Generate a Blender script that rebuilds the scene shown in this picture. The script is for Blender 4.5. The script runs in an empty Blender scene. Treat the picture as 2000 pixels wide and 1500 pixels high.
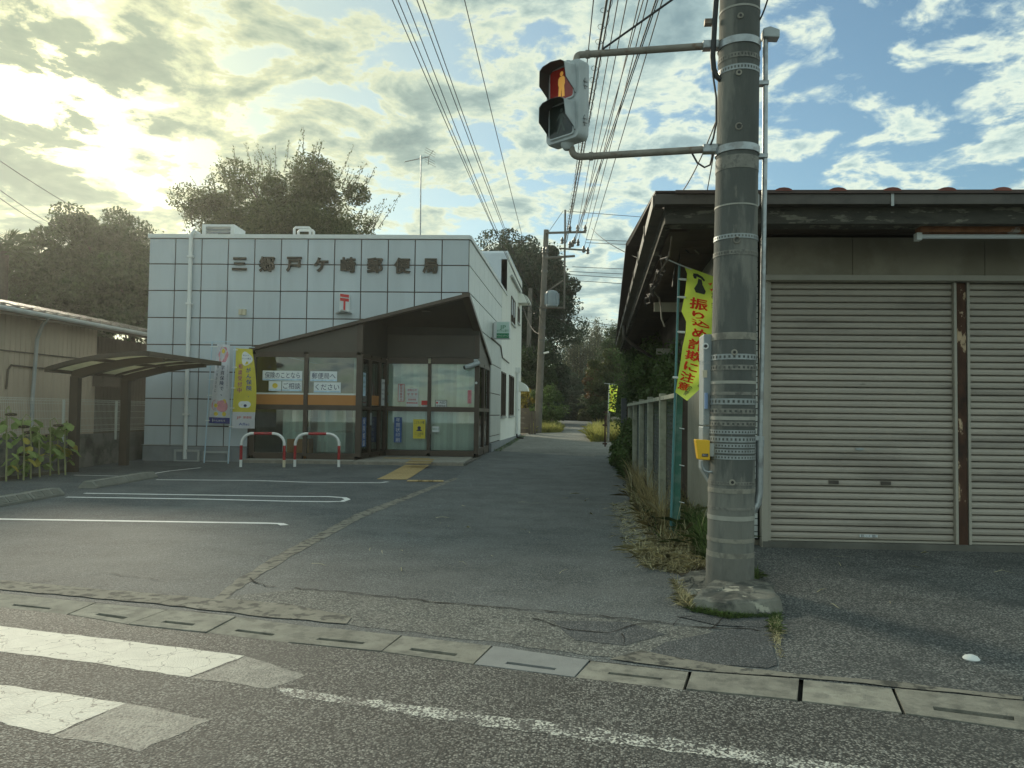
import bpy, bmesh, math, random
import numpy as np
from mathutils import Vector, Matrix, Euler
R = math.radians
SC = bpy.context.scene
COL = SC.collection

# ------------------------------------------------------------------ camera
EYE = Vector((0, 0, 1.35))
YAW, PITCH, ROLL = R(5.4), R(2.2), R(0.72)
MCAM = (Matrix.Rotation(YAW, 3, 'Z') @ Matrix.Rotation(R(90) + PITCH, 3, 'X') @ Matrix.Rotation(ROLL, 3, 'Z'))
cam = bpy.data.cameras.new('camera')
cam.lens = 27.0; cam.sensor_width = 36.0; cam.clip_start = 0.05; cam.clip_end = 3000
camo = bpy.data.objects.new('camera', cam); COL.objects.link(camo)
camo.matrix_world = Matrix.Translation(EYE) @ MCAM.to_4x4()
SC.camera = camo

def ray(px, py):
    return (MCAM @ Vector(((px - 1000) / 1500, -(py - 750) / 1500, -1.0)))

# ------------------------------------------------------------------ light
SUNDIR = ray(120, 190).normalized()          # the bright gap in the clouds
SUN_EL = math.asin(SUNDIR.z); SUN_AZ = math.atan2(SUNDIR.x, SUNDIR.y)
w = bpy.data.worlds.new('World'); SC.world = w; w.use_nodes = True
nt = w.node_tree; nt.nodes.clear()
def wn(t, **k):
    n = nt.nodes.new(t)
    for a, b in k.items(): setattr(n, a, b)
    return n
def wl(a, b): nt.links.new(a, b)
def wmath(op, a, b=None, c=None, clamp=False):
    n = wn('ShaderNodeMath', operation=op); n.use_clamp = clamp
    for i, x in enumerate((a, b, c)):
        if x is None: continue
        if isinstance(x, (int, float)): n.inputs[i].default_value = x
        else: wl(x, n.inputs[i])
    return n.outputs[0]
def wramp(f, stops):
    n = wn('ShaderNodeValToRGB'); e = n.color_ramp.elements
    while len(e) < len(stops): e.new(0.5)
    for k, (p, c) in enumerate(stops):
        e[k].position = p; e[k].color = (*c, 1) if len(c) == 3 else c
    wl(f, n.inputs[0]); return n.outputs[0]
def wmix(f, a, b, bt='MIX'):
    n = wn('ShaderNodeMix', data_type='RGBA', blend_type=bt)
    for s, x in ((0, f), (6, a), (7, b)):
        if isinstance(x, (int, float)): n.inputs[s].default_value = x
        elif isinstance(x, tuple): n.inputs[s].default_value = (*x, 1)
        else: wl(x, n.inputs[s])
    return n.outputs[2]
sky = wn('ShaderNodeTexSky', sky_type='NISHITA'); sky.sun_disc = False
sky.sun_elevation = SUN_EL; sky.sun_rotation = SUN_AZ
sky.altitude = 50; sky.air_density = 1.1; sky.dust_density = 0.6; sky.ozone_density = 2.0
bg1 = wn('ShaderNodeBackground'); bg1.inputs[1].default_value = 0.062
wl(wmix(1.0, sky.outputs[0], (0.82, 0.98, 0.93), 'MULTIPLY'), bg1.inputs[0])
tc = wn('ShaderNodeTexCoord')
sep = wn('ShaderNodeSeparateXYZ'); wl(tc.outputs['Generated'], sep.inputs[0])
zz = wmath('MAXIMUM', sep.outputs[2], 0.0)
den = wmath('ADD', zz, 0.16)
cmb = wn('ShaderNodeCombineXYZ')
wl(wmath('DIVIDE', sep.outputs[0], den), cmb.inputs[0]); wl(wmath('DIVIDE', sep.outputs[1], den), cmb.inputs[1])
mp = wn('ShaderNodeMapping'); wl(cmb.outputs[0], mp.inputs[0]); mp.inputs['Location'].default_value = (3.7, 1.9, 0.0)
mp.inputs['Rotation'].default_value = (0, 0, R(-25)); mp.inputs['Scale'].default_value = (1.0, 1.0, 1.0)
def wnoise(scale, detail, rough, dist=0.0):
    n = wn('ShaderNodeTexNoise'); n.inputs['Scale'].default_value = scale; n.inputs['Detail'].default_value = detail
    n.inputs['Roughness'].default_value = rough; n.inputs['Distortion'].default_value = dist
    wl(mp.outputs[0], n.inputs['Vector']); return n.outputs[0]
nbig = wnoise(1.1, 3, 0.5, 0.2); nmid = wnoise(4.6, 10, 0.58, 0.35); nfine = wnoise(10.0, 8, 0.62, 0.3)
dens = wmath('ADD', wmath('MULTIPLY', nbig, 0.42), wmath('ADD', wmath('MULTIPLY', nmid, 0.66), wmath('MULTIPLY', nfine, 0.26)))
dotn = wn('ShaderNodeVectorMath', operation='DOT_PRODUCT'); wl(tc.outputs['Generated'], dotn.inputs[0])
dotn.inputs[1].default_value = SUNDIR
sd = wmath('MAXIMUM', dotn.outputs['Value'], 0.0)
g_wide = wmath('POWER', sd, 8.0); g_mid = wmath('POWER', sd, 60.0); g_hot = wmath('POWER', sd, 380.0)
dens2 = wmath('ADD', dens, wmath('MULTIPLY', g_wide, 0.02))
cover = wramp(dens2, [(0.60, (0, 0, 0)), (0.672, (1, 1, 1))])
# backlit cloud: thin edges pale, thick middles grey
ccol = wramp(dens2, [(0.62, (0.295, 0.375, 0.37)), (0.660, (0.44, 0.482, 0.392)), (0.705, (0.30, 0.37, 0.345)), (0.75, (0.185, 0.255, 0.26)), (0.83, (0.115, 0.172, 0.187))])
ccol = wmix(g_wide, ccol, wmix(1.0, ccol, (0.72, 0.655, 0.42), 'MULTIPLY'))
thin = wramp(dens2, [(0.62, (1, 1, 1)), (0.75, (0.0, 0.0, 0.0))])
glow = wmix(1.0, (1.0, 0.86, 0.42), thin, 'MULTIPLY')
gm = g_mid
ccol = wmix(1.0, ccol, wmix(1.0, glow, wmath('ADD', wmath('MULTIPLY', gm, 0.10), wmath('MULTIPLY', g_hot, 3.6)), 'MULTIPLY'), 'ADD')
bg2 = wn('ShaderNodeBackground'); wl(ccol, bg2.inputs[0]); bg2.inputs[1].default_value = 1.0
hz = wramp(sep.outputs[2], [(0.0, (0.35, 0.35, 0.35)), (0.10, (0.0, 0.0, 0.0))])
fac = wmath('MAXIMUM', wmath('MULTIPLY', cover, 0.93), hz, clamp=True)
fac = wmath('MAXIMUM', fac, wmath('MULTIPLY', g_wide, 0.75), clamp=True)
msh = wn('ShaderNodeMixShader'); wl(fac, msh.inputs[0]); wl(bg1.outputs[0], msh.inputs[1]); wl(bg2.outputs[0], msh.inputs[2])
wo = wn('ShaderNodeOutputWorld'); wl(msh.outputs[0], wo.inputs[0])

sl = bpy.data.lights.new('sun', 'SUN'); sl.energy = 1.5; sl.angle = R(10); sl.color = (1.0, 0.90, 0.68)
so = bpy.data.objects.new('sun', sl); COL.objects.link(so)
so.rotation_euler = SUNDIR.to_track_quat('Z', 'Y').to_euler(); so.location = (0, 0, 30)
SC.view_settings.view_transform = 'Standard'; SC.view_settings.look = 'None'
SC.view_settings.exposure = 1.14; SC.view_settings.gamma = 1.0; SC.view_settings.use_curve_mapping = False

# ------------------------------------------------------------------ pixel -> place
KNEE, FLAT, GRADE = 16.0, 64.0, 0.0185
def gz(y): return 0.0 if y < KNEE else GRADE * (min(y, FLAT) - KNEE)
def G(px, py, z=0.0):
    d = ray(px, py); t = (z - EYE.z) / d.z; p = EYE + d * t
    if p.y > KNEE or t < 0:
        lo, hi = 1.0, 400.0
        for _ in range(50):
            m = (lo + hi) / 2; q = EYE + d * m
            if q.z > gz(q.y) + z: lo = m
            else: hi = m
        p = EYE + d * lo
    return p
def AT(px, py, Y):
    d = ray(px, py); return EYE + d * ((Y - EYE.y) / d.y)
def AX(px, py, X):
    d = ray(px, py); return EYE + d * ((X - EYE.x) / d.x)
def HIT(px, py, o, n):
    d = ray(px, py); return EYE + d * ((o - EYE).dot(n) / d.dot(n))

# ------------------------------------------------------------------ materials
MATS = {}
def mk(name, col, rough=0.75, var=0.12, vs=2.5, bump=0.0, bs=90.0, metal=0.0, rnd=0.0, col2=None, s2=3.0, t2=(0.5, 0.62),
       stretch=None, island=0.0, transl=0.0, emit=0.0, coat=0.0, spec=0.5, col3=None, s3=14.0, t3=(0.62, 0.68)):
    m = bpy.data.materials.new(name); m.use_nodes = True
    t = m.node_tree; t.nodes.clear(); N = t.nodes.new; L = t.links.new
    out = N('ShaderNodeOutputMaterial'); b = N('ShaderNodeBsdfPrincipled')
    geo = N('ShaderNodeNewGeometry'); vec = geo.outputs['Position']
    if stretch:
        q = N('ShaderNodeVectorMath'); q.operation = 'MULTIPLY'; L(vec, q.inputs[0]); q.inputs[1].default_value = stretch; vec = q.outputs[0]
    def noise(s, d=6, r=0.6):
        n = N('ShaderNodeTexNoise'); n.inputs['Scale'].default_value = s; n.inputs['Detail'].default_value = d
        n.inputs['Roughness'].default_value = r; L(vec, n.inputs['Vector']); return n.outputs[0]
    def mix(f, a, c, bt='MIX'):
        n = N('ShaderNodeMix'); n.data_type = 'RGBA'; n.blend_type = bt
        for s, x in ((0, f), (6, a), (7, c)):
            if isinstance(x, (int, float)): n.inputs[s].default_value = x
            elif isinstance(x, tuple): n.inputs[s].default_value = (*x[:3], 1)
            else: L(x, n.inputs[s])
        return n.outputs[2]
    def mr(x, a, c, lo, hi):
        n = N('ShaderNodeMapRange'); L(x, n.inputs[0]); n.inputs[1].default_value = a; n.inputs[2].default_value = c
        n.inputs[3].default_value = lo; n.inputs[4].default_value = hi; return n.outputs[0]
    c = tuple(col)
    if col2: c = mix(mr(noise(s2, 8, 0.62), t2[0], t2[1], 0, 1), c, tuple(col2))
    if col3: c = mix(mr(noise(s3, 7, 0.65), t3[0], t3[1], 0, 1), c, tuple(col3))
    if var: 
        n1 = mr(noise(vs), 0.3, 0.7, 1 - var, 1 + var)
        c = mix(1.0, c, n1, 'MULTIPLY')
    if rnd:
        oi = N('ShaderNodeObjectInfo'); c = mix(1.0, c, mr(oi.outputs['Random'], 0, 1, 1 - rnd, 1 + rnd), 'MULTIPLY')
    if island:
        c = mix(1.0, c, mr(geo.outputs['Random Per Island'], 0, 1, 1 - island, 1 + island), 'MULTIPLY')
    if isinstance(c, tuple): b.inputs['Base Color'].default_value = (*c, 1)
    else: L(c, b.inputs['Base Color'])
    b.inputs['Roughness'].default_value = rough; b.inputs['Metallic'].default_value = metal
    b.inputs['Specular IOR Level'].default_value = spec; b.inputs['Coat Weight'].default_value = coat
    if emit:
        b.inputs['Emission Color'].default_value = (*col, 1); b.inputs['Emission Strength'].default_value = emit
    if bump:
        bn = N('ShaderNodeBump'); bn.inputs['Strength'].default_value = bump; bn.inputs['Distance'].default_value = 0.01
        L(noise(bs, 5, 0.65), bn.inputs['Height']); L(bn.outputs[0], b.inputs['Normal'])
    sh = b.outputs[0]
    if transl:
        tr = N('ShaderNodeBsdfTranslucent'); mx = N('ShaderNodeMixShader'); mx.inputs[0].default_value = transl
        if isinstance(c, tuple): tr.inputs[0].default_value = (*c, 1)
        else: L(c, tr.inputs[0])
        L(sh, mx.inputs[1]); L(tr.outputs[0], mx.inputs[2]); sh = mx.outputs[0]
    L(sh, out.inputs[0]); MATS[name] = m; return m

def mk_asphalt(name, binder, stone, cell=95.0, thr=(0.45, 0.95), bump=0.7, stain=None, stain_s=0.6, stain_t=(0.5, 0.65), rough=0.8, dust=None, crack=0.0):
    m = bpy.data.materials.new(name); m.use_nodes = True
    t = m.node_tree; t.nodes.clear(); N = t.nodes.new; L = t.links.new
    out = N('ShaderNodeOutputMaterial'); b = N('ShaderNodeBsdfPrincipled'); geo = N('ShaderNodeNewGeometry'); P = geo.outputs['Position']
    def mr(x, a, c, lo, hi):
        n = N('ShaderNodeMapRange'); L(x, n.inputs[0]); n.inputs[1].default_value = a; n.inputs[2].default_value = c
        n.inputs[3].default_value = lo; n.inputs[4].default_value = hi; return n.outputs[0]
    def mix(f, a, c, bt='MIX'):
        n = N('ShaderNodeMix'); n.data_type = 'RGBA'; n.blend_type = bt
        for s, x in ((0, f), (6, a), (7, c)):
            if isinstance(x, (int, float)): n.inputs[s].default_value = x
            elif isinstance(x, tuple): n.inputs[s].default_value = (*x[:3], 1)
            else: L(x, n.inputs[s])
        return n.outputs[2]
    def noise(s, d=6, r=0.6):
        n = N('ShaderNodeTexNoise'); n.inputs['Scale'].default_value = s; n.inputs['Detail'].default_value = d
        n.inputs['Roughness'].default_value = r; L(P, n.inputs['Vector']); return n.outputs[0]
    v = N('ShaderNodeTexVoronoi'); v.inputs['Scale'].default_value = cell; L(P, v.inputs['Vector'])
    sx = N('ShaderNodeSeparateColor'); L(v.outputs['Color'], sx.inputs[0])
    c = mix(mr(sx.outputs[0], thr[0], thr[1], 0, 1), tuple(binder), tuple(stone))
    c = mix(mr(v.outputs['Distance'], 0.35, 0.75, 0, 0.8), c, tuple(x * 0.35 for x in binder))
    c = mix(1.0, c, mr(noise(2.2, 8, 0.65), 0.25, 0.75, 0.72, 1.28), 'MULTIPLY')
    c = mix(1.0, c, mr(noise(0.35, 4, 0.6), 0.3, 0.7, 0.8, 1.2), 'MULTIPLY')
    if stain: c = mix(mr(noise(stain_s, 9, 0.65), stain_t[0], stain_t[1], 0, 1), c, mix(0.8, c, tuple(stain)))
    c = mix(mr(noise(1.7, 4, 0.5), 0.66, 0.74, 0, 0.4), c, tuple(x * 0.6 for x in binder))      # oil and damp spots
    if dust: c = mix(mr(noise(5.0, 10, 0.75), 0.45, 0.75, 0, 0.6), c, tuple(dust))
    if crack:
        nz = N('ShaderNodeTexNoise'); nz.inputs['Scale'].default_value = 3.0; L(P, nz.inputs['Vector']); nz.inputs['Detail'].default_value = 5
        ad = N('ShaderNodeVectorMath'); ad.operation = 'MULTIPLY_ADD'; L(nz.outputs['Color'], ad.inputs[0]); ad.inputs[1].default_value = (0.35,) * 3; L(P, ad.inputs[2])
        vc = N('ShaderNodeTexVoronoi'); vc.feature = 'DISTANCE_TO_EDGE'; vc.inputs['Scale'].default_value = crack; L(ad.outputs[0], vc.inputs['Vector'])
        c = mix(mr(vc.outputs['Distance'], 0.004, 0.012, 0.85, 0), c, (0.012, 0.013, 0.013))
    L(c, b.inputs['Base Color']); b.inputs['Roughness'].default_value = rough; b.inputs['Specular IOR Level'].default_value = 0.5
    bn = N('ShaderNodeBump'); bn.inputs['Strength'].default_value = bump; bn.inputs['Distance'].default_value = 0.008
    hsum = N('ShaderNodeMath'); hsum.operation = 'SUBTRACT'; L(noise(260, 3, 0.6), hsum.inputs[0]); L(v.outputs['Distance'], hsum.inputs[1])
    L(hsum.outputs[0], bn.inputs['Height']); L(bn.outputs[0], b.inputs['Normal'])
    L(b.outputs[0], out.inputs[0]); MATS[name] = m; return m

def mk_paint(name, paint, under, wear=0.5, crack=3.0, cell=110.0, sharp=0.05):
    """road paint worn down to the stones; wear 0 (new) .. 1 (gone)"""
    m = bpy.data.materials.new(name); m.use_nodes = True
    t = m.node_tree; t.nodes.clear(); N = t.nodes.new; L = t.links.new
    out = N('ShaderNodeOutputMaterial'); b = N('ShaderNodeBsdfPrincipled'); geo = N('ShaderNodeNewGeometry'); P = geo.outputs['Position']
    def mr(x, a, c, lo, hi):
        n = N('ShaderNodeMapRange'); L(x, n.inputs[0]); n.inputs[1].default_value = a; n.inputs[2].default_value = c
        n.inputs[3].default_value = lo; n.inputs[4].default_value = hi; return n.outputs[0]
    def mix(f, a, c, bt='MIX'):
        n = N('ShaderNodeMix'); n.data_type = 'RGBA'; n.blend_type = bt
        for s, x in ((0, f), (6, a), (7, c)):
            if isinstance(x, (int, float)): n.inputs[s].default_value = x
            elif isinstance(x, tuple): n.inputs[s].default_value = (*x[:3], 1)
            else: L(x, n.inputs[s])
        return n.outputs[2]
    v = N('ShaderNodeTexVoronoi'); v.inputs['Scale'].default_value = cell; L(P, v.inputs['Vector'])
    sx = N('ShaderNodeSeparateColor'); L(v.outputs['Color'], sx.inputs[0])
    n1 = N('ShaderNodeTexNoise'); n1.inputs['Scale'].default_value = 7; n1.inputs['Detail'].default_value = 9; n1.inputs['Roughness'].default_value = 0.7; L(P, n1.inputs['Vector'])
    a = N('ShaderNodeMath'); a.operation = 'MULTIPLY_ADD'; L(n1.outputs[0], a.inputs[0]); a.inputs[1].default_value = 0.9
    s_ = N('ShaderNodeMath'); s_.operation = 'MULTIPLY'; L(sx.outputs[1], s_.inputs[0]); s_.inputs[1].default_value = 0.45; L(s_.outputs[0], a.inputs[2])
    f = mr(a.outputs[0], wear - sharp, wear + sharp, 0, 1)
    st = mix(mr(sx.outputs[0], 0.3, 1, 0, 1), tuple(under), tuple(x * 2.4 for x in under))
    pc = mix(1.0, tuple(paint), mr(n1.outputs[0], 0.3, 0.7, 0.82, 1.1), 'MULTIPLY')
    c = mix(f, st, pc)
    if crack:
        nz = N('ShaderNodeTexNoise'); nz.inputs['Scale'].default_value = 4.0; nz.inputs['Detail'].default_value = 4; L(P, nz.inputs['Vector'])
        ad = N('ShaderNodeVectorMath'); ad.operation = 'MULTIPLY_ADD'; L(nz.outputs['Color'], ad.inputs[0]); ad.inputs[1].default_value = (0.5,) * 3; L(P, ad.inputs[2])
        vc = N('ShaderNodeTexVoronoi'); vc.feature = 'DISTANCE_TO_EDGE'; vc.inputs['Scale'].default_value = crack; L(ad.outputs[0], vc.inputs['Vector'])
        c = mix(mr(vc.outputs['Distance'], 0.004, 0.016, 0.8, 0), c, (0.09, 0.09, 0.082))
    L(c, b.inputs['Base Color']); b.inputs['Roughness'].default_value = 0.7
    bn = N('ShaderNodeBump'); bn.inputs['Strength'].default_value = 0.5; bn.inputs['Distance'].default_value = 0.006
    sb = N('ShaderNodeMath'); sb.operation = 'SUBTRACT'; L(f, sb.inputs[0]); L(v.outputs['Distance'], sb.inputs[1]); L(sb.outputs[0], bn.inputs['Height'])
    L(bn.outputs[0], b.inputs['Normal']); L(b.outputs[0], out.inputs[0]); MATS[name] = m; return m

def mk_glass(name, tint=(0.75, 0.83, 0.8), refl=1.0, base=0.05):
    m = bpy.data.materials.new(name); m.use_nodes = True
    t = m.node_tree; t.nodes.clear(); N = t.nodes.new; L = t.links.new
    out = N('ShaderNodeOutputMaterial'); tr = N('ShaderNodeBsdfTransparent'); tr.inputs[0].default_value = (*tint, 1)
    gl = N('ShaderNodeBsdfGlossy'); gl.inputs['Roughness'].default_value = 0.02
    fr = N('ShaderNodeFresnel'); fr.inputs[0].default_value = 1.55
    ad = N('ShaderNodeMath'); ad.operation = 'MULTIPLY_ADD'; L(fr.outputs[0], ad.inputs[0]); ad.inputs[1].default_value = refl; ad.inputs[2].default_value = base
    mx = N('ShaderNodeMixShader'); L(ad.outputs[0], mx.inputs[0]); L(tr.outputs[0], mx.inputs[1]); L(gl.outputs[0], mx.inputs[2])
    L(mx.outputs[0], out.inputs[0]); MATS[name] = m; return m

# ------------------------------------------------------------------ mesh builder
class MB:
    def __init__(s, T=None): s.v = []; s.f = []; s.m = []; s.T = T
    def add(s, pts, faces, m=0):
        k = len(s.v)
        s.v += [tuple(s.T(*p)) if s.T else tuple(p) for p in pts]
        s.f += [tuple(i + k for i in f) for f in faces]; s.m += [m] * len(faces); return s
    def box(s, x0, x1, y0, y1, z0, z1, m=0):
        p = [(x, y, z) for z in (z0, z1) for y in (y0, y1) for x in (x0, x1)]
        return s.add(p, [(0, 2, 3, 1), (4, 5, 7, 6), (0, 1, 5, 4), (2, 6, 7, 3), (0, 4, 6, 2), (1, 3, 7, 5)], m)
    def prism(s, poly, vec, m=0):
        n = len(poly); vec = Vector(vec)
        p = [tuple(Vector(q)) for q in poly] + [tuple(Vector(q) + vec) for q in poly]
        return s.add(p, [tuple(range(n))[::-1], tuple(range(n, 2 * n))] + [(i, (i + 1) % n, n + (i + 1) % n, n + i) for i in range(n)], m)
    def poly(s, pts, m=0): return s.add(pts, [tuple(range(len(pts)))], m)
    def tube(s, pts, r, n=8, m=0, cap=True, squash=None):
        pts = [Vector(p) for p in pts]; k = len(pts)
        rs = r if isinstance(r, (list, tuple)) else [r] * k
        V = []; up = Vector((0, 0, 1)); prev = None
        for i, p in enumerate(pts):
            a = pts[max(i - 1, 0)]; b = pts[min(i + 1, k - 1)]; d = (b - a).normalized()
            if prev is None:
                e = d.cross(up)
                if e.length < 1e-3: e = Vector((1, 0, 0))
                e.normalize()
            else:
                e = prev - d * prev.dot(d)
                if e.length < 1e-6: e = d.cross(up)
                e.normalize()
            prev = e; g = d.cross(e)
            for j in range(n):
                t = 2 * math.pi * (j + 0.5) / n
                V.append(tuple(p + e * (math.cos(t) * rs[i]) + g * (math.sin(t) * rs[i])))
        F = [(i * n + j, i * n + (j + 1) % n, (i + 1) * n + (j + 1) % n, (i + 1) * n + j) for i in range(k - 1) for j in range(n)]
        if cap: F += [tuple(range(n))[::-1], tuple(range((k - 1) * n, k * n))]
        return s.add(V, F, m)
    def lathe(s, c, prof, n=24, m=0, cap=True):
        c = Vector(c); V = []; k = len(prof)
        for r, z in prof:
            for j in range(n):
                t = 2 * math.pi * j / n; V.append((c.x + r * math.cos(t), c.y + r * math.sin(t), c.z + z))
        F = [(i * n + j, i * n + (j + 1) % n, (i + 1) * n + (j + 1) % n, (i + 1) * n + j) for i in range(k - 1) for j in range(n)]
        if cap: F += [tuple(range(n))[::-1], tuple(range((k - 1) * n, k * n))]
        return s.add(V, F, m)
    def mesh(s, name, mats, smooth=False, recalc=True):
        me = bpy.data.meshes.new(name); me.from_pydata(s.v, [], s.f)
        for q in (mats if isinstance(mats, (list, tuple)) else [mats]): me.materials.append(MATS[q] if isinstance(q, str) else q)
        if any(s.m): me.polygons.foreach_set('material_index', s.m)
        if recalc:
            bm = bmesh.new(); bm.from_mesh(me); bmesh.ops.recalc_face_normals(bm, faces=bm.faces); bm.to_mesh(me); bm.free()
        if smooth:
            me.polygons.foreach_set('use_smooth', [True] * len(me.polygons))
            me.set_sharp_from_angle(angle=R(38))
        me.update(); return me
    def build(s, name, mats, parent=None, smooth=False, bevel=0.0, recalc=True):
        return put(name, s.mesh(name, mats, smooth, recalc), parent, bevel=bevel)
def put(name, me, parent=None, mtx=None, bevel=0.0):
    o = bpy.data.objects.new(name, me); COL.objects.link(o)
    if parent is not None:
        o.parent = parent; o.matrix_parent_inverse = ROOTM.get(parent.name, Matrix.Identity(4)).inverted()
    if mtx is not None: o.matrix_basis = mtx
    if bevel:
        b = o.modifiers.new('bevel', 'BEVEL'); b.width = bevel; b.segments = 2; b.limit_method = 'ANGLE'
    return o
ROOTM = {}
def thing(name, label, cat, loc, group=None):
    o = bpy.data.objects.new(name, None); COL.objects.link(o); o.empty_display_size = 0.2
    o.location = loc; ROOTM[o.name] = Matrix.Translation(Vector(loc)); return tag(o, label, cat, group)
def tag(o, label, cat, group=None, kind=None):
    if label: o['label'] = label
    if cat: o['category'] = cat
    if group: o['group'] = group
    if kind: o['kind'] = kind
    return o
def struct(o): o['kind'] = 'structure'; return o
def stuff(o, label=None, cat=None): o['kind'] = 'stuff'; return tag(o, label, cat)
def dup(root, loc, label, rotz=0.0):
    r = root.copy(); COL.objects.link(r); r.location = loc; r.rotation_euler.z += rotz; r['label'] = label
    def rec(a, b):
        for ch in list(a.children):
            c = ch.copy(); COL.objects.link(c); c.parent = b; rec(ch, c)
    rec(root, r); return r
def clip(poly, f):
    """keep the part of a 2-D polygon where f(p) >= 0 (f linear)"""
    out = []
    for i, p in enumerate(poly):
        q = poly[(i + 1) % len(poly)]; a, b = f(p), f(q)
        if a >= 0: out.append(p)
        if (a >= 0) != (b >= 0):
            t = a / (a - b); out.append((p[0] + (q[0] - p[0]) * t, p[1] + (q[1] - p[1]) * t))
    return out
_ch = {}
def glyph(s, bold=0.0):
    bold = 0.0; k = (s, bold)      # outline offsets break the heavier characters
    if k not in _ch:
        cu = bpy.data.curves.new('t', 'FONT'); cu.body = s; cu.size = 1; cu.resolution_u = 2; cu.offset = bold
        o = bpy.data.objects.new('t', cu); me = bpy.data.meshes.new_from_object(o)
        V = [(v.co.x, v.co.y) for v in me.vertices]; F = [tuple(p.vertices) for p in me.polygons]
        bpy.data.objects.remove(o); bpy.data.curves.remove(cu); bpy.data.meshes.remove(me)
        if V:
            x0 = min(v[0] for v in V); x1 = max(v[0] for v in V)
            V = [(v[0] - (x0 + x1) / 2, v[1] - 0.37) for v in V]; wd = x1 - x0
        else: wd = 0.4
        _ch[k] = (V, F, wd)
    return _ch[k]
def text(mb, s, fn, x, y, h, bold=0.0, m=0, vertical=False, step=1.08, sx=1.0, width=None):
    """writes s with fn(x, y) -> 3-D point; x,y is the middle of the line (first character when vertical)"""
    if vertical:
        for i, c in enumerate(s):
            if c == ' ': continue
            V, F, wd = glyph(c, bold)
            mb.add([fn(x + a * h * sx, y - i * step * h + b * h) for a, b in V], F, m)
    else:
        V, F, wd = glyph(s, bold); k = sx * h
        if width: k = width / wd
        mb.add([fn(x + a * k, y + b * h) for a, b in V], F, m)
# ------------------------------------------------------------------ material list
mk_asphalt('road_asphalt', (0.047, 0.052, 0.050), (0.46, 0.46, 0.42), cell=105, thr=(0.38, 1.0), bump=1.0, stain=(0.075, 0.08, 0.076), stain_s=0.9, stain_t=(0.5, 0.7), rough=0.72)
mk_asphalt('lot_asphalt', (0.099, 0.115, 0.120), (0.257, 0.271, 0.264), cell=95, thr=(0.5, 1.0), bump=0.6, stain=(0.189, 0.202, 0.195), stain_s=0.8, stain_t=(0.44, 0.85), crack=0.0)
mk_asphalt('lane_asphalt', (0.113, 0.129, 0.133), (0.301, 0.319, 0.304), cell=100, thr=(0.5, 1.0), bump=0.6, stain=(0.196, 0.207, 0.200), stain_s=1.3, stain_t=(0.42, 0.85))
mk_asphalt('patch_asphalt', (0.078, 0.090, 0.096), (0.257, 0.265, 0.264), cell=110, thr=(0.55, 1.0), bump=0.7)
mk_asphalt('old_asphalt', (0.108, 0.118, 0.113), (0.422, 0.427, 0.384), cell=80, thr=(0.3, 1.0), bump=0.9, dust=(0.257, 0.256, 0.224))
mk_asphalt('forecourt_asphalt', (0.094, 0.106, 0.105), (0.422, 0.427, 0.400), cell=90, thr=(0.4, 1.0), bump=0.9, stain=(0.060, 0.068, 0.070), stain_s=0.8, stain_t=(0.52, 0.66))
mk_asphalt('gravel', (0.214, 0.214, 0.192), (0.402, 0.400, 0.355), cell=45, thr=(0.2, 1.0), bump=1.0)
mk('soil', (0.075, 0.06, 0.042), 0.95, 0.3, 1.5, bump=0.8, bs=25, col2=(0.11, 0.10, 0.06), s2=0.7)
mk('gutter_dark', (0.012, 0.012, 0.011), 0.95, 0.2)
mk('cover_concrete', (0.32, 0.312, 0.262), 0.9, 0.25, 6, bump=0.9, bs=110, rnd=0.18, col2=(0.22, 0.217, 0.185), s2=9, t2=(0.48, 0.6), col3=(0.30, 0.285, 0.24), s3=70, t3=(0.58, 0.66))
mk('cover_new', (0.27, 0.28, 0.275), 0.85, 0.1, 6, bump=0.5, bs=140)
mk('edge_concrete', (0.24, 0.23, 0.19), 0.9, 0.25, 4, bump=0.9, bs=60, col2=(0.08, 0.08, 0.07), s2=10, t2=(0.5, 0.58))
mk_paint('stripe_paint', (0.66, 0.65, 0.57), (0.05, 0.05, 0.047), wear=0.24, crack=4.2)
mk_paint('worn_paint', (0.30, 0.30, 0.265), (0.075, 0.078, 0.074), wear=0.66, crack=0, sharp=0.2)
mk_paint('edge_paint', (0.66, 0.66, 0.59), (0.05, 0.05, 0.047), wear=0.74, crack=0, sharp=0.09)
mk_paint('line_paint', (0.90, 0.90, 0.88), (0.05, 0.05, 0.047), wear=0.14, crack=0)
mk_paint('tactile_yellow', (0.50, 0.37, 0.17), (0.2, 0.17, 0.11), wear=0.2, crack=0)
mk('concrete', (0.25, 0.245, 0.215), 0.9, 0.22, 3, bump=0.6, bs=50, col2=(0.13, 0.13, 0.115), s2=2.2)
mk('block_concrete', (0.21, 0.205, 0.18), 0.92, 0.25, 3, bump=0.5, bs=60, rnd=0.10, col2=(0.08, 0.08, 0.068), s2=1.6)
mk('stone_base', (0.22, 0.215, 0.18), 0.92, 0.3, 5, bump=1.0, bs=35, col2=(0.09, 0.092, 0.08), s2=4, t2=(0.47, 0.56), col3=(0.36, 0.345, 0.28), s3=5, t3=(0.6, 0.63))
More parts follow.
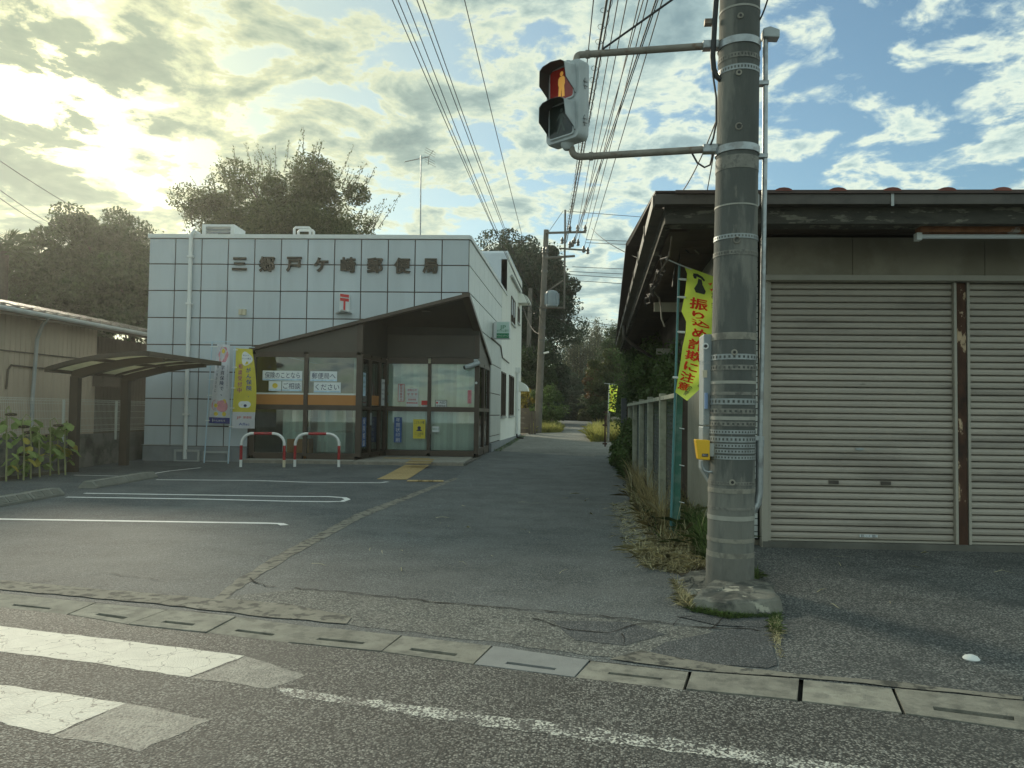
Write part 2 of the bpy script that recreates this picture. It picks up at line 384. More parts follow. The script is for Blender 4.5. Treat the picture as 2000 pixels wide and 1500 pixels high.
# post office
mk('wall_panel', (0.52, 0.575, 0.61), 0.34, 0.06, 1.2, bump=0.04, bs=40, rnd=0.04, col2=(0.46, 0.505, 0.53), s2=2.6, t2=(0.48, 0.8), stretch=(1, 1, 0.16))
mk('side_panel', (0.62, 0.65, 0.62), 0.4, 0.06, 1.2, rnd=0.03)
mk('panel_joint', (0.085, 0.062, 0.052), 0.8, 0.2)
mk('plaster_white', (0.86, 0.87, 0.80), 0.85, 0.05, 0.8, bump=0.15, bs=150, stretch=(1, 1, 0.3))
mk('roof_metal', (0.58, 0.63, 0.67), 0.45, 0.06)
mk('plinth', (0.255, 0.275, 0.285), 0.85, 0.12, 3, bump=0.3, bs=70)
mk('bronze', (0.085, 0.064, 0.048), 0.42, 0.12, 2, metal=0.25)
mk('bronze_panel', (0.092, 0.079, 0.062), 0.5, 0.1, 1.5, metal=0.15)
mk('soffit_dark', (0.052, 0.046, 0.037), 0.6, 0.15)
mk('letter_bronze', (0.066, 0.054, 0.040), 0.45, 0.25, 12, metal=0.5)
mk('white_metal', (0.72, 0.74, 0.72), 0.45, 0.06, 4)
mk('grey_metal', (0.42, 0.44, 0.43), 0.5, 0.1, 5)
mk('galv', (0.40, 0.43, 0.44), 0.38, 0.18, 9, metal=0.55, col2=(0.30, 0.31, 0.31), s2=12)
mk('steel_rusty', (0.26, 0.24, 0.205), 0.6, 0.2, 8, metal=0.3, col2=(0.18, 0.105, 0.062), s2=9, t2=(0.55, 0.7))
mk('black_rubber', (0.018, 0.019, 0.02), 0.55, 0.1)
mk('wire_black', (0.016, 0.018, 0.02), 0.6, 0.0)
mk('step_tile', (0.28, 0.255, 0.21), 0.7, 0.15, 6, rnd=0.08)
mk('deck', (0.33, 0.32, 0.28), 0.7, 0.15, 3, rnd=0.06)
mk('blind', (0.80, 0.88, 0.82), 0.8, 0.05, 1, rnd=0.16, transl=0.25)
mk('film_orange', (0.50, 0.215, 0.055), 0.5, 0.04, 2)
mk('film_white', (0.72, 0.75, 0.70), 0.5, 0.04, 2)
mk('interior', (0.42, 0.40, 0.32), 0.9, 0.1)
mk('interior_yellow', (0.62, 0.46, 0.17), 0.8, 0.15, 3, rnd=0.1)
mk('wood_brown', (0.22, 0.135, 0.07), 0.6, 0.2, 4)
mk('paper', (0.78, 0.82, 0.82), 0.7, 0.04)
mk('paper_blue', (0.52, 0.68, 0.80), 0.7, 0.25, 9)
mk('ink_navy', (0.035, 0.045, 0.12), 0.7, 0.0)
mk('ink_black', (0.02, 0.02, 0.022), 0.7, 0.0)
mk('ink_red', (0.58, 0.035, 0.028), 0.6, 0.0)
mk('ink_purple', (0.42, 0.045, 0.22), 0.7, 0.0)
mk('ink_blue', (0.045, 0.085, 0.36), 0.7, 0.0)
mk('ink_green', (0.02, 0.22, 0.10), 0.7, 0.0)
mk('ink_pink', (0.72, 0.32, 0.36), 0.7, 0.2, 14)
mk('ink_yellow', (0.80, 0.62, 0.08), 0.7, 0.1, 14)
mk('ink_white', (0.8, 0.82, 0.8), 0.7, 0.0)
mk('ink_lightgreen', (0.32, 0.62, 0.42), 0.7, 0.0)
mk('poster_yellow', (0.78, 0.66, 0.08), 0.6, 0.05)
mk('poster_blue', (0.055, 0.13, 0.36), 0.6, 0.15, 7)
mk('sign_red', (0.66, 0.045, 0.04), 0.4, 0.05)
mk('sign_white', (0.68, 0.71, 0.71), 0.35, 0.04)
mk('sign_palegreen', (0.55, 0.72, 0.66), 0.35, 0.04)
mk('cloth_white', (0.80, 0.80, 0.84), 0.85, 0.06, 5, transl=0.35)
mk('cloth_yellow', (0.83, 0.72, 0.10), 0.85, 0.06, 5, transl=0.35)
mk('cloth_navy', (0.05, 0.065, 0.26), 0.85, 0.06, 5, transl=0.2)
mk('cloth_lime', (0.80, 1.0, 0.14), 0.8, 0.05, 5, transl=0.5)
mk('ink_flagred', (0.86, 0.05, 0.01), 0.8, 0.0, transl=0.45)
mk('ink_flagblack', (0.02, 0.03, 0.015), 0.8, 0.0)
mk('pole_paleblue', (0.50, 0.64, 0.74), 0.4, 0.05)
mk('pole_teal', (0.085, 0.24, 0.25), 0.4, 0.12, 4)
mk('post_green', (0.035, 0.145, 0.105), 0.5, 0.25, 5, col2=(0.09, 0.19, 0.15), s2=6)
mk('barrier_white', (0.80, 0.81, 0.78), 0.35, 0.06, 8, coat=0.3)
mk('barrier_red', (0.42, 0.022, 0.024), 0.35, 0.1, 8, coat=0.3, col2=(0.25, 0.03, 0.03), s2=20)
mk('barrier_cream', (0.62, 0.56, 0.40), 0.5, 0.1)
mk('stopper', (0.235, 0.24, 0.21), 0.9, 0.15, 5, bump=0.5, bs=90)
mk('carport_bronze', (0.085, 0.068, 0.048), 0.5, 0.1, 3, metal=0.15)
mk('carport_sheet', (0.62, 0.60, 0.47), 0.4, 0.12, 4, transl=0.75)
mk('mesh_white', (0.70, 0.72, 0.66), 0.5, 0.05)
mk('siding_tan', (0.60, 0.49, 0.37), 0.7, 0.10, 0.7, col2=(0.52, 0.42, 0.315), s2=0.8, stretch=(1, 1, 0.3))
mk('siding_brown', (0.15, 0.12, 0.09), 0.7, 0.12, 1)
mk('roof_tin', (0.20, 0.185, 0.155), 0.42, 0.2, 2, metal=0.35, col2=(0.13, 0.105, 0.08), s2=1.5)
# trees
mk('bark', (0.075, 0.06, 0.045), 0.95, 0.3, 6, bump=0.8, bs=30)
for nm, c in (('leaf_dark', (0.050, 0.082, 0.026)), ('leaf_olive', (0.088, 0.108, 0.034)), ('leaf_deep', (0.034, 0.062, 0.030)), ('leaf_mid', (0.095, 0.150, 0.042)), ('leaf_bamboo', (0.060, 0.072, 0.030)), ('leaf_autumn', (0.14, 0.085, 0.030)), ('leaf_sun', (0.15, 0.19, 0.055)), ('leaf_yellow', (0.34, 0.28, 0.05))):
    mk(nm, c, 0.6, 0.30, 0.6, island=0.35, transl=0.38)
mk('straw', (0.40, 0.33, 0.16), 0.85, 0.35, 5, island=0.6, transl=0.25)
mk('straw_pale', (0.60, 0.55, 0.33), 0.85, 0.3, 5, island=0.5, transl=0.2)
mk('grass_green', (0.11, 0.175, 0.05), 0.75, 0.3, 5, island=0.6, transl=0.3)
mk('grass_sunny', (0.44, 0.43, 0.135), 0.75, 0.25, 0.8, island=0.35, transl=0.4)  # brightness of sunlit grass put into the base colour
mk('sun_leaf', (0.26, 0.34, 0.11), 0.7, 0.2, 4, island=0.3, transl=0.4)
mk('sun_leaf_yellow', (0.42, 0.36, 0.075), 0.7, 0.2, 4, island=0.2, transl=0.4)
mk('sun_stem', (0.33, 0.34, 0.16), 0.7, 0.1)
mk('sun_head', (0.06, 0.045, 0.025), 0.9, 0.2)
# foreground pole, signal, shop
mk('pole_concrete', (0.205, 0.205, 0.18), 0.88, 0.22, 4, bump=0.45, bs=80, col2=(0.105, 0.112, 0.103), s2=3.2, t2=(0.46, 0.55), stretch=(1, 1, 0.22), col3=(0.23, 0.22, 0.185), s3=9, t3=(0.6, 0.68))
mk('pole_foot', (0.215, 0.21, 0.185), 0.9, 0.2, 5, bump=0.4, bs=80, col2=(0.13, 0.13, 0.115), s2=4, stretch=(1, 1, 0.4))
mk('pole_light', (0.30, 0.285, 0.235), 0.85, 0.2, 8, bump=0.3, bs=80, col2=(0.2, 0.19, 0.16), s2=12)
mk('band_steel', (0.33, 0.36, 0.36), 0.45, 0.15, 14, metal=0.35, col2=(0.29, 0.31, 0.31), s2=20)
mk('band_faded', (0.235, 0.23, 0.20), 0.7, 0.2, 14, col2=(0.14, 0.14, 0.125), s2=20)
mk('tape_pale', (0.36, 0.355, 0.31), 0.6, 0.15, 10)
mk('far_pole', (0.15, 0.14, 0.12), 0.9, 0.2, 3)
mk('transformer', (0.25, 0.30, 0.33), 0.5, 0.1)
mk('insulator', (0.11, 0.11, 0.10), 0.4, 0.1)
mk('signal_white', (0.47, 0.52, 0.53), 0.4, 0.08, 4, col2=(0.41, 0.455, 0.465), s2=6)
mk('signal_black', (0.030, 0.034, 0.032), 0.5, 0.1)
mk('lens_red', (0.20, 0.012, 0.008), 0.12, 0.05, emit=0.07)
mk('lens_red_dark', (0.055, 0.006, 0.005), 0.12, 0.0)
mk('figure_amber', (0.80, 0.40, 0.07), 0.4, 0.0, emit=0.13)
mk('lens_dark', (0.018, 0.030, 0.026), 0.10, 0.1)
mk('figure_grey', (0.055, 0.085, 0.072), 0.3, 0.0)
mk('box_white', (0.30, 0.345, 0.355), 0.45, 0.06, 4)
mk('box_yellow', (0.80, 0.47, 0.015), 0.4, 0.04)
mk('dark_label', (0.02, 0.02, 0.018), 0.4, 0.0)
mk('blue_part', (0.22, 0.33, 0.55), 0.4, 0.0)
mk('shutter', (0.46, 0.412, 0.348), 0.5, 0.09, 1.3, rnd=0.06, col2=(0.34, 0.30, 0.255), s2=1.1, stretch=(0.5, 1, 3), col3=(0.085, 0.078, 0.066), s3=8, t3=(0.70, 0.73))
mk('shutter_frame', (0.42, 0.39, 0.325), 0.5, 0.08, 3)
mk('lintel_beige', (0.37, 0.335, 0.26), 0.7, 0.14, 1.2, bump=0.1, bs=150, col2=(0.29, 0.26, 0.195), s2=1.3)
mk('rust', (0.085, 0.040, 0.024), 0.85, 0.35, 7, bump=0.5, bs=40, col2=(0.035, 0.024, 0.018), s2=5, stretch=(1, 1, .5), col3=(0.46, 0.34, 0.22), s3=7, t3=(0.565, 0.59))
mk('rust_bright', (0.30, 0.135, 0.062), 0.85, 0.3, 9, bump=0.5, bs=60, col2=(0.50, 0.46, 0.40), s2=4, t2=(0.56, 0.62))
mk('tube_white', (0.70, 0.74, 0.76), 0.3, 0.04)
mk('roof_brown', (0.070, 0.044, 0.034), 0.55, 0.2, 3)
mk('tile_red', (0.22, 0.065, 0.045), 0.55, 0.2, 5, rnd=0.15)
mk('gutter_brown', (0.085, 0.072, 0.058), 0.45, 0.2, 4, col2=(0.05, 0.042, 0.034), s2=3)
mk('fascia_peel', (0.060, 0.056, 0.044), 0.85, 0.3, 4, bump=0.4, bs=40, stretch=(1, 1, 4), col2=(0.17, 0.16, 0.125), s2=3.2, t2=(0.56, 0.6), col3=(0.03, 0.027, 0.022), s3=6, t3=(0.6, 0.64))
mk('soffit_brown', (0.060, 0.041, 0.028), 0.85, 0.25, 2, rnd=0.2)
mk('shop_siding', (0.36, 0.34, 0.27), 0.75, 0.12, 2)
mk('tile_white', (0.66, 0.70, 0.68), 0.2, 0.06, 8, rnd=0.05)
mk('tile_grout', (0.022, 0.022, 0.02), 0.9, 0.2)
mk('sill_concrete', (0.15, 0.145, 0.125), 0.9, 0.25, 3, bump=0.5, bs=60)
mk('fence_post', (0.36, 0.37, 0.29), 0.75, 0.2, 5, bump=0.3, bs=60, col2=(0.27, 0.285, 0.22), s2=7)
mk('fence_wire', (0.13, 0.155, 0.15), 0.5, 0.1, metal=0.3)
mk('gate_grey', (0.085, 0.095, 0.105), 0.5, 0.1)
mk('rust_bar', (0.075, 0.038, 0.028), 0.85, 0.2)
mk_glass('glass', (0.94, 0.98, 0.96), 0.9, 0.05)
mk_glass('glass_dark', (0.30, 0.33, 0.31), 1.0, 0.08)

# ------------------------------------------------------------------ ground
def sheet(name, pts, dz, m, parent=None, kind=True, holes=None):
    bm = bmesh.new()
    vs = [bm.verts.new((p[0], p[1], 0)) for p in pts]; bm.faces.new(vs)
    bmesh.ops.triangulate(bm, faces=bm.faces)
    for y in (KNEE, FLAT):
        bmesh.ops.bisect_plane(bm, geom=bm.verts[:] + bm.edges[:] + bm.faces[:], plane_co=(0, y, 0), plane_no=(0, 1, 0))
    for v in bm.verts: v.co.z = gz(v.co.y) + dz
    bmesh.ops.recalc_face_normals(bm, faces=bm.faces)
    if sum(f.normal.z for f in bm.faces) < 0: bmesh.ops.reverse_faces(bm, faces=bm.faces)
    me = bpy.data.meshes.new(name); bm.to_mesh(me); bm.free(); me.materials.append(MATS[m])
    o = put(name, me, parent)
    if kind and parent is None: struct(o)
    return o
def GP(*pp): return [G(*p) for p in pp]
def ragged(pts, amp, seed, step=0.25):
    rnd = random.Random(seed); out = []
    for i, p in enumerate(pts):
        q = pts[(i + 1) % len(pts)]; n = max(1, int((Vector(q[:2]) - Vector(p[:2])).length / step))
        for k in range(n):
            t = k / n; out.append((p[0] + (q[0] - p[0]) * t + rnd.uniform(-amp, amp), p[1] + (q[1] - p[1]) * t + rnd.uniform(-amp, amp)))
    return out
def ext(p, q, d):
    v = (Vector(q[:2]) - Vector(p[:2])).normalized(); return (q[0] + v.x * d, q[1] + v.y * d)

far_px = [(0, 1158), (187, 1177), (330, 1191), (462, 1205), (620, 1225), (785, 1242), (962, 1262), (1152, 1290), (1347, 1312), (1565, 1327), (1745, 1345), (2003, 1371)]
near_px = [(-40, 1182), (130, 1200), (250, 1220), (402, 1236), (562, 1255), (745, 1273), (925, 1298), (1122, 1323), (1335, 1347), (1562, 1370), (1767, 1395), (2012, 1430)]
FARP = GP(*far_px); NEARP = GP(*near_px)
# smooth the two gutter edges to straight-ish lines in plan
sheet('terrain', [(-400, -60), (400, -60), (400, 700), (-400, 700)], -0.035, 'soil')
near_line = [ext(NEARP[6], NEARP[0], 60)] + NEARP + [ext(NEARP[4], NEARP[-1], 60)]
far_line = [ext(FARP[6], FARP[0], 60)] + FARP + [ext(FARP[4], FARP[-1], 60)]
road = sheet('road', [(p[0], p[1]) for p in near_line] + [(70, -25), (-70, -25)], 0.0, 'road_asphalt')
gut = sheet('gutter', [(p[0], p[1]) for p in far_line] + [(p[0], p[1]) for p in near_line[::-1]], -0.03, 'gutter_dark')  # flat near-black bed: the shade of the open gutter put into its colour
# lot / lane divide, lane edge, forecourt edge
lot_line = GP((400, 1196), (415, 1172), (475, 1130), (560, 1080), (700, 1008), (890, 935), (907, 915))
fl = [p for p in far_line]
iA = 3
lot = sheet('parking_lot', [(p[0], p[1]) for p in far_line[:4]] + [(p.x, p.y) for p in lot_line] + [(-2.9, 19.4), (-3.0, 36), (-40, 36), (-60, 20)], 0.0, 'lot_asphalt')
lane_r = GP((1525, 1322), (1522, 1300), (1512, 1205), (1400, 1160), (1345, 1140), (1290, 1090), (1235, 1010), (1222, 930), (1218, 880))
lane_pts = [(p.x, p.y) for p in lot_line] + [(-2.95, 20), (-2.8, 36), (-2.6, 44), (-2.0, 60), (-2.2, 90), (0.4, 90), (0.6, 46), (0.25, 40), (0.3, 35), (1.6, 30.5), (1.2, 22)] + [(p.x, p.y) for p in lane_r[::-1]] + [(p[0], p[1]) for p in far_line[9:3:-1]]
lane = sheet('lane', lane_pts, 0.0, 'lane_asphalt')
fore_pts = [(p.x, p.y) for p in lane_r[:4]] + [(1.15, 6.6), (1.55, 8.6), (2.2, 8.6), (40, 10.8), (70, -10)] + [(p[0], p[1]) for p in far_line[::-1][:4]]
fore = sheet('forecourt', fore_pts, 0.0, 'forecourt_asphalt')
verge = sheet('verge', [(p.x, p.y) for p in lane_r[3:]] + [(1.2, 22), (3.2, 22), (2.2, 8.6), (1.55, 8.6), (1.15, 6.6)], 0.0, 'soil')
sheet('gravel_track', ragged([(-2.7, 24.5), (-2.75, 35), (-2.5, 42), (-1.7, 46), (-.6, 47), (0.2, 44), (0.15, 40), (0.2, 35), (1.5, 30.2), (1.05, 24), (0.2, 22.4), (-1.4, 23.4)], 0.16, 3, 0.5), 0.004, 'gravel')
# overlays
def overlay(name, px, m, parent, dz=0.004, amp=0.0, seed=1, step=0.12):
    pts = [(p.x, p.y) for p in GP(*px)]
    if amp: pts = ragged(pts, amp, seed, step)
    return sheet(name, pts, dz, m, parent)
overlay('worn_asphalt', [(405, 1192), (430, 1168), (580, 1150), (1000, 1190), (1370, 1226), (1420, 1243), (1300, 1268), (1200, 1285), (1150, 1282), (960, 1254), (640, 1216)], 'old_asphalt', lane, 0.002, 0.02, 5)
overlay('asphalt_patch', [(1245, 1285), (1300, 1256), (1395, 1236), (1503, 1216), (1516, 1300), (1500, 1306), (1350, 1296)], 'patch_asphalt', lane, 0.004, 0.006, 6)
overlay('asphalt_patch', [(1080, 1212), (1230, 1216), (1300, 1240), (1220, 1262), (1120, 1250)], 'patch_asphalt', lane, 0.004, 0.012, 7)
overlay('asphalt_patch', [(1320, 1205), (1400, 1196), (1502, 1206), (1512, 1228), (1400, 1222)], 'patch_asphalt', lane, 0.006, 0.008, 8)
overlay('concrete_strip', [(0, 1134), (300, 1161), (560, 1180), (690, 1206), (680, 1220), (520, 1206), (300, 1180), (0, 1152)], 'edge_concrete', lot, 0.006, 0.012, 9)
overlay('concrete_strip', [(1190, 1288), (1250, 1272), (1400, 1300), (1560, 1318), (1760, 1335), (2000, 1362), (2000, 1369), (1750, 1343), (1565, 1325), (1350, 1310)], 'edge_concrete', fore, 0.006, 0.01, 10)
overlay('edging_strip', [(412, 1172), (470, 1128), (556, 1076), (696, 1004), (888, 933), (895, 935), (706, 1012), (574, 1084), (492, 1134), (436, 1172)], 'edge_concrete', lot, 0.003, 0.012, 11)
def crack(px, wdt, parent, seed, dz=0.0075):
    rnd = random.Random(seed); P = GP(*px); pts = []
    for a, b in zip(P, P[1:]):
        n = max(2, int((b - a).length / 0.07))
        for k in range(n): pts.append(a.lerp(b, k / n) + Vector((rnd.uniform(-.015, .015), rnd.uniform(-.022, .022), 0)))
    mb = MB(); L, Rr = [], []
    for i, p in enumerate(pts):
        d = (pts[min(i + 1, len(pts) - 1)] - pts[max(i - 1, 0)]).normalized(); nrm = Vector((-d.y, d.x, 0)) * wdt * rnd.uniform(0.25, 1.0)
        L.append((p.x + nrm.x, p.y + nrm.y, gz(p.y) + dz)); Rr.append((p.x - nrm.x, p.y - nrm.y, gz(p.y) + dz))
    k = len(pts)
    mb.add(L + Rr, [(i, i + 1, k + i + 1, k + i) for i in range(k - 1)]); return mb.build('crack', 'gutter_dark', parent)
for i, (px, wd) in enumerate([([(575, 1150), (700, 1160), (860, 1178), (1000, 1190), (1180, 1205), (1370, 1226), (1510, 1234)], 0.012), ([(1040, 1208), (1110, 1232), (1190, 1236), (1250, 1222), (1290, 1214)], 0.008), ([(1312, 1222), (1330, 1208), (1360, 1200)], 0.006), ([(1395, 1230), (1408, 1212), (1425, 1204)], 0.006), ([(875, 1005), (1000, 1012), (1100, 1010), (1200, 1016)], 0.005), ([(490, 1130), (520, 1146), (560, 1150)], 0.01), ([(60, 1140), (200, 1120), (330, 1135), (420, 1128)], 0.005), ([(1220, 1262), (1218, 1232)], 0.006)]):
    crack(px, wd, lane if i != 6 else lot, 40 + i)
# gutter covers, each a lid with a slotted drain
def lid(i, c, slot, m, dz):
    a, b, cc, d = c                     # far-left, far-right, near-right, near-left
    cen = (a + b + cc + d) / 4
    sh = [p + (cen - p).normalized() * (0.014 if i in (1, 8, 9) else rg.uniform(0.002, 0.008)) for p in (a, b, cc, d)]
    def P(u, v, z):
        q = sh[0].lerp(sh[1], u).lerp(sh[3].lerp(sh[2], u), v); return (q.x, q.y, z)
    mb = MB(); zt, zb = dz, -0.029
    us = [0, slot[0], slot[1], 1] if slot else [0, 0.33, 0.66, 1]; vs = [0, slot[2], slot[3], 1] if slot else [0, .33, .66, 1]
    top = [P(u, v, zt) for v in vs for u in us]; F = []
    for r in range(3):
        for q in range(3):
            if slot and r == 1 and q == 1: continue
            k = r * 4 + q; F.append((k, k + 1, k + 5, k + 4))
    mb.add(top, F)
    ring = [(0, 0), (1, 0), (1, 1), (0, 1)]
    for (u0, v0), (u1, v1) in zip(ring, ring[1:] + ring[:1]): mb.add([P(u0, v0, zt), P(u1, v1, zt), P(u1, v1, zb), P(u0, v0, zb)], [(0, 1, 2, 3)])
    if slot:
        rr = [(slot[0], slot[2]), (slot[1], slot[2]), (slot[1], slot[3]), (slot[0], slot[3])]
        for (u0, v0), (u1, v1) in zip(rr, rr[1:] + rr[:1]): mb.add([P(u0, v0, zt), P(u1, v1, zt), P(u1, v1, zb), P(u0, v0, zb)], [(0, 1, 2, 3)])
    o = mb.build('gutter_cover', m, gut, bevel=0.006)
rg = random.Random(4)
slots = [(0.32, 0.74, 0.68, 0.8), (0.34, 0.8, 0.66, 0.8), (0.3, 0.72, 0.64, 0.76), (0.25, 0.72, 0.64, 0.76), (0.22, 0.74, 0.62, 0.74), (0.25, 0.76, 0.62, 0.76), (0.28, 0.78, 0.68, 0.8), (0.26, 0.78, 0.5, 0.62), None, None, (0.26, 0.9, 0.6, 0.74)]
rg = random.Random(4)
for i in range(11):
    lid(i, (FARP[i], FARP[i + 1], NEARP[i + 1], NEARP[i]), slots[i], 'cover_new' if i == 6 else 'cover_concrete', rg.uniform(-0.002, 0.006))
for side in (-1, 1):                    # the lids go on past the frame
    for k in range(8):
        e = (0, 1) if side < 0 else (-1, -2)
        f0, n0 = FARP[e[0]], NEARP[e[0]]; df = (FARP[0 if side < 0 else -1] - FARP[6 if side < 0 else 4]).normalized() * 0.62
        c = [f0 + df * k, f0 + df * (k + 1), n0 + df * (k + 1), n0 + df * k]
        lid(k, tuple(c), (0.3, 0.7, 0.6, 0.72), 'cover_concrete', rg.uniform(-0.002, 0.006))
# painted marks
for px, m, nm in [([(0, 1223), (240, 1251), (478, 1281), (370, 1323), (180, 1295), (0, 1272), (-120, 1258), (-120, 1208)], 'stripe_paint', 'crosswalk_stripe'),
                  ([(-160, 1316), (0, 1337), (245, 1373), (100, 1435), (0, 1411), (-160, 1388)], 'stripe_paint', 'crosswalk_stripe'),
                  ([(482, 1283), (600, 1318), (528, 1345), (372, 1324)], 'worn_paint', 'worn_stripe'), ([(249, 1374), (410, 1405), (275, 1467), (103, 1436)], 'worn_paint', 'worn_stripe'),
                  ([(540, 1342), (1000, 1402), (1400, 1455), (1760, 1510), (1690, 1516), (1400, 1480), (1000, 1425), (555, 1358)], 'edge_paint', 'edge_line')]:
    overlay(nm, px, m, road, 0.001, 0.006 if 'stripe_' in m else 0.013, 21, 0.06)
overlay('edge_line', [(1760, 1510), (2300, 1590), (2200, 1600), (1690, 1516)], 'edge_paint', road, 0.002)
def line_mark(px, wdt):
    P = [Vector((p.x, p.y, 0)) for p in GP(*px)]; L, Rr = [], []
    for i, p in enumerate(P):
        d = (P[min(i + 1, len(P) - 1)] - P[max(i - 1, 0)]).normalized(); nr = Vector((-d.y, d.x, 0)) * wdt / 2
        L.append(p + nr); Rr.append(p - nr)
    mb = MB(); k = len(P); z = lambda q: (q.x, q.y, gz(q.y) + 0.002)
    mb.add([z(q) for q in L] + [z(q) for q in Rr], [(i, i + 1, k + i + 1, k + i) for i in range(k - 1)]); mb.build('parking_line', 'line_paint', lot)
line_mark([(-300, 1010), (0, 1014), (260, 1018), (520, 1022), (548, 1023), (556, 1026)], 0.10)
line_mark([(130, 971), (400, 975), (560, 979), (640, 980), (668, 979.5), (679, 975.5), (672, 972), (640, 970), (560, 969.5), (400, 967), (165, 963.5)], 0.095)
line_mark([(305, 937), (500, 938.5), (600, 942), (742, 943), (757, 941)], 0.09)
line_mark([(145, 928), (255, 930.5)], 0.06); line_mark([(268, 930), (330, 920), (392, 913.5)], 0.07)

# tactile tiles across the lot to the door: a tile is a thin slab with raised domes
mbt = MB(); mbt.box(-.147, .147, -.147, .147, 0, .006)
for i in range(4):
    for j in range(4): mbt.lathe((-.105 + .07 * i, -.105 + .07 * j, .006), [(.02, 0), (.012, .005)], 6)
tile_me = mbt.mesh('tactile_tile', 'tactile_yellow')
# ------------------------------------------------------------------ post office
AL = R(3.3)
C0 = AT(916, 520, 19.0); XW = C0.x; C0 = Vector((XW, 19.0, 0))
EU = Vector((math.cos(AL), math.sin(AL), 0)); EN = Vector((math.sin(AL), -math.cos(AL), 0))
def F(u, z, d=0.0): return C0 + EU * u + EN * d + Vector((0, 0, z))
def FP(px, py, d=0.0):
    p = HIT(px, py, C0 + EN * d, EN); q = p - C0; return (q.dot(EU), p.z)
def FM(): return MB(lambda u, d, z: F(u, z, d))            # local box space: u along the front, d outwards, z up
ZB = 0.06                                                  # ground at the front wall
UL = FP(286, 690)[0]; ZT = FP(600, 461)[1]; UJ = FP(484, 800)[0]
A_ = FP(494, 681); DG = (A_[0], A_[1]); BZ = FP(913, 576)[1]
diag = lambda p: p[1] - (DG[1] + (p[0] - DG[0]) * (BZ - DG[1]) / (0 - DG[0]))
CY = AX(958, 710, XW).y; CZ = AX(958, 710, XW).z
po = thing('post_office', 'white panelled two storey post office with big bronze letters and a slanted dark glass porch', 'post office', (C0.x - 4, 19, 0))
# backing wall of the front (shows in the joints), opening cut under the diagonal
pts = [(UL, ZB - .1), (UJ, ZB - .1), (UJ, diag((UJ, 0)) * -1 + 0), (0, BZ), (0, ZT), (UL, ZT)]
zj = DG[1] + (UJ - DG[0]) * (BZ - DG[1]) / (0 - DG[0]); pts[2] = (UJ, zj)
mb = MB(); mb.prism([F(u, z, -0.015) for u, z in pts], -EN * 0.2); mb.build('front_wall', 'panel_joint', po)
NC = 12; cw = -UL / NC; rz = [FP(400, y)[1] for y in (872, 832.3, 779.3, 726.5, 673.6, 621, 568, 516, 466)]
g = 0.0145
pm = {}
for r in range(8):
    for c in range(NC):
        u0, u1, z0, z1 = UL + c * cw + g, UL + (c + 1) * cw - g, rz[r] + g, rz[r + 1] - g
        rect = [(u0, z0), (u1, z0), (u1, z1), (u0, z1)]
        pieces = [clip(rect, lambda p: UJ - p[0])] if u0 < UJ else []
        right = clip(rect, lambda p: p[0] - UJ) if u1 > UJ else []
        if right: right = clip(right, lambda p: diag(p) - 0.05)
        if u0 < UJ < u1 and right and all(diag(p) > 0.05 for p in rect): pieces = [rect]; right = []
        if right: pieces.append(right)
        for q in pieces:
            if len(q) < 3: continue
            mb = MB(); mb.prism([F(u, z, -0.014) for u, z in q], EN * 0.03); mb.build('panel', 'wall_panel', po)
# coping, plinth, skirt line
FM().box(UL - .03, 0.03, -0.25, 0.05, rz[8] + 0.005, ZT + 0.03).build('coping', 'white_metal', po)
FM().box(UL - .01, UJ, -0.2, 0.03, -0.1, rz[0]).build('plinth', 'plinth', po)
# left flank, roof, rear
mb = MB(); a, b = F(UL, 0), F(UL, 0); mb.box(a.x, a.x + .2, a.y + 0.05, 34.9, 0, ZT - .02); mb.build('left_wall', 'wall_panel', po)
mb = MB(); mb.prism([F(UL + .22, 5.35, -.25), F(-.25, 5.35, -.25), Vector((XW - .25, 34.5, 5.35)), Vector((UL + C0.x + .2, 34.5, 5.35))], (0, 0, .15)); mb.build('roof', 'roof_metal', po)
# side wall towards the lane: panels, then white plaster, then the taller rear block
YP, YB, YE = AX(978, 700, XW).y, AX(990, 488, XW).y, AX(1017, 700, XW).y
zside = lambda y: ZT
diag2 = lambda p: p[1] - (BZ + (p[0] - 19.0) * (CZ - BZ) / (CY - 19.0))
side = [(19.0, BZ), (CY, CZ), (CY, .05), (YE, .05), (YE, ZT), (19.0, ZT)]
mb = MB(); mb.prism([(XW - .015, y, z) for y, z in side], (-.2, 0, 0)); mb.build('side_wall', 'panel_joint', po)
rs = [.32, 0.95, 1.6, 2.27, 2.94, 3.62, rz[6], rz[7], ZT - .03]
rs = [gz(24) + .28] + [AX(958, y, XW).z for y in (852, 811, 767.5, 710)]
zr = [rs[0], rs[1], rs[2], rs[3], rs[4]] + [3.66, rz[6], rz[7], rz[8]]
ys = list(np.linspace(19.0, YP, 9))
for r in range(8):
    for c in range(8):
        q = [(ys[c] + .006, zr[r] + g), (ys[c + 1] - .006, zr[r] + g), (ys[c + 1] - .006, zr[r + 1] - g), (ys[c] + .006, zr[r + 1] - g)]
        if c == 0: q = [(19.02 if i in (0, 3) else p[0], p[1]) for i, p in enumerate(q)]
        if max(p[0] for p in q) > CY and min(p[0] for p in q) < CY and zr[r + 1] < CZ + .1: q = clip(q, lambda p: p[0] - CY - .02)
        elif max(p[0] for p in q) <= CY or zr[r + 1] > CZ: q = clip(q, lambda p: diag2(p) - .05)
        if len(q) < 3: continue
        if min(p[1] for p in q) < CZ - .1 and min(p[0] for p in q) < CY - .05 and not all(diag2(p) > .04 for p in q): continue
        mb = MB(); mb.prism([(XW - .014, y, z) for y, z in q], (.03, 0, 0)); mb.build('side_panel', 'side_panel', po)
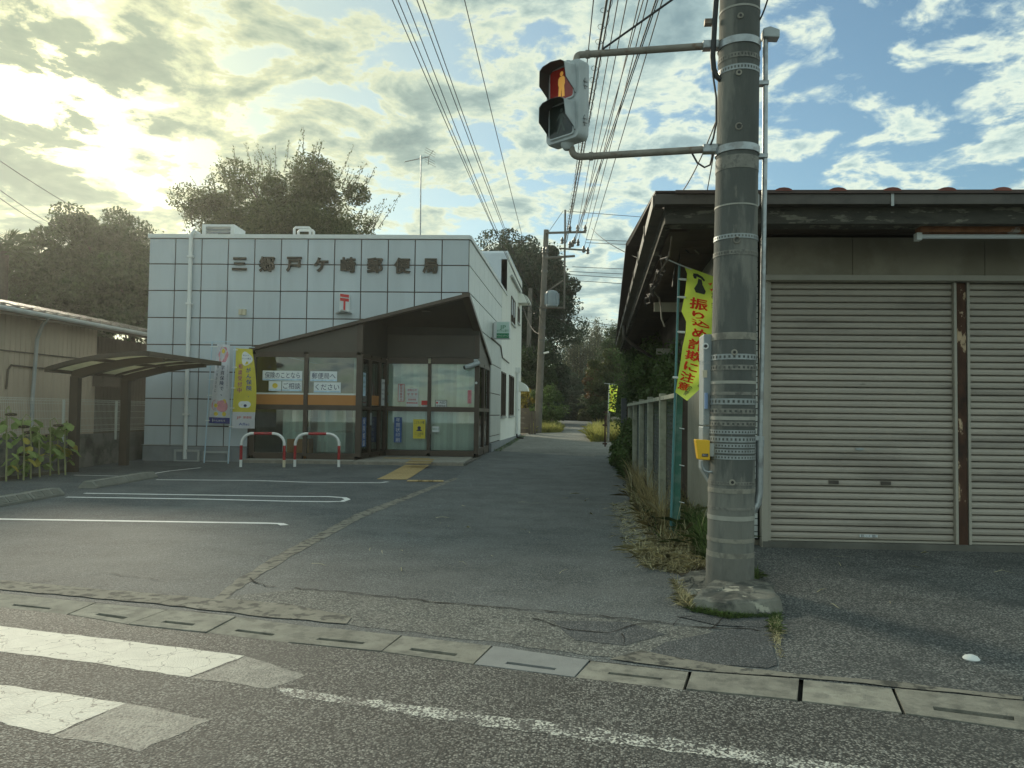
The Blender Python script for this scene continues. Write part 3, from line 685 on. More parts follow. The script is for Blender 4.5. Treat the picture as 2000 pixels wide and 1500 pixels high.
mb = MB(); mb.box(XW - .2, XW + .05, 19.03, YB, zr[8] + .005, ZT + .03); mb.build('side_coping', 'white_metal', po)
def cutwall(X, th, y0, y1, z0, z1, holes, name, m):
    """wall in the plane x = X with rectangular openings (y0, y1, z0, z1)"""
    Y = sorted({y0, y1} | {h[0] for h in holes} | {h[1] for h in holes}); Z = sorted({z0, z1} | {h[2] for h in holes} | {h[3] for h in holes}); mb = MB()
    for a, b in zip(Y, Y[1:]):
        for c, d in zip(Z, Z[1:]):
            if any(h[0] <= (a + b) / 2 <= h[1] and h[2] <= (c + d) / 2 <= h[3] for h in holes): continue
            mb.box(X - th, X, a, b, c, d)
    return mb.build(name, m, po)
def side_open(x0, x1, y0, y1):
    p = AX(x0, y0, XW); q = AX(x1, y1, XW); r_ = AX(x0, y1, XW); return (p.y, q.y, AX(x0 + .5 * (x1 - x0), y1, XW).z, AX(x0 + .5 * (x1 - x0), y0, XW).z)
holes = [side_open(978, 985, 727, 813), side_open(993, 1001, 734, 812), side_open(997, 1004, 583, 634), side_open(1010, 1013, 601, 632), side_open(1007.5, 1010, 771, 799)]
zblk = AX(990, 488, XW).z
cutwall(XW + .02, .22, YP + .01, YB, .05, ZT, [(h[0], min(h[1], YB - .002), h[2], h[3]) for h in holes if h[0] < YB - .01], 'plaster_wall', 'plaster_white')
cutwall(XW + .022, .22, YB, YE, .05, zblk - .35, [(max(h[0], YB + .002), h[1], h[2], h[3]) for h in holes if h[1] > YB + .01], 'rear_plaster_wall', 'plaster_white')
for h in holes:
    mb = MB(); t = .05
    for bx in ((h[0], h[1], h[2], h[2] + t), (h[0], h[1], h[3] - t, h[3]), (h[0], h[0] + t, h[2] + t, h[3] - t), (h[1] - t, h[1], h[2] + t, h[3] - t), ((h[0] + h[1]) / 2 - .025, (h[0] + h[1]) / 2 + .025, h[2] + t, h[3] - t)):
        mb.box(XW - .06, XW + .055, *bx)
    wf = mb.build('side_window', 'bronze', po)
    mb = MB(); mb.box(XW - .03, XW - .024, h[0] + t, h[1] - t, h[2] + t, h[3] - t); mb.build('pane', 'glass_dark', wf)
    mb = MB(); mb.box(XW + .023, XW + .09, h[0] - .05, h[1] + .05, h[2] - .06, h[2] - .002); mb.build('sill', 'grey_metal', wf)
mb = MB(); mb.box(XW - .15, XW + .06, CY + .02, YE + .03, -.05, gz(24) + .26); mb.build('side_plinth', 'plinth', po)
# taller rear block with a chamfered front top edge
mb = MB(); prof = [(YB, 5.3), (YB, zblk - .12), (YB + .18, zblk), (YE, zblk), (YE, 5.3)]
mb.prism([(XW + .021, y, z) for y, z in prof], (-8.2, 0, 0)); mb.build('rear_block', 'roof_metal', po)
mb = MB(); mb.prism([(XW + .03, y, z) for y, z in [(YB + .25, zblk - .6), (YB + .25, zblk - .25), (YB + .6, zblk - .1), (YE, zblk - .1), (YE, zblk - .6)]], (-.012, 0, 0)); mb.build('rear_plaster_band', 'plaster_white', po)
mb = MB(); mb.box(XW - 8, XW, YE - .1, YE + .05, 0, 5.4); mb.build('rear_wall', 'plaster_white', po)
mb = MB(); mb.tube([(XW + .08, YB + 1.2, zblk - .75), (XW + .08, YE - .3, zblk - .75)], .05, 8); mb.build('side_gutter', 'grey_metal', po)
for (x0, y0, x1, y1) in ((1012, 578, 1024, 594), (1008, 748, 1018, 764)):   # little awnings, quarter-round hoods
    a = AX(1013, y1, XW); yy = a.y if y0 < 700 else AX(1009, y1, XW).y; zb = AX(1013, y1, XW).z if y0 < 700 else AX(1009, y1, XW).z
    mb = MB(); n = 8; pr = [(XW + .02, zb)] + [(XW + .02 + .5 * math.cos(t), zb + .42 * math.sin(t)) for t in np.linspace(0, math.pi / 2, n)]
    mb.prism([(x, yy - .45, z) for x, z in pr], (0, .9, 0)); mb.build('awning', 'plaster_white', po, smooth=True)
a = AX(1006, 728, XW); b = AX(1006, 846, XW); mb = MB(); mb.tube([(XW + .1, a.y, a.z), (XW + .1, a.y, .55), (XW + .1, a.y, .5)], .06, 10); mb.box(XW + .02, XW + .2, a.y - .1, a.y + .1, a.z, a.z + .22); mb.build('drain_pipe', 'white_metal', po, smooth=True)
mb = MB(); mb.tube([(XW + .1, a.y, .5), (XW + .12, a.y, .36), (XW + .4, a.y - .2, .32)], .04, 8); mb.build('hose', 'black_rubber', po, smooth=True)
# stepped conduit on the side wall
cp = [AX(x, y, XW) for x, y in ((958, 660), (976, 676), (979, 698), (992, 709))]; mb = MB(); mb.tube([(XW + .04, p.y, p.z) for p in cp], .022, 6); mb.build('conduit', 'bronze', po)
# down pipe and cable on the front
u = FP(370, 690)[0]; mb = MB(); mb.tube([F(u + .12, ZT + .06, -.1), F(u + .05, ZT + .1, .07), F(u, ZT - .02, .09), F(u, .1, .09)], .05, 10)
for z in (1.2, 2.6, 4.0, 5.2): mb.add(*[(lambda q: (q.v, q.f))(FM().box(u - .07, u + .07, .02, .15, z, z + .05))][0])
mb.build('down_pipe', 'white_metal', po, smooth=True)
u = FP(361, 800)[0]; z0 = FP(361, 868)[1]; mb = MB(); mb.tube([F(u, FP(361, 770)[1], .025), F(u, z0, .025), F(FP(278, 868)[0], z0 - .02, .025)], .012, 6); mb.build('cable', 'grey_metal', po)
for x0, x1, y0, y1 in ((340, 389, 878, 905), (397, 447, 881, 907)):
    (u0, z1), (u1, z0) = FP(x0, y0, .1), FP(x1, y1, .1); t = .05; z0 = max(z0, .02); q = FM()
    for bx in ((u0, u1, .05, .11, z0, z0 + t), (u0, u1, .05, .11, z1 - t, z1), (u0, u0 + t, .05, .11, z0 + t, z1 - t), (u1 - t, u1, .05, .11, z0 + t, z1 - t)): q.box(*bx)
    v = q.build('vent_frame', 'grey_metal', po); FM().box(u0 + t, u1 - t, .055, .075, z0 + t, z1 - t).build('vent_panel', 'plinth', v)
u, z = FP(475, 610); FM().box(u - .09, u - .005, .016, .08, z - .07, z + .07).box(u + .005, u + .09, .016, .08, z - .07, z + .07).build('lamp_box', 'barrier_cream', po)
# raised letters
for ch, px in zip('三郷戸ケ崎郵便局', (469.5, 523, 575.5, 628, 681, 733.5, 787, 841)):
    u, z = FP(px, 516 + (px - 469) * .011); V, Fc, wd = glyph(ch, 0.028); mb = MB(); s_ = .40
    cu = bpy.data.curves.new('t', 'FONT'); cu.body = ch; cu.size = 1; cu.resolution_u = 2; cu.extrude = .45; cu.bevel_depth = .035; cu.bevel_resolution = 0
    to = bpy.data.objects.new('t', cu); me = bpy.data.meshes.new_from_object(to); xs = [v.co.x for v in me.vertices]; yz = [v.co.y for v in me.vertices]
    cx, cz = (min(xs) + max(xs)) / 2, (min(yz) + max(yz)) / 2
    mb.add([F(u + (v.co.x - cx) * s_, z + (v.co.y - cz) * s_, .055 + v.co.z * .05) for v in me.vertices], [tuple(p.vertices) for p in me.polygons]); mb.build('letter', 'letter_bronze', po)
    bpy.data.objects.remove(to); bpy.data.curves.remove(cu)
# postal mark sign, tilted plate on a bracket
u0, z0 = FP(671, 612); u1, z1 = FP(686, 577)
T = lambda x, y, d=.0: F(u0 + .16 * (x - .05) , z0 + (z1 - z0) * y, .32 - .16 * x + d)
mb = MB(); mb.prism([T(-.1, 0), T(1.2, 0), T(1.2, 1), T(-.1, 1)], -EN * .06); sg = mb.build('postal_sign', 'sign_white', po)
mb = MB()
for x0, x1, y0, y1 in ((0, 1.1, .82, .98), (0, 1.1, .60, .76), (.43, .67, .06, .60)): mb.prism([T(x0, y0, .004), T(x1, y0, .004), T(x1, y1, .004), T(x0, y1, .004)], EN * .006)
mb.build('postal_mark', 'sign_red', sg)
mb = MB(); mb.prism([F(u0 - .2, z0 - .02, .02), F(u0 + .22, z0 - .02, .02), F(u0 + .22, z0 - .02, .34), F(u0 + .05, z0 + .02, .38)], (0, 0, .03)); mb.build('bracket', 'grey_metal', sg)
# ---- glazed porch
DL, DR_ = -.14, -2.15
UP = FP(701, 800, DL)[0]                                    # post between the window bays and the porch
zs, zt = .16, 2.72                                          # platform, glass top
zpl = .14
def glaze(org, dirv, nrm, xs, zs_, frame_w, name, panes=True, door=None, fw=.05, mat='bronze'):
    """grid of mullions and rails in a vertical plane; returns frame object and pane rects"""
    P = lambda x, d, z: Vector(org) + dirv * x + nrm * d + Vector((0, 0, z)); mb = MB(P)
    for x, wv in xs: mb.box(x - wv / 2, x + wv / 2, -fw, fw, zs_[0][0], zs_[-1][0])
    for i, ((xa, wa), (xb, wb)) in enumerate(zip(xs, xs[1:])):
        for z, wz in zs_: mb.box(xa + wa / 2, xb - wb / 2, -fw * .9, fw * .9, z - wz / 2, z + wz / 2)
    fr = mb.build(name, mat, po)
    rects = []
    for (xa, wa), (xb, wb) in zip(xs, xs[1:]):
        for (za, wz), (zb, wy) in zip(zs_, zs_[1:]): rects.append((xa + wa / 2, xb - wb / 2, za + wz / 2, zb - wy / 2))
    if panes:
        for x0, x1, z0, z1 in rects:
            m = MB(P); m.box(x0, x1, -.006, .006, z0, z1); m.build('pane', 'glass', fr)
    return fr, rects, P
xm = FP(597, 800, DL)[0]
frL, rL, PL = glaze(F(0, 0, DL), EU, EN, [(UJ + .08, .12), (xm, .10), (UP, .15)], [(zs + .05, .16), (1.44, .13), (zt + .06, .14)], 0, 'window_frame')
# bronze triangle panel above the window bays
mb = MB(); zdi = lambda u: DG[1] + (u - DG[0]) * (BZ - DG[1]) / (0 - DG[0]) - .02
mb.prism([F(UJ, zt + .13, DL + .03), F(UP + .07, zt + .13, DL + .03), F(UP + .07, zdi(UP + .07), DL + .03), F(UJ, zdi(UJ), DL + .03)], -EN * .08); mb.build('gable_panel', 'bronze_panel', po)
mb = MB(lambda u, d, z: F(u, z, d)); mb.box(UP - .075, UP + .075, DL - .07, DL + .06, zt + .13, zdi(UP)); mb.build('porch_post', 'bronze', po)
# trim along the slanting edges
mb = MB(); mb.prism([F(UJ, zj - .03, .03), F(UJ, zj + .055, .03), F(0.03, BZ + .055, .03), F(.03, BZ - .03, .03)], -EN * .22); mb.build('slant_trim', 'bronze', po)
mb = MB(); mb.prism([(XW + .035, 18.97, BZ - .05), (XW + .035, 18.97, BZ + .05), (XW + .035, CY + .03, CZ + .05), (XW + .035, CY + .03, CZ - .05)], (-.2, 0, 0)); mb.build('side_trim', 'bronze', po)
# sloping soffit
zso = lambda y: BZ - .03 - (y - 19) * (BZ - 3.72) / 2.15
mb = MB(); q = []
for u, d in ((UJ, -.2), (-.02, -.04), (.22, -4.6), (UJ, -4.6)):
    p = F(u, 0, d); q.append((min(p.x, XW - .03), p.y, zso(p.y)))
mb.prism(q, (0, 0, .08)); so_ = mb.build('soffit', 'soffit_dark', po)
for u, d in ((-3.1, -1.2), (-1.2, -1.0)):
    p = F(u, 0, d); mb = MB(); mb.lathe((p.x, p.y, zso(p.y) - .012), [(.13, 0), (.13, .02)], 20); mb.build('downlight', 'bronze_panel', so_)
# recessed front of the porch
ur0, urm, ur1 = FP(752, 800, DR_)[0], FP(838, 800, DR_)[0], FP(931, 800, DR_)[0]
frR, rR, PR = glaze(F(0, 0, DR_), EU, EN, [(ur0, .11), (urm, .09), (ur1, .13)], [(zs + .06, .15), (1.44, .13), (zt + .07, .17)], 0, 'porch_frame')
zf = FP(850, 655, DR_)[1]
mb = MB(lambda u, d, z: F(u, z, DR_ + d)); mb.box(ur0, ur1 - .07, -.03, .03, zt + .16, zf); mb.build('fascia_panel', 'bronze_panel', po)
mb = MB(lambda u, d, z: F(u, z, DR_ + d)); mb.box(ur0, ur1 + .06, -.06, .06, zf, zf + .5); mb.build('fascia_beam', 'soffit_dark', po)
mb = MB(lambda u, d, z: F(u, z, DR_ + d)); mb.box(ur1 - .065, ur1 + .065, -.06, .06, zt + .155, zf - .002); mb.build('corner_post', 'bronze', po)
# return with the sliding door, from the post back to the recessed front
p0 = F(UP, 0, DL); p1 = F(ur0, 0, DR_); dv = (p1 - p0); ln = dv.length; dv.normalize(); nv = Vector((dv.y, -dv.x, 0))
frD, rD, PD = glaze(p0, dv, nv, [(.1, .05), (.75, .09), (1.5, .09), (ln - .08, .05)], [(zs + .06, .12), (1.44, .08), (zt + .05, .12)], 0, 'door_frame')
mb = MB(PD); mb.box(.0, ln, -.04, .04, zt + .115, 4.0); mb.build('door_header', 'soffit_dark', po)
mb = MB(PD); mb.box(.68, .72, .051, .09, 1.0, 1.32); mb.build('door_pull', 'galv', frD)
# side return of the porch in the lane wall
ysd = p1.y; yc = F(ur1, 0, DR_).y
frS, rS, PS = glaze(Vector((XW - .06, yc, 0)), Vector((0, 1, 0)), Vector((1, 0, 0)), [(.10, .07), ((CY - yc) * .5, .09), (CY - yc - .04, .08)], [(zs + .1, .2), (1.44, .1), (zt + .0, .1)], 0, 'side_frame')
dz2 = lambda y: BZ + (y - 19.0) * (CZ - BZ) / (CY - 19.0)
mb = MB(); mb.prism([(XW - .03, yc + .02, zt + .05), (XW - .03, CY, zt + .05), (XW - .03, CY, dz2(CY) - .05), (XW - .03, yc + .02, dz2(yc) - .05)], (-.06, 0, 0)); mb.build('side_gable_panel', 'bronze_panel', po)
# platform: tile kerb and deck boards
mb = MB(); pl = [F(UJ + .02, 0, .30), F(.0, 0, .30), Vector((XW + .02, CY, 0)), F(UJ + .02, 0, -4.6)]
mb.prism([(p.x, p.y, -.05) for p in pl], (0, 0, .16)); plat = mb.build('platform', 'sill_concrete', po)
nt_ = 40; tme = {}
for i in range(nt_):
    u0 = UJ + .03 + i * (0 - UJ - .06) / nt_; mb = FM(); mb.box(u0 + .004, u0 + (0 - UJ - .06) / nt_ - .004, .29, .312, .0, .115); mb.build('kerb_tile', 'step_tile', plat)
for i in range(17):                                            # deck boards in the open porch
    u0 = UP + .02 + i * (-.04 - UP) / 17; mb = FM(); q = F(u0, 0, 0)
    mb.box(u0 + .003, u0 + (-.04 - UP) / 17 - .003, DR_ + .06, .285, .111, .14); mb.build('deck_board', 'deck', plat)
FM().box(UJ + .03, UP - .01, DL + .06, .285, .111, .138).build('window_ledge', 'deck', plat)
# tactile tiles: row up the porch and over the lot
def tiles_along(a, b, n, parent, z, wide=1, side=None):
    a = Vector((a[0], a[1], 0)); b = Vector((b[0], b[1], 0)); d = (b - a); ang = math.atan2(d.y, d.x)
    for i in range(n):
        for k in range(wide):
            p = a + d * ((i + .5) / n) + Vector((-d.normalized().y, d.normalized().x, 0)) * (.3 * (k - (wide - 1) / 2))
            o = put('tactile_tile', tile_me, None); o.parent = parent; o.matrix_parent_inverse = ROOTM.get(parent.name, Matrix()).inverted()
            o.location = (p.x, p.y, (gz(p.y) if parent is lot else 0) + z); o.rotation_euler = (0, 0, ang)
a, b = G(765, 936, .01), G(815, 908, .01); tiles_along(a, b, max(3, int((b - a).length / .3)), lot, .005, 2)
tiles_along(G(800, 939, .01), G(862, 939.5, .01), 3, lot, .0095)
fa, fb = F(FP(750, 898, -.8)[0], 0, -.95), F(FP(835, 898, -.8)[0], 0, -.95); tiles_along(fa, fb, 5, plat, .1405)
fa, fb = F(-1.5, 0, .25), F(-1.15, 0, -.8); tiles_along(G(815, 904, .14), F(FP(828, 898, -.8)[0], 0, -.75), 3, plat, .1465, 2)
# blinds behind the glass, one slat at a time
bl = MB(); bl.box(-.043, .043, -.003, .003, 0, 1); blm = bl.mesh('blind_slat', 'blind')
def blinds(P, x0, x1, z0, z1, d, frame, step=.083, jit=9):
    n = int((x1 - x0) / step)
    for i in range(n):
        p = P(x0 + (i + .5) * (x1 - x0) / n, d, z0); o = put('blind_slat', blm, frame); ax = P(1, 0, 0) - P(0, 0, 0)
        o.location = p; o.rotation_euler = (0, 0, math.atan2(ax.y, ax.x) + R(random.uniform(8, 8 + jit))); o.scale = (1, 1, z1 - z0)
random.seed(7)
for x0, x1, z0, z1 in rR: blinds(PR, x0, x1, z0 + .01, z1, -.16, frR)
for x0, x1, z0, z1 in (rL[0], rL[2]): blinds(PL, x0 + (.12 if x0 > xm else .55), x1 - (.38 if x0 > xm else .1), z0, z1, -.5, frL)
for x0, x1, z0, z1 in rD[:2] + rD[4:]: blinds(PD, x0, x1, z0, z1, -.2, frD, jit=4)
for x0, x1, z0, z1 in rS: blinds(PS, x0, x1, z0, z1, -.25, frS)
# orange film band on the upper panes of the window bays
for k in (1, 3):
    x0, x1, z0, z1 = rL[k]
    zo0, zo1 = FP(600, 791, DL)[1], FP(600, 771, DL)[1]
    m = MB(PL); m.box(x0, x1, .0075, .009, zo0, zo1); m.build('orange_band', 'film_orange', frL)
    m = MB(PL); m.box(x0, x1, .0075, .009, zo0 - .05, zo0 - .002); m.box(x0, x1, .0075, .009, zo1 + .002, zo1 + .045); m.build('white_band', 'film_white', frL)
for k in (3, 5):
    x0, x1, z0, z1 = rD[k]; m = MB(PD); m.box(x0, x1, .0075, .009, 1.52, 1.78); m.build('orange_band', 'film_orange', frD)
# inside: floor, back wall, shelves of folders, counter, brochure stand
mb = MB(); q = [F(UJ - .1, 0, -.3), F(UP - .1, 0, -.3), F(UP - .1, 0, -6.5), F(UJ - .1, 0, -6.5)]
mb.prism([(p.x, p.y, .05) for p in q], (0, 0, .06)); mb.build('interior_floor', 'interior', po)
mb = MB(); mb.prism([(p.x, p.y, 2.95) for p in q], (0, 0, .06)); mb.build('interior_ceiling', 'interior', po)
mb = FM(); mb.box(UJ - .3, UP, -6.6, -6.5, .1, 2.95); mb.box(UJ - .35, UJ - .25, -6.5, -.3, .1, 2.95); mb.build('interior_wall', 'interior', po)
ct = FM().box(UJ + .1, UP - .6, -3.6, -3.0, .11, 1.12).box(UJ + .05, UP - .55, -3.65, -2.9, 1.122, 1.17).build('counter', 'film_white', po)
sh_ = FM().box(UJ + 2.0, UP - .1, -5.4, -5.3, .12, 2.35).build('shelf_unit', 'interior_yellow', po)
for r in range(3):
    for c in range(9):
        u0 = UJ + 2.05 + c * .34
        if u0 + .3 > UP - .1: continue
        FM().box(u0, u0 + random.uniform(.16, .3), -5.29, -5.1, 1.3 + r * .34, 1.3 + r * .34 + random.uniform(.16, .28)).build('folder', random.choice(['film_white', 'interior_yellow', 'wood_brown', 'interior', 'paper_blue']), sh_)
bs_ = FM().box(UJ + .82, UJ + 1.38, -1.05, -.6, .115, .62).build('brochure_stand', 'film_orange', po)
FM().box(UJ + .86, UJ + 1.32, -.98, -.9, .622, 1.42).build('stand_panel', 'paper', bs_)
for k in range(3): FM().box(UJ + .9, UJ + 1.28, -.895, -.87, .70 + k * .24, .89 + k * .24).build('brochure', ['paper_blue', 'interior_yellow', 'paper'][k], bs_)
# ---- paper on the glass
def notice(P, frame, rect, s, ink, paper='paper', d=.012, bold=.02, h=None, name='notice', vertical=False, lines=None, border=None):
    x0, x1, z0, z1 = rect; m = MB(P); m.box(x0, x1, d - .002, d + .002, z0, z1); n = m.build(name, paper, frame)
    fn = lambda x, z: P(x, d + .0045, z); m = MB(); cx, cz = (x0 + x1) / 2, (z0 + z1) / 2
    if border:
        t = border
        for bx in ((x0, x1, z0, z0 + t), (x0, x1, z1 - t, z1), (x0, x0 + t, z0, z1), (x1 - t, x1, z0, z1)): m.add([fn(bx[0], bx[2]), fn(bx[1], bx[2]), fn(bx[1], bx[3]), fn(bx[0], bx[3])], [(0, 1, 2, 3)])
    for ln_ in (lines or []):
        text(m, ln_[0], fn, x0 + (x1 - x0) * ln_[1], z0 + (z1 - z0) * ln_[2], ln_[3], bold, width=ln_[4] if len(ln_) > 4 else None)
    if s and vertical:
        hh = (z1 - z0) / len(s) / 1.1; text(m, s, fn, cx, z1 - hh * .6, hh, bold, vertical=True)
    elif s: text(m, s, fn, cx, cz + .01, h, bold, width=(x1 - x0) * .88)
    m.build('print', ink, n, recalc=False); return n, fn
def prect(px0, px1, py0, py1, d): a = FP(px0, py1, d); b = FP(px1, py0, d); return (a[0], b[0], a[1], b[1])
for (x0, x1, y0, y1, s, h) in ((513, 591, 724.5, 743, '保険のことなら', .17), (525, 550, 744.5, 763.5, None, 0), (551, 590, 745, 764, 'ご相談', .17), (606, 659, 725.5, 744.5, '郵便局へ', .17), (613, 666, 747, 766.5, 'ください', .17)):
    n, fn = notice(PL, frL, prect(x0, x1, y0, y1, DL), s, 'ink_navy', 'paper', h=h, name='banner_sign')
    r_ = prect(x0, x1, y0, y1, DL); m = MB(PL)
    m.box(r_[0] + .005, r_[1] - .005, .0145, .0155, r_[2] + .005, r_[2] + .045); m.build('blue_wash', 'paper_blue', n)
    if s is None:
        m = MB(); cx, cz = (r_[0] + r_[1]) / 2, (r_[2] + r_[3]) / 2
        m.poly([fn(cx + .07 * math.cos(t), cz + .01 + .065 * math.sin(t)) for t in np.linspace(0, 6.28, 14)[:-1]]); m.build('flower_print', 'ink_yellow', n)
def rr(px0, px1, py0, py1): return prect(px0, px1, py0, py1, DR_ + .015)
notice(PR, frR, rr(777, 790, 750, 784), '郵便局集荷中', 'ink_red', vertical=True, d=.012, border=.012, name='poster', bold=.02)
notice(PR, frR, rr(793, 817, 758.5, 794), None, 'ink_red', lines=[('お知らせ', .5, .90, .07, .26), ('〒〒〒', .5, .66, .09, .28), ('ーーーーー', .5, .52, .05, .28), ('営業時間', .5, .38, .06, .22), ('■■■■■■', .5, .2, .04, .3)], name='poster')
notice(PR, frR, rr(823, 836, 782.5, 791), None, 'sign_red', 'sign_red', name='poster'); notice(PR, frR, rr(823, 836, 791.5, 795.5), '禁煙', 'ink_navy', 'paper', h=.04, name='poster')
notice(PR, frR, rr(850, 873, 781.5, 797.5), None, 'ink_black', border=.012, lines=[('AED', .62, .72, .09, .17), ('設置施設', .5, .28, .07, .25)], name='poster')
r_ = rr(850, 873, 781.5, 797.5); m = MB(); fn = lambda x, z: PR(x, .0175, z); cx, cz = r_[0] + .05, r_[2] + .155
m.poly([fn(cx + .03 * math.sin(t) ** 3 * 1.0, cz + .0022 * (13 * math.cos(t) - 5 * math.cos(2 * t) - 2 * math.cos(3 * t) - math.cos(4 * t))) for t in np.linspace(0, 6.28, 20)[:-1]]); m.build('heart_mark', 'ink_red', frR)
notice(PR, frR, rr(913, 921, 762, 788), '防犯カメラ', 'ink_red', 'ink_pink', vertical=True, name='poster', bold=.015)
notice(PR, frR, rr(769, 785, 815, 864), '年賀状印刷', 'ink_white', 'poster_blue', vertical=True, name='poster', bold=.03)
notice(PR, frR, rr(806.5, 831, 819, 856.5), None, 'ink_navy', 'poster_yellow', lines=[('こども110番', .5, .84, .09, .29), ('ここは安全', .5, .26, .07, .24), ('です', .5, .14, .06, .1)], name='poster')
r_ = rr(806.5, 831, 819, 856.5); m = MB(); cx, cz = (r_[0] + r_[1]) / 2, (r_[2] + r_[3]) / 2
m.poly([fn(cx + .05 * math.cos(t), cz + .03 + .045 * math.sin(t)) for t in np.linspace(0, 6.28, 14)[:-1]]); m.poly([fn(cx - .09, cz - .06), fn(cx + .09, cz - .06), fn(cx + .04, cz - .012), fn(cx - .04, cz - .012)]); m.build('child_pictogram', 'ink_navy', frR)
notice(PR, frR, rr(844, 858, 833, 844), '出口', 'ink_green', 'paper', h=.07, name='poster')
notice(PD, frD, (.15, .42, 1.75, 2.35), None, 'ink_green', 'paper_blue', lines=[('営業時間', .5, .85, .07, .2), ('9:00-17:00', .5, .6, .05, .22), ('土日休', .5, .4, .06, .18)], name='poster')
notice(PD, frD, (1.62, 1.98, 1.52, 2.25), None, 'ink_navy', 'paper', lines=[('ATM', .5, .85, .09, .22), ('9:00-17:30', .5, .6, .05, .28), ('9:00-12:30', .5, .45, .05, .28), ('ご案内', .5, .25, .07, .25)], name='poster')
notice(PD, frD, (.2, .5, .45, 1.2), '保険相談', 'ink_white', 'poster_blue', vertical=True, name='poster', bold=.03)
u, z = FP(840, 706, DR_); m = MB(PR); m.box(u - .035, u + .035, .061, .11, z - .06, z + .07); m.build('door_sensor', 'barrier_cream', po)
u, z = FP(930.5, 748, DR_); m = MB(); p = PR(u, .062, z); m.tube([p, p + EN * .02], .035, 12); m.build('round_badge', 'sign_white', po)
# security camera on the corner post
u, z = FP(930, 706, DR_); m = MB(PR); m.box(u - .06, u + .06, .062, .10, z - .07, z + .06); cm = m.build('camera_mount', 'signal_white', po)
a = PR(u, .1, z - .02); b = PR(u - .02, .26, z - .08); m = MB(); m.tube([a, b], .03, 8); m.build('camera_arm', 'signal_white', cm)
a = PR(u + .10, .20, z - .05); b = PR(u - .28, .42, z - .20); m = MB(); m.tube([a, b], .065, 10); m.build('camera_body', 'signal_white', cm, smooth=True)
m = MB(); m.tube([b, b + (b - a).normalized() * .015], .05, 10); m.build('camera_lens', 'signal_black', cm)
# light-box sign on the lane wall
yq = AX(960, 645, XW).y + .1; zq1 = AT(980, 628, yq).z; zq0 = AT(980, 661.5, yq).z; xa, xb = XW + .05, AT(995.5, 645, yq).x
mb = MB(); mb.box(xa, xb, yq, yq + .28, zq0, zq1); lb = mb.build('lightbox_sign', 'sign_white', po, bevel=.015)
mb = MB(); mb.box(xa + .1, xb - .02, yq - .006, yq - .001, zq0 + .02, zq1 - .02); mb.build('sign_face', 'sign_palegreen', lb)
mb = MB(); mb.box(xa + .1, xb - .02, yq - .012, yq - .0065, zq0 + .02, zq0 + .17); mb.build('green_band', 'ink_green', lb)
mb = MB(); fn2 = lambda x, z: Vector((x, yq - .0125, z)); cx = (xa + xb) / 2 + .04
text(mb, 'JP', fn2, cx, zq1 - .17, .17, .05, width=.19); text(mb, 'ゆうちょ銀行', fn2, cx, zq0 + .25, .09, .02, width=.36); mb.build('sign_lettering', 'ink_green', lb, recalc=False)
mb = MB(); fn2 = lambda x, z: Vector((x, yq - .0135, z)); text(mb, '〒キャッシュサービス', fn2, cx, zq0 + .095, .07, .02, width=.40); mb.build('band_lettering', 'ink_white', lb, recalc=False)
mb = MB(); mb.box(XW + .016, xa - .002, yq + .05, yq + .2, zq0 + .05, zq1 - .05); mb.build('sign_bracket', 'grey_metal', lb)
# roof things
u0, z1 = FP(395, 438, -1.6); u1, z0 = FP(457, 462, -1.6)
ac = thing('air_conditioner', 'white air conditioner casing with a grey grille on the post office roof', 'air conditioner', F((u0 + u1) / 2, 5.5, -1.8))
q = FM(); 
for bx in ((u0, u0 + .1, 0), (u1 - .1, u1, 0)): q.box(bx[0], bx[1], -2.4, -1.6, 5.5, z1)
q.box(u0 + .1, u1 - .1, -2.4, -1.6, z1 - .06, z1); q.box(u0 + .1, u1 - .1, -2.4, -1.6, 5.5, 5.6); q.build('casing', 'white_metal', ac)
for k in range(10):
    zz_ = 5.62 + k * (z1 - 5.7) / 10; FM().box(u0 + .101, u1 - .101, -1.7, -1.66, zz_, zz_ + .05).build('grille_slat', 'plinth', ac)
vp = thing('roof_railing', 'white bent pipe railing rising over the post office parapet', 'railing', F(FP(594, 452, -.8)[0], 5.5, -.8))
for x0, x1, y, d in ((575, 606, 444.5, -.7), (583, 613, 450, -1.1)):
    a, z = FP(x0, y, d); b, _ = FP(x1, y, d); mb = MB(); mb.tube([F(a, 5.45, d), F(a, z - .03, d), F(a + .03, z, d), F(b - .03, z, d), F(b, z - .03, d), F(b, 5.45, d)], .035, 8); mb.build('hoop', 'white_metal', vp, smooth=True)
# TV aerial
Ya = 25.0; pb = AT(822, 470, Ya); ptp = AT(822, 309, Ya)
an = thing('tv_aerial', 'thin tall television aerial on a mast above the post office roof', 'aerial', (pb.x, Ya, 5.5))
mb = MB(); mb.tube([(pb.x, Ya, 5.5), (ptp.x, Ya, ptp.z + .1)], .022, 6); mb.build('mast', 'galv', an)
bl_, br_ = AT(791, 316, Ya), AT(838, 306, Ya + .3); mb = MB(); mb.tube([bl_, br_], .012, 5); bm_ = mb.build('boom', 'far_pole', an)
dvb = (br_ - bl_)
for k in range(11):
    p = bl_ + dvb * (k / 11); mb = MB(); mb.tube([p + Vector((0, -.09, -.05)), p + Vector((0, .09, .05))], .007, 4); mb.build('element', 'far_pole', bm_)
for sgn in (1, -1):
    mb = MB(); mb.tube([br_, br_ + Vector((.12 if sgn > 0 else -.05, .1, .25 * sgn))], .01, 4)
    for k in range(3):
        p = br_ + Vector((.04, .1, .25 * sgn)) * (.3 + .33 * k); mb.tube([p + Vector((-.14, -.2, .04)), p + Vector((.14, .2, -.02))], .006, 4)
    mb.build('reflector', 'far_pole', bm_)
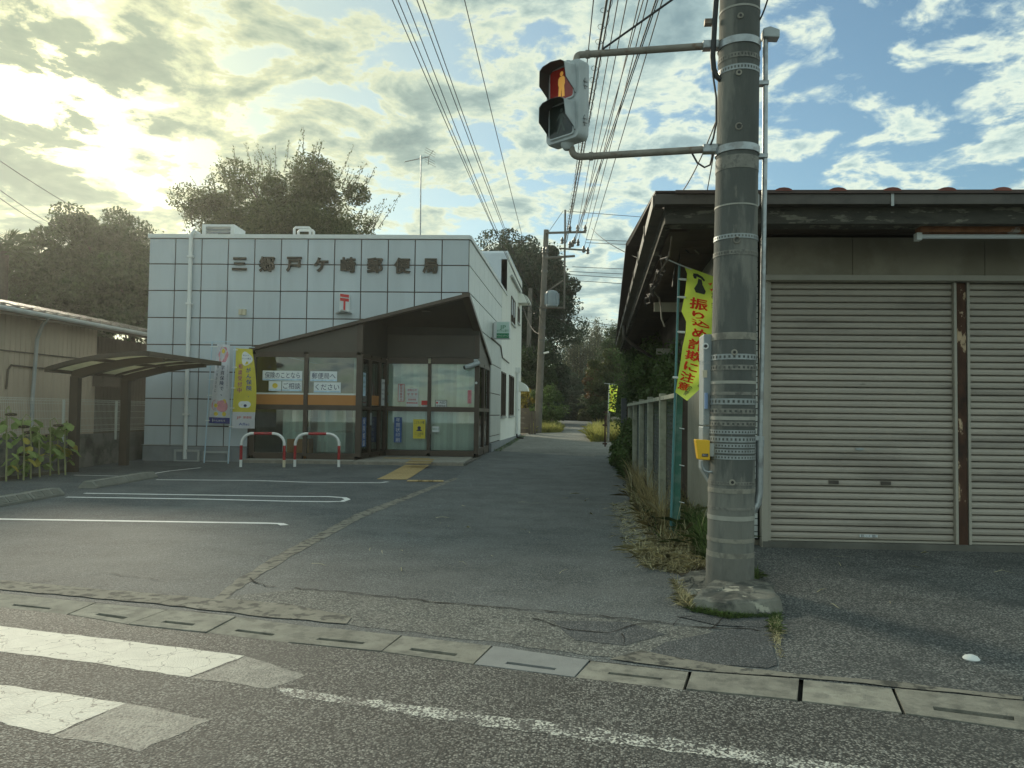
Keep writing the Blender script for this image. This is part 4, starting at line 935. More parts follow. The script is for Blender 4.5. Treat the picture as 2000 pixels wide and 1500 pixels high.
# ------------------------------------------------------------------ shuttered shop on the right
S0 = G(1497, 1056, .06); SL = 1.9
SU = Vector((math.cos(R(2.6)), math.sin(R(2.6)), 0)); SV = Vector((.018, 1, 0)).normalized(); SN = Vector((SU.y, -SU.x, 0))
def S(u, v, z): return S0 + SU * u + SV * v + Vector((0, 0, z - S0.z))
def SPx(px, py, v=0.0):
    o = S0 + SV * v; p = HIT(px, py, o, SN); return ((p - o).dot(SU), p.z)
def SM(): return MB(S)
zg = 0.06
shop = thing('shuttered_shop', 'low old shop with two beige roller shutters under a deep brown tiled eave', 'shop', S(3, 2, 0))
uw0 = SPx(1413, 900)[0]; ush0 = SPx(1505, 800)[0]; ush1 = SPx(1862, 800)[0]; upo0, upo1 = SPx(1869, 800)[0], SPx(1887, 800)[0]; ush2 = SPx(1894, 800)[0]; ush3 = ush2 + (ush1 - ush0)
zsh0, zsh1 = SPx(1500, 1055)[1], SPx(1505, 551)[1]; zl1 = SPx(1505, 468)[1]; zso_ = SPx(1600, 441)[1] + .02
SM().box(uw0, ush3 + 1.5, .10, .25, 0, 3.3).build('front_wall', 'lintel_beige', shop)
SM().box(uw0, uw0 + .15, .26, 3.2, 0, 3.2).build('side_wall', 'shop_siding', shop)
for k in range(12):
    SM().box(uw0 - .012, uw0 - .001, .28 + k * .24, .28 + k * .24 + .232, .1, 3.1).build('siding_board', 'shop_siding', shop)
SM().box(uw0 + .05, uw0 + .2, 3.21, 13.5, 0, 3.3).build('rear_side_wall', 'soffit_brown', shop)
SM().box(ush0 - .09, ush3 + 1.5, -.06, .10, -.05, zsh0 - .004).build('door_sill', 'sill_concrete', shop)
# lintel boxes
jx = [ush0 - .06, SPx(1659, 500)[0], SPx(1914, 500)[0], ush3 + .2]
for a, b in zip(jx, jx[1:]): SM().box(a + .003, b - .003, -.10, .099, zsh1 + .06, zl1).build('shutter_box_panel', 'lintel_beige', shop)
SM().box(ush0 - .09, ush3 + .2, -.13, .099, zsh1 + .002, zsh1 + .056).build('shutter_box_edge', 'shutter_frame', shop)
# shutters of separate curved slats
ns = 39; sh = (zsh1 - zsh0 - .02) / ns
pr = [(.055, 0), (.012, .004), (0, .012), (-.004, sh * .5), (0, sh - .014), (.012, sh - .006), (.05, sh - .004), (.06, sh - .004)]
for a, b, lb in ((ush0, ush1, 0), (ush2, ush3, 1)):
    P0 = S(a, 0, 0); mb = MB(); k = len(pr)
    V = [tuple(SU * 0 + SN * -d + Vector((0, 0, z))) for d, z in pr] + [tuple(SU * (b - a) + SN * -d + Vector((0, 0, z))) for d, z in pr]
    mb.add(V, [(i, i + 1, k + i + 1, k + i) for i in range(k - 1)] + [tuple(range(k)), tuple(range(k, 2 * k))]); sm = mb.mesh('shutter_slat', 'shutter')
    SHT = SM().box(a, b, .0, .06, zsh0, zsh0 + .018).build('roller_shutter', 'shutter_frame', shop)
    for x0, x1 in ((a - .03, a - .003), (b + .003, b + .03)): SM().box(x0, x1, -.03, .09, zsh0, zsh1).build('guide_rail', 'shutter_frame', SHT)
    for i in range(ns): put('shutter_slat', sm, SHT, Matrix.Translation(S(a, .02, zsh0 + .02 + i * sh)))
    if lb == 0:
        for px, py, wx, hz_, m in ((1629, 942, .06, .018, 'gutter_dark'), (1731, 944, .06, .018, 'gutter_dark')):
            u, z = SPx(px, py); SM().box(u - wx * .85, u + wx * .85, -.012 + .02, .03, z - hz_, z + hz_).build('pull_slot', 'gutter_brown', SHT)
        u, z = SPx(1679, 877); mb = MB(); c = S(u, .012, z); mb.add([tuple(c + SU * (.045 * math.cos(t)) + Vector((0, 0, .014 * math.sin(t))) + SN * o) for o in (0, .012) for t in np.linspace(0, 6.283, 13)[:-1]], [tuple(range(12)), tuple(range(12, 24))] + [(i, (i + 1) % 12, 12 + (i + 1) % 12, 12 + i) for i in range(12)]); mb.build('lock_plate', 'galv', SHT)
        u, z = SPx(1697, 1047); nl = SM().box(u - .09, u + .09, .005, .014, z - .014, z + .014).build('maker_label', 'paper', SHT)
        mb = MB(); text(mb, '重要シャッター 電動式', lambda x, y: S(x, .003, y), u, z, .03, .01, width=.16); mb.build('print', 'ink_black', nl, recalc=False)
SM().box(ush0 - .1, ush0 - .035, -.05, .099, 0, zsh1).build('shutter_jamb', 'shutter_frame', shop)
SM().box(upo0, upo1, -.02, .09, zsh0 - .01, zsh1 - .002).build('rusty_post', 'rust', shop, bevel=.006)
# white tiles left of the shutter
ut1 = ush0 - .105; tw, th = .205, .068
tg = SM().box(uw0 + .01, ut1, .06, .099, .06, zl1 + .1).build('tile_backing', 'tile_grout', shop)
tb = MB(); tb.box(0, tw - .012, -.012, 0, 0, th - .010); tbm = tb.mesh('wall_tile', 'tile_white'); hb = MB(); hb.box(0, tw / 2 - .012, -.012, 0, 0, th - .010); hbm = hb.mesh('wall_tile', 'tile_white')
rotS = Matrix.Rotation(R(2.6), 4, 'Z')
for r in range(int((zl1 + .05 - .08) / th)):
    u = ut1 - .008; first = r % 2
    while u - (tw / 2 if first else tw) > uw0:
        wd = tw / 2 if first else tw; put('wall_tile', hbm if first else tbm, tg, Matrix.Translation(S(u - wd, .058, .08 + r * th)) @ rotS); u -= wd; first = 0
        if u < ut1 - .5: break
# eave: fascia, soffit, gutter, roof with tiles
ev = -.95
zE1, zE0 = AT(1400, 384, 7.0).z, AT(1400, 441, 7.0).z
Pe = AT(1294, 393, 7.05); ue = (Pe - S0).dot(SU); ev = (Pe - S0).dot(SV)
zgut1 = AT(1700, 383, S(2, ev, 0).y).z; zgut0 = AT(1700, 403, S(2, ev, 0).y).z; zf0 = AT(1700, 441, S(2, ev + .12, 0).y).z
UR = ush3 + 2.0
SM().box(ue + .10, UR, ev + .10, ev + .16, zf0, zgut1 - .01).build('fascia_board', 'fascia_peel', shop)
SM().box(ue + .13, UR, ev + .165, ev + .40, zf0 + .02, zf0 + .2).build('eave_beam', 'fascia_peel', shop)
# box gutter with straps
q = SM(); q.box(ue, UR, ev - .02, ev, zgut0, zgut1); q.box(ue, UR, ev + .002, ev + .09, zgut0, zgut0 + .012); q.build('front_gutter', 'gutter_brown', shop)
for u in np.arange(ue + .9, UR, 1.18): SM().box(u, u + .025, ev - .03, ev - .021, zgut0 - .02, zgut1 + .015).build('gutter_strap', 'grey_metal', shop)
q = SM(); q.box(ue - .02, ue, ev, 13.6, zgut0 - .02, zgut1 - .01); q.box(ue + .002, ue + .09, ev + .1, 13.6, zgut0 - .02, zgut0 - .01); q.build('side_gutter', 'gutter_brown', shop)
for v in np.arange(ev + 1.2, 13, 1.3): SM().box(ue - .032, ue - .021, v, v + .03, zgut0 - .04, zgut1 + .01).build('gutter_strap', 'gutter_brown', shop)
SM().box(ue + .1, ue + .16, ev + .17, 13.5, zf0 + .02, zgut1 - .02).build('verge_board', 'fascia_peel', shop)
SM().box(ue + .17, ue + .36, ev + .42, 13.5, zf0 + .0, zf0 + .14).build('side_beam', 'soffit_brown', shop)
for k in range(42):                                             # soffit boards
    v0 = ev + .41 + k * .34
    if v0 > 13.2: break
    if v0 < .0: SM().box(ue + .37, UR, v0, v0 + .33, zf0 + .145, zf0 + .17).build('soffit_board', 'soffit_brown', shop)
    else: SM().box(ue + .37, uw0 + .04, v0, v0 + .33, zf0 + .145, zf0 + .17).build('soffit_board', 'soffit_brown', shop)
SM().box(ue + .3, uw0 - .02, 3.0, 3.08, zf0 - .25, zf0 - .12).build('tie_beam', 'shop_siding', shop)
SM().box(ue + .5, uw0 - .02, 5.2, 5.26, zf0 - .7, zf0 - .6).build('tie_beam', 'shop_siding', shop)
zr0 = zgut1 + .010
mb = SM(); mb.add([(ue, ev - .03, zr0), (UR, ev - .03, zr0), (UR, 5.5, zr0 + 1.0), (ue, 5.5, zr0 + 1.0), (ue, ev - .03, zr0 + .016), (UR, ev - .03, zr0 + .016), (UR, 5.5, zr0 + 1.05), (ue - .03, 5.5, zr0 + 1.05)], [(0, 1, 2, 3), (4, 5, 6, 7), (0, 1, 5, 4), (1, 2, 6, 5), (2, 3, 7, 6), (3, 0, 4, 7)])
mb.add([(ue - .03, 5.51, zr0 + 1.0), (UR, 5.51, zr0 + 1.0), (UR, 13.6, zr0 - .02), (ue - .03, 13.6, zr0 - .02), (ue - .03, 5.51, zr0 + 1.05), (UR, 5.51, zr0 + 1.05), (UR, 13.6, zr0 + .03), (ue - .03, 13.6, zr0 + .03)], [(0, 1, 2, 3), (4, 5, 6, 7), (0, 1, 5, 4), (1, 2, 6, 5), (2, 3, 7, 6), (3, 0, 4, 7)])
rf = mb.build('roof', 'roof_brown', shop)
cp_ = MB(); n = 7
V = []
for yy, rr_ in ((0, 1.0), (.28, .96)):
    V += [(.078 * rr_ * math.cos(t), yy, .032 * rr_ * math.sin(t)) for t in np.linspace(0, math.pi, n)]
cp_.add(V, [(i, i + 1, n + i + 1, n + i) for i in range(n - 1)] + [tuple(range(n))]); cpm = cp_.mesh('roof_tile', 'tile_red')
tilt = Matrix.Rotation(math.atan2(1.0, 5.5 - ev), 4, 'X')
for u in np.arange(SPx(1424, 378, ev)[0], UR, .475):
    for r in range(10 if u < 4 else 3):
        v = ev - .05 + r * .27; put('roof_tile', cpm, rf, Matrix.Translation(S(u, v, zr0 + .014 + (v - ev) * 1.034 / (5.5 - ev))) @ rotS @ tilt)
SM().box(ue + .18, UR, ev - .045, ev - .032, zr0 - .012, zr0 + .018).build('roof_edge_trim', 'roof_brown', shop)
# strip lamp under a rusty channel
u0, z0 = SPx(1792, 462, ev + .3); zt_ = SPx(1850, 444, ev + .3)[1]
lampo = thing('strip_lamp', 'white strip lamp tube under a rusty channel below the shop eave', 'lamp', S(u0, ev + .3, z0))
SM().box(u0 + .02, UR - .4, ev + .28, ev + .40, zt_ - .045, zt_ + .035).build('channel', 'rust_bright', lampo)
mb = MB(); a, b = S(u0 + .03, ev + .34, z0 + .01), S(UR - .4, ev + .34, z0 + .01); mb.tube([a, b], .022, 10); mb.build('tube', 'tube_white', lampo, smooth=True)
SM().box(u0 - .005, u0 + .045, ev + .30, ev + .38, z0 - .03, zt_ - .046).build('end_socket', 'white_metal', lampo, bevel=.004)
SM().box(u0 + .6, u0 + .63, ev + .32, ev + .36, zt_ + .036, zf0 + .14).build('hanger', 'gutter_brown', lampo)
# side gutter pipe, loose boards and cables under the eave
e = AT(1232, 640, 13.0)
mb = MB(); a = S(ue + .03, 8.0, zgut0 - .02); mb.tube([a, a + Vector((0, 0, -.25)), a + Vector((.25, .1, -.45)), S(uw0 - .05, 8.2, 2.5), S(uw0 - .05, 8.2, .1)], .04, 8); mb.build('drain_pipe', 'gutter_brown', shop, smooth=True)
random.seed(11)
for k in range(9):
    mb = MB(); v = ev + .5 + k * .28; p = [S(ue + .2 + random.uniform(-.04, .05), v + j * .35, zf0 - .02 - abs(math.sin(j * 1.3 + k)) * .10 - .03 * (j % 2)) for j in range(7)]
    mb.tube(p, .010, 5); mb.build('loose_cable', 'gutter_brown' if k % 3 == 0 else 'wire_black', shop)
for pts, m in (([(1316, 462), (1333, 481), (1345, 494)], 'wire_black'), ([(1336, 466), (1349, 476), (1366, 495)], 'wire_black'), ([(1356, 486), (1366, 496)], 'steel_rusty'), ([(1318, 462), (1327, 485), (1327, 505), (1318, 525), (1314, 560)], 'wire_black'), ([(1277, 570), (1288, 583), (1291, 600), (1292, 622), (1298, 638)], 'steel_rusty'), ([(1332, 470), (1350, 456), (1380, 452), (1400, 446)], 'wire_black')):
    mb = MB(); mb.tube([AT(x, y, 8.9 if y < 565 else 10.5) for x, y in pts], .011, 5); mb.build('hanging_cable', m, shop)

# ------------------------------------------------------------------ foreground utility pole
PB = G(1425, 1141, .02); YPOLE = PB.y
ptop = AT(1445, 0, YPOLE); RB = 85 / 2 / 1500 * (PB - EYE).length * .985; RT = 68 / 2 / 1500 * (ptop - EYE).length * .97
tp = ptop + (ptop - PB) * 0.9
def pole_at(z):
    t = (z - PB.z) / (ptop.z - PB.z); c = PB.lerp(ptop, t); return c, RB + (RT - RB) * t
pole = thing('utility_pole', 'thick round concrete utility pole ringed with steel bands at the road edge', 'utility pole', PB)
mb = MB(); k = 14
mb.tube([PB + Vector((0, 0, -.1))] + [PB.lerp(tp, i / k) for i in range(1, k + 1)], [RB] + [RB + (RT - RB) * 1.9 * i / k for i in range(1, k + 1)], 40); mb.build('shaft', 'pole_concrete', pole, smooth=True)
def zpix(y): return AT(1432, y, YPOLE - RB).z
def ring(z0, z1, dr, m, name, tilt=0.0, n=40):
    c, r = pole_at((z0 + z1) / 2); mb = MB(); ax = (ptop - PB).normalized()
    V = []
    for zz_, rr_ in ((z0, r + .0005), (z0, r + dr), (z1, r + dr), (z1, r + .0005)):
        cc, _ = pole_at(zz_)
        for j in range(n):
            t = 2 * math.pi * j / n; V.append((cc.x + rr_ * math.cos(t), cc.y + rr_ * math.sin(t), cc.z + tilt * math.cos(t)))
    mb.add(V, [(i * n + j, i * n + (j + 1) % n, (i + 1) * n + (j + 1) % n, (i + 1) * n + j) for i in range(3) for j in range(n)])
    return mb.build(name, m, pole, smooth=True)
def perf(z0, z1, m, n=26, duty=.45):
    """strap with a row of punched holes"""
    h = z1 - z0; mb = MB(); dr = .005
    def seg(za, zb, t0, t1):
        c, r = pole_at((za + zb) / 2); V = []
        for zz_ in (za, zb):
            for t in (t0, t1): V.append((c.x + (r + dr) * math.cos(t), c.y + (r + dr) * math.sin(t), zz_))
        mb.add(V, [(0, 1, 3, 2)])
    st = 2 * math.pi / n
    for j in range(n):
        for e in range(2):
            seg(z0, z0 + h * .28, j * st + e * st / 2, j * st + (e + 1) * st / 2); seg(z1 - h * .28, z1, j * st + e * st / 2, j * st + (e + 1) * st / 2)
        seg(z0 + h * .28, z1 - h * .28, j * st, j * st + st * (1 - duty))
    mb.build('punched_strap', m, pole)
ring(PB.z - .05, zpix(1092), .004, 'pole_foot', 'foot_sleeve'); 
for y, hh, m in ((1088, 12, 'pole_light'), (1058, 8, 'pole_light'), (1014, 9, 'tape_pale'), (960, 9, 'pole_light'), (995, 5, 'band_faded'), (768, 6, 'band_faded'), (817, 7, 'tape_pale'), (746, 6, 'tape_pale'), (396, 3, 'tape_pale'), (6, 4, 'tape_pale'), (312, 26, 'band_faded'), (655, 14, 'pole_light')):
    ring(zpix(y + hh / 2), zpix(y - hh / 2), .0035, m, 'steel_strap' if m != 'pole_light' else 'mortar_ring')
for y, hh, m, n in ((127, 11, 'band_steel', 40), (103, 10, 'band_faded', 40), (459, 9, 'band_steel', 40), (491, 9, 'band_faded', 40), (696, 11, 'band_steel', 30), (717, 10, 'band_faded', 30), (784, 12, 'band_steel', 30), (803, 10, 'band_faded', 28), (828, 9, 'band_faded', 30), (844, 8, 'band_steel', 44), (871, 8, 'band_steel', 44), (882, 8, 'band_steel', 44), (894, 8, 'band_steel', 44), (945, 7, 'band_faded', 44)):
    perf(zpix(y + hh / 2), zpix(y - hh / 2), m, n)
perf(zpix(864), zpix(853), 'band_steel', 36); c, r = pole_at(zpix(857)); 
for y in (72, 283):
    ring(zpix(y + 7), zpix(y - 7), .010, 'galv', 'clamp_band', 0.0)
for x, y in ((1446, 31), (1443, 142), (1434, 688), (1430, 942)):
    zc = zpix(y); c, r = pole_at(zc); d = ray(x, y); p = HIT(x, y, Vector((c.x, c.y - r + .004, 0)), Vector((0, -1, 0))); mb = MB()
    mb.tube([p + Vector((0, .02, 0)), p + Vector((0, -.012, 0))], .024, 14); b_ = mb.build('bolt_socket', 'pole_light', pole, smooth=True)
    mb = MB(); mb.tube([p + Vector((0, .0, 0)), p + Vector((0, -.0135, 0))], .012, 10); mb.build('socket_hole', 'dark_label', b_)
for x, y in ((1443, 247), (1439, 469)):
    zc = zpix(y); c, r = pole_at(zc); p = HIT(x, y, Vector((c.x, c.y - r, 0)), Vector((0, -1, 0))); mb = MB()
    mb.tube([p + Vector((.024 * math.cos(t), -.006 - .004 * math.sin(t), .024 * math.sin(t))) for t in np.linspace(.6, 6.6, 14)], .006, 6); mb.build('hook', 'steel_rusty', pole)
# conduit on the right of the pole
cn = [AT(1495, 60, YPOLE + .02), AT(1494, 300, YPOLE + .02), AT(1488, 700, YPOLE + .02), AT(1484, 860, YPOLE + .02), AT(1483, 960, YPOLE + .02), AT(1480, 983, YPOLE + .02), AT(1470, 998, YPOLE + .01), AT(1455, 1003, YPOLE)]
cd = thing('cable_conduit', 'shiny grey steel conduit running up the right side of the utility pole', 'conduit', cn[4])
mb = MB(); mb.tube(cn[:4], .021, 12); mb.build('upper_tube', 'galv', cd, smooth=True); mb = MB(); mb.tube(cn[3:], .030, 12); mb.build('lower_bend', 'galv', cd, smooth=True)
mb = MB(); mb.tube([cn[3] + Vector((0, 0, .03)), cn[3] - Vector((0, 0, .05))], .034, 12); mb.build('coupling', 'galv', cd, smooth=True)
a = AT(1502, 68, YPOLE + .02); mb = MB(); mb.prism([a + Vector(v) for v in ((-.055, -.05, -.035), (.075, -.05, -.045), (.075, -.05, .02), (.0, -.05, .05), (-.055, -.05, .035))], (0, .1, 0)); mb.build('entry_cap', 'signal_white', cd, bevel=.008)
for y in (144, 290, 857):
    zc = zpix(y); c, r = pole_at(zc); p = cn[0].lerp(cn[3], (cn[0].z - zc) / (cn[0].z - cn[3].z)); mb = MB(); mb.box(c.x + r * .85, p.x + .028, p.y - .03, p.y + .03, zc - .018, zc + .018); mb.build('saddle', 'galv', cd, bevel=.004)
# black feed cable on the left of the pole
fc = thing('feed_cable', 'thick black cable hanging down the left side of the pole to the signal arm', 'cable', AT(1393, 140, YPOLE))
mb = MB(); mb.tube([AT(x, y, YPOLE - .05) for x, y in ((1402, -60), (1399, 0), (1396, 40), (1394, 80), (1392, 110), (1394, 135), (1400, 150), (1408, 156))], .022, 8); mb.build('thick_run', 'black_rubber', fc, smooth=True)
mb = MB(); mb.tube([AT(x, y, YPOLE - .05) for x, y in ((1396, 60), (1390, 110), (1393, 150), (1399, 190), (1399, 240), (1393, 270), (1388, 282))], .008, 6); mb.build('thin_run', 'black_rubber', fc, smooth=True)
mb = MB(); mb.tube([AT(x, y, YPOLE + .05) for x, y in ((1352, 300), (1362, 318), (1376, 327), (1387, 322), (1391, 305), (1390, 288))], .008, 6); mb.build('drip_loop', 'black_rubber', fc, smooth=True)
a = AT(1388, 44, YPOLE); mb = MB(); mb.box(a.x - .05, a.x + .03, a.y - .03, a.y + .03, a.z - .02, a.z + .02); mb.build('junction_cap', 'steel_rusty', fc)

# ------------------------------------------------------------------ pedestrian signal on its two arms
YSIG = YPOLE + .14
sig = thing('pedestrian_signal', 'two lens pedestrian signal showing the red standing figure on a pole arm', 'traffic signal', AT(1112, 205, YSIG))
for (pl, pr_, rr_) in (((1133, 107), (1392, 89), .029), ((1140, 306), (1392, 291), .029)):
    up = pl[1] < 200; a = AT(pl[0], pl[1], YSIG); b = AT(pr_[0], pr_[1], YPOLE); c, r = pole_at(b.z)
    end = AT(1124, 135, YSIG) if up else AT(1116, 288, YSIG); cr = AT(1124, 110, YSIG) if up else AT(1117, 306, YSIG)
    pts = [Vector((c.x - r + .01, c.y, b.z)), b, a]
    q0 = a.lerp(cr, .3)
    for t in np.linspace(0, 1, 7): pts.append(q0.lerp(cr, t).lerp(cr.lerp(end, t), t))
    mb = MB(); mb.tube(pts, rr_, 12); am = mb.build('arm', 'steel_rusty', sig, smooth=True)
    mb = MB(); mb.tube([a.lerp(b, .045), a.lerp(b, .075)], .036, 12); mb.build('collar', 'steel_rusty', am, smooth=True)
    mb = MB(); m_ = a.lerp(b, .98); mb.box(m_.x - .06, m_.x + .07, m_.y - .04, m_.y + .04, m_.z - .034, m_.z + .034); mb.build('clamp_block', 'galv', am, bevel=.008)
th_ = R(34)
Nf = Vector((-math.sin(th_ + YAW), -math.cos(th_ + YAW), 0)); Ux = Vector((-Nf.y, Nf.x, 0)) * -1
if Ux.dot(Vector((1, 0, 0))) < 0: Ux = -Ux
HC = AT(1109, 205, YSIG); HH, HW, HD = .335, .185, .15
def H(x, d, z): return HC + Ux * x + Nf * d + Vector((0, 0, z))
def rrect(w_, h_, r_, n=5, cx=0, cz=0):
    out = []
    for sx_, sz_, t0 in ((1, 1, 0), (-1, 1, 90), (-1, -1, 180), (1, -1, 270)):
        for k in range(n):
            t = R(t0 + 90 * k / (n - 1)); out.append((cx + sx_ * (w_ - r_) + r_ * math.cos(t), cz + sz_ * (h_ - r_) + r_ * math.sin(t)))
    return out
ol = rrect(HW, HH, .045); mb = MB(); secs = [(-.075, .90), (-.05, 1.0), (.045, 1.0), (.07, .96)]; n = len(ol); V = []
for d, s_ in secs: V += [tuple(H(x * (s_ if s_ < 1 else 1), d, z * (1 - (1 - s_) * .5))) for x, z in ol]
mb.add(V, [tuple(range(n)), tuple(range(3 * n, 4 * n))] + [(i * n + j, i * n + (j + 1) % n, (i + 1) * n + (j + 1) % n, (i + 1) * n + j) for i in range(3) for j in range(n)])
body = mb.build('housing', 'signal_white', sig, smooth=True)
for zc, red in ((.155, True), (-.155, False)):
    mb = MB(); q = rrect(.128, .135, .022, cx=0, cz=zc); mb.prism([H(x, .07, z) for x, z in q], Nf * .012); ln_ = mb.build('lens', 'lens_red' if red else 'lens_dark', sig)
    fg = MB(); fn = lambda x, z: H(x, .0835, zc + z)
    if red:
        fig = [(-.016, -.10), (-.016, -.02), (-.022, .03), (-.034, -.025), (-.044, -.02), (-.030, .055), (-.012, .066), (.012, .066), (.030, .055), (.044, -.02), (.034, -.025), (.022, .03), (.016, -.02), (.016, -.10), (.003, -.10), (.0, -.03), (-.003, -.10)]
        fig = [(-.036, -.112), (-.030, -.02), (-.038, .0), (-.036, .045), (-.020, .064), (.020, .064), (.036, .045), (.038, .0), (.030, -.02), (.036, -.112), (.006, -.112), (.0, -.04), (-.006, -.112)]
        fg.poly([fn(x, z) for x, z in fig]); fg.poly([fn(.019 * math.cos(t), .086 + .021 * math.sin(t)) for t in np.linspace(0, 6.28, 15)[:-1]])
        fg.build('standing_figure', 'figure_amber', ln_)
    else:
        fig = [(-.05, -.10), (-.012, -.015), (-.02, .03), (-.045, .0), (-.052, .006), (-.02, .06), (.016, .06), (.05, .01), (.044, .002), (.018, .032), (.014, -.015), (.045, -.095), (.03, -.10), (.0, -.03), (-.035, -.105)]
        fg.poly([fn(x, z) for x, z in fig]); fg.poly([fn(.016 * math.cos(t), .085 + .018 * math.sin(t)) for t in np.linspace(0, 6.28, 15)[:-1]]); fg.build('walking_figure', 'figure_grey', ln_)
    fr = MB(); o1, o2 = rrect(.140, .147, .028, cz=zc), rrect(.128, .135, .022, cz=zc); n = len(o1)
    fr.add([tuple(H(x, .086, z)) for x, z in o1] + [tuple(H(x, .086, z)) for x, z in o2] + [tuple(H(x, .069, z)) for x, z in o1], [(j, (j + 1) % n, n + (j + 1) % n, n + j) for j in range(n)] + [(j, (j + 1) % n, 2 * n + (j + 1) % n, 2 * n + j) for j in range(n)]); fr.build('lens_frame', 'signal_white', ln_, smooth=True)
    # visor: white outside, black inside, deep at the top and cut back on the flanks
    L_ = .150; vw, vh = .150, .150; k = 9
    prof = [(-vw, -.085), (-vw, -.005), (-vw + .012, vh - .03), (-vw + .05, vh - .004), (0, vh + .006), (vw - .05, vh - .004), (vw - .012, vh - .03), (vw, -.005), (vw, -.085)]
    dep = [.03, L_ * .88, L_ * .95, L_ * .97, L_ * 1.02, L_ * .97, L_ * .95, L_ * .88, .03]
    prof = [(-vw, -.11)] + prof + [(vw, -.11)]; dep = [.02] + dep + [.02]; dep[1] = .03; dep[-2] = .03; k = len(prof)
    for off, m, nm in ((0.0, 'signal_white', 'visor'), (-.005, 'signal_black', 'visor_lining')):
        mb = MB(); V = [tuple(H(x * (1 + off / .15), .068, zc + z + off)) for x, z in prof] + [tuple(H(x * (1 + off / .15) * .99, .068 + d + (0 if off == 0 else -.0005), zc + z + off - .012 * (d / L_))) for (x, z), d in zip(prof, dep)]
        mb.add(V, [(j, j + 1, k + j + 1, k + j) for j in range(k - 1)])
        if off == 0: vis = mb.build(nm, m, sig, smooth=True)
        else: mb.build(nm, m, vis, smooth=True)
    for zz_ in (.02,):
        mb = MB(); mb.box(0, 1, 0, 1, 0, 1); 
        q = MB(lambda x, d, z: H(x, d, z)); q.box(HW - .002, HW + .016, -.02, .02, zc - .05, zc - .035).box(HW - .002, HW + .016, -.02, .02, zc - .015, zc).box(HW - .002, HW + .010, -.005, .008, zc - .07, zc + .02); q.build('hinge', 'galv', body)
mb = MB(); c = H(0, 0, -HH); mb.lathe((c.x, c.y, c.z - .05), [(.03, 0), (.055, .03), (.06, .06)], 14); mb.build('lower_mount', 'signal_white', sig, smooth=True)
mb = MB(); c = H(0, 0, HH); mb.lathe((c.x, c.y, c.z - .02), [(.045, 0), (.04, .05), (.03, .06)], 14); mb.build('upper_mount', 'signal_white', sig, smooth=True)

# ------------------------------------------------------------------ boxes on the pole
a, b = AT(1362, 655, YPOLE + .12), AT(1392, 945, YPOLE + .12)
cb = thing('control_cabinet', 'tall narrow pale grey control cabinet strapped behind the left of the pole', 'cabinet', b)
def cab(x0, x1, z0, z1, y0, y1): 
    mb = MB(); mb.box(x0, x1, y0, y1, z0, z1); return mb
wcab = .20
zmid = AT(1375, 832, YPOLE).z
cab(a.x + .035, a.x + .035 + wcab, zmid + .004, a.z, YPOLE + .02, YPOLE + .26).build('upper_case', 'box_white', cb, bevel=.008)
mb = MB(); mb.prism([(a.x + .03, YPOLE + .02, zmid - .004), (a.x + .03, YPOLE + .02, b.z + .12), (a.x + .10, YPOLE + .02, b.z), (a.x + .23, YPOLE + .02, b.z), (a.x + .23, YPOLE + .02, zmid - .004)], (0, .22, 0)); mb.build('lower_case', 'box_white', cb, bevel=.008)
mb = MB(); p = AT(1379, 783, YPOLE + .01); mb.box(p.x - .012, p.x + .012, YPOLE - .01, YPOLE + .019, p.z - .065, p.z + .065); mb.build('latch_handle', 'blue_part', cb, bevel=.003)
for x, y, s, h in ((1376, 708, '03-44', .045), (1376, 815, '2', .05)):
    mb = MB(); p = AT(x, y, YPOLE + .017); text(mb, s, lambda u, z: (u, YPOLE + .0175, z), p.x, p.z, h, .0, width=.085 if len(s) > 2 else None); mb.build('number', 'grey_metal', cb, recalc=False)
p = AT(1378, 676, YPOLE + .01); mb = MB(); mb.tube([p + Vector((0, .012, 0)), p + Vector((0, -.004, 0))], .026, 14); mb.build('lock_cap', 'ink_white', cb); mb = MB(); mb.tube([p, p + Vector((0, -.006, 0))], .014, 10); mb.build('keyhole', 'dark_label', cb)
p = AT(1377, 730, YPOLE + .01); mb = MB(); mb.box(p.x - .018, p.x + .018, YPOLE + .014, YPOLE + .0195, p.z - .03, p.z + .03); mb.build('sticker', 'barrier_cream', cb)
for y in (672, 925):
    zc = AT(1380, y, YPOLE).z; c, r = pole_at(zc); mb = MB(); mb.box(a.x + .1, c.x - r * .6, YPOLE + .06, YPOLE + .1, zc - .02, zc + .02); mb.build('strap_bracket', 'galv', cb)
a, b = AT(1358, 858, YPOLE - .1), AT(1386, 899, YPOLE - .1)
pbx = thing('push_button_box', 'yellow pedestrian push button box with a small black label on the pole', 'button box', AT(1372, 880, YPOLE - .1))
mb = MB(); yy = YPOLE - .12
mb.prism([(a.x, yy, a.z), (b.x, yy, a.z - .005), (b.x, yy, b.z + .0), (a.x + .022, yy, b.z + .005)], (0, .12, 0)); mb.build('case', 'box_yellow', pbx, bevel=.008)
mb = MB(); p = AT(1377, 889, yy); mb.box(p.x - .024, p.x + .024, yy - .004, yy - .001, p.z - .012, p.z + .012); nb = mb.build('label_plate', 'dark_label', pbx)
mb = MB(); text(mb, '押ボタン', lambda u, z: (u, yy - .0055, z), p.x, p.z, .014, 0, width=.04); mb.build('print', 'ink_white', nb, recalc=False)
c, r = pole_at(AT(1380, 880, YPOLE).z); mb = MB(); mb.box(b.x - .004, c.x - r * .7, yy + .03, yy + .1, b.z + .03, a.z - .03); mb.build('mount', 'grey_metal', pbx)
q = [AT(x, y, yy + .06) for x, y in ((1371, 900), (1371, 910), (1375, 919), (1383, 922), (1391, 921))]; mb = MB(); mb.tube(q, .011, 10); mb.build('cable_tube', 'galv', pbx, smooth=True)
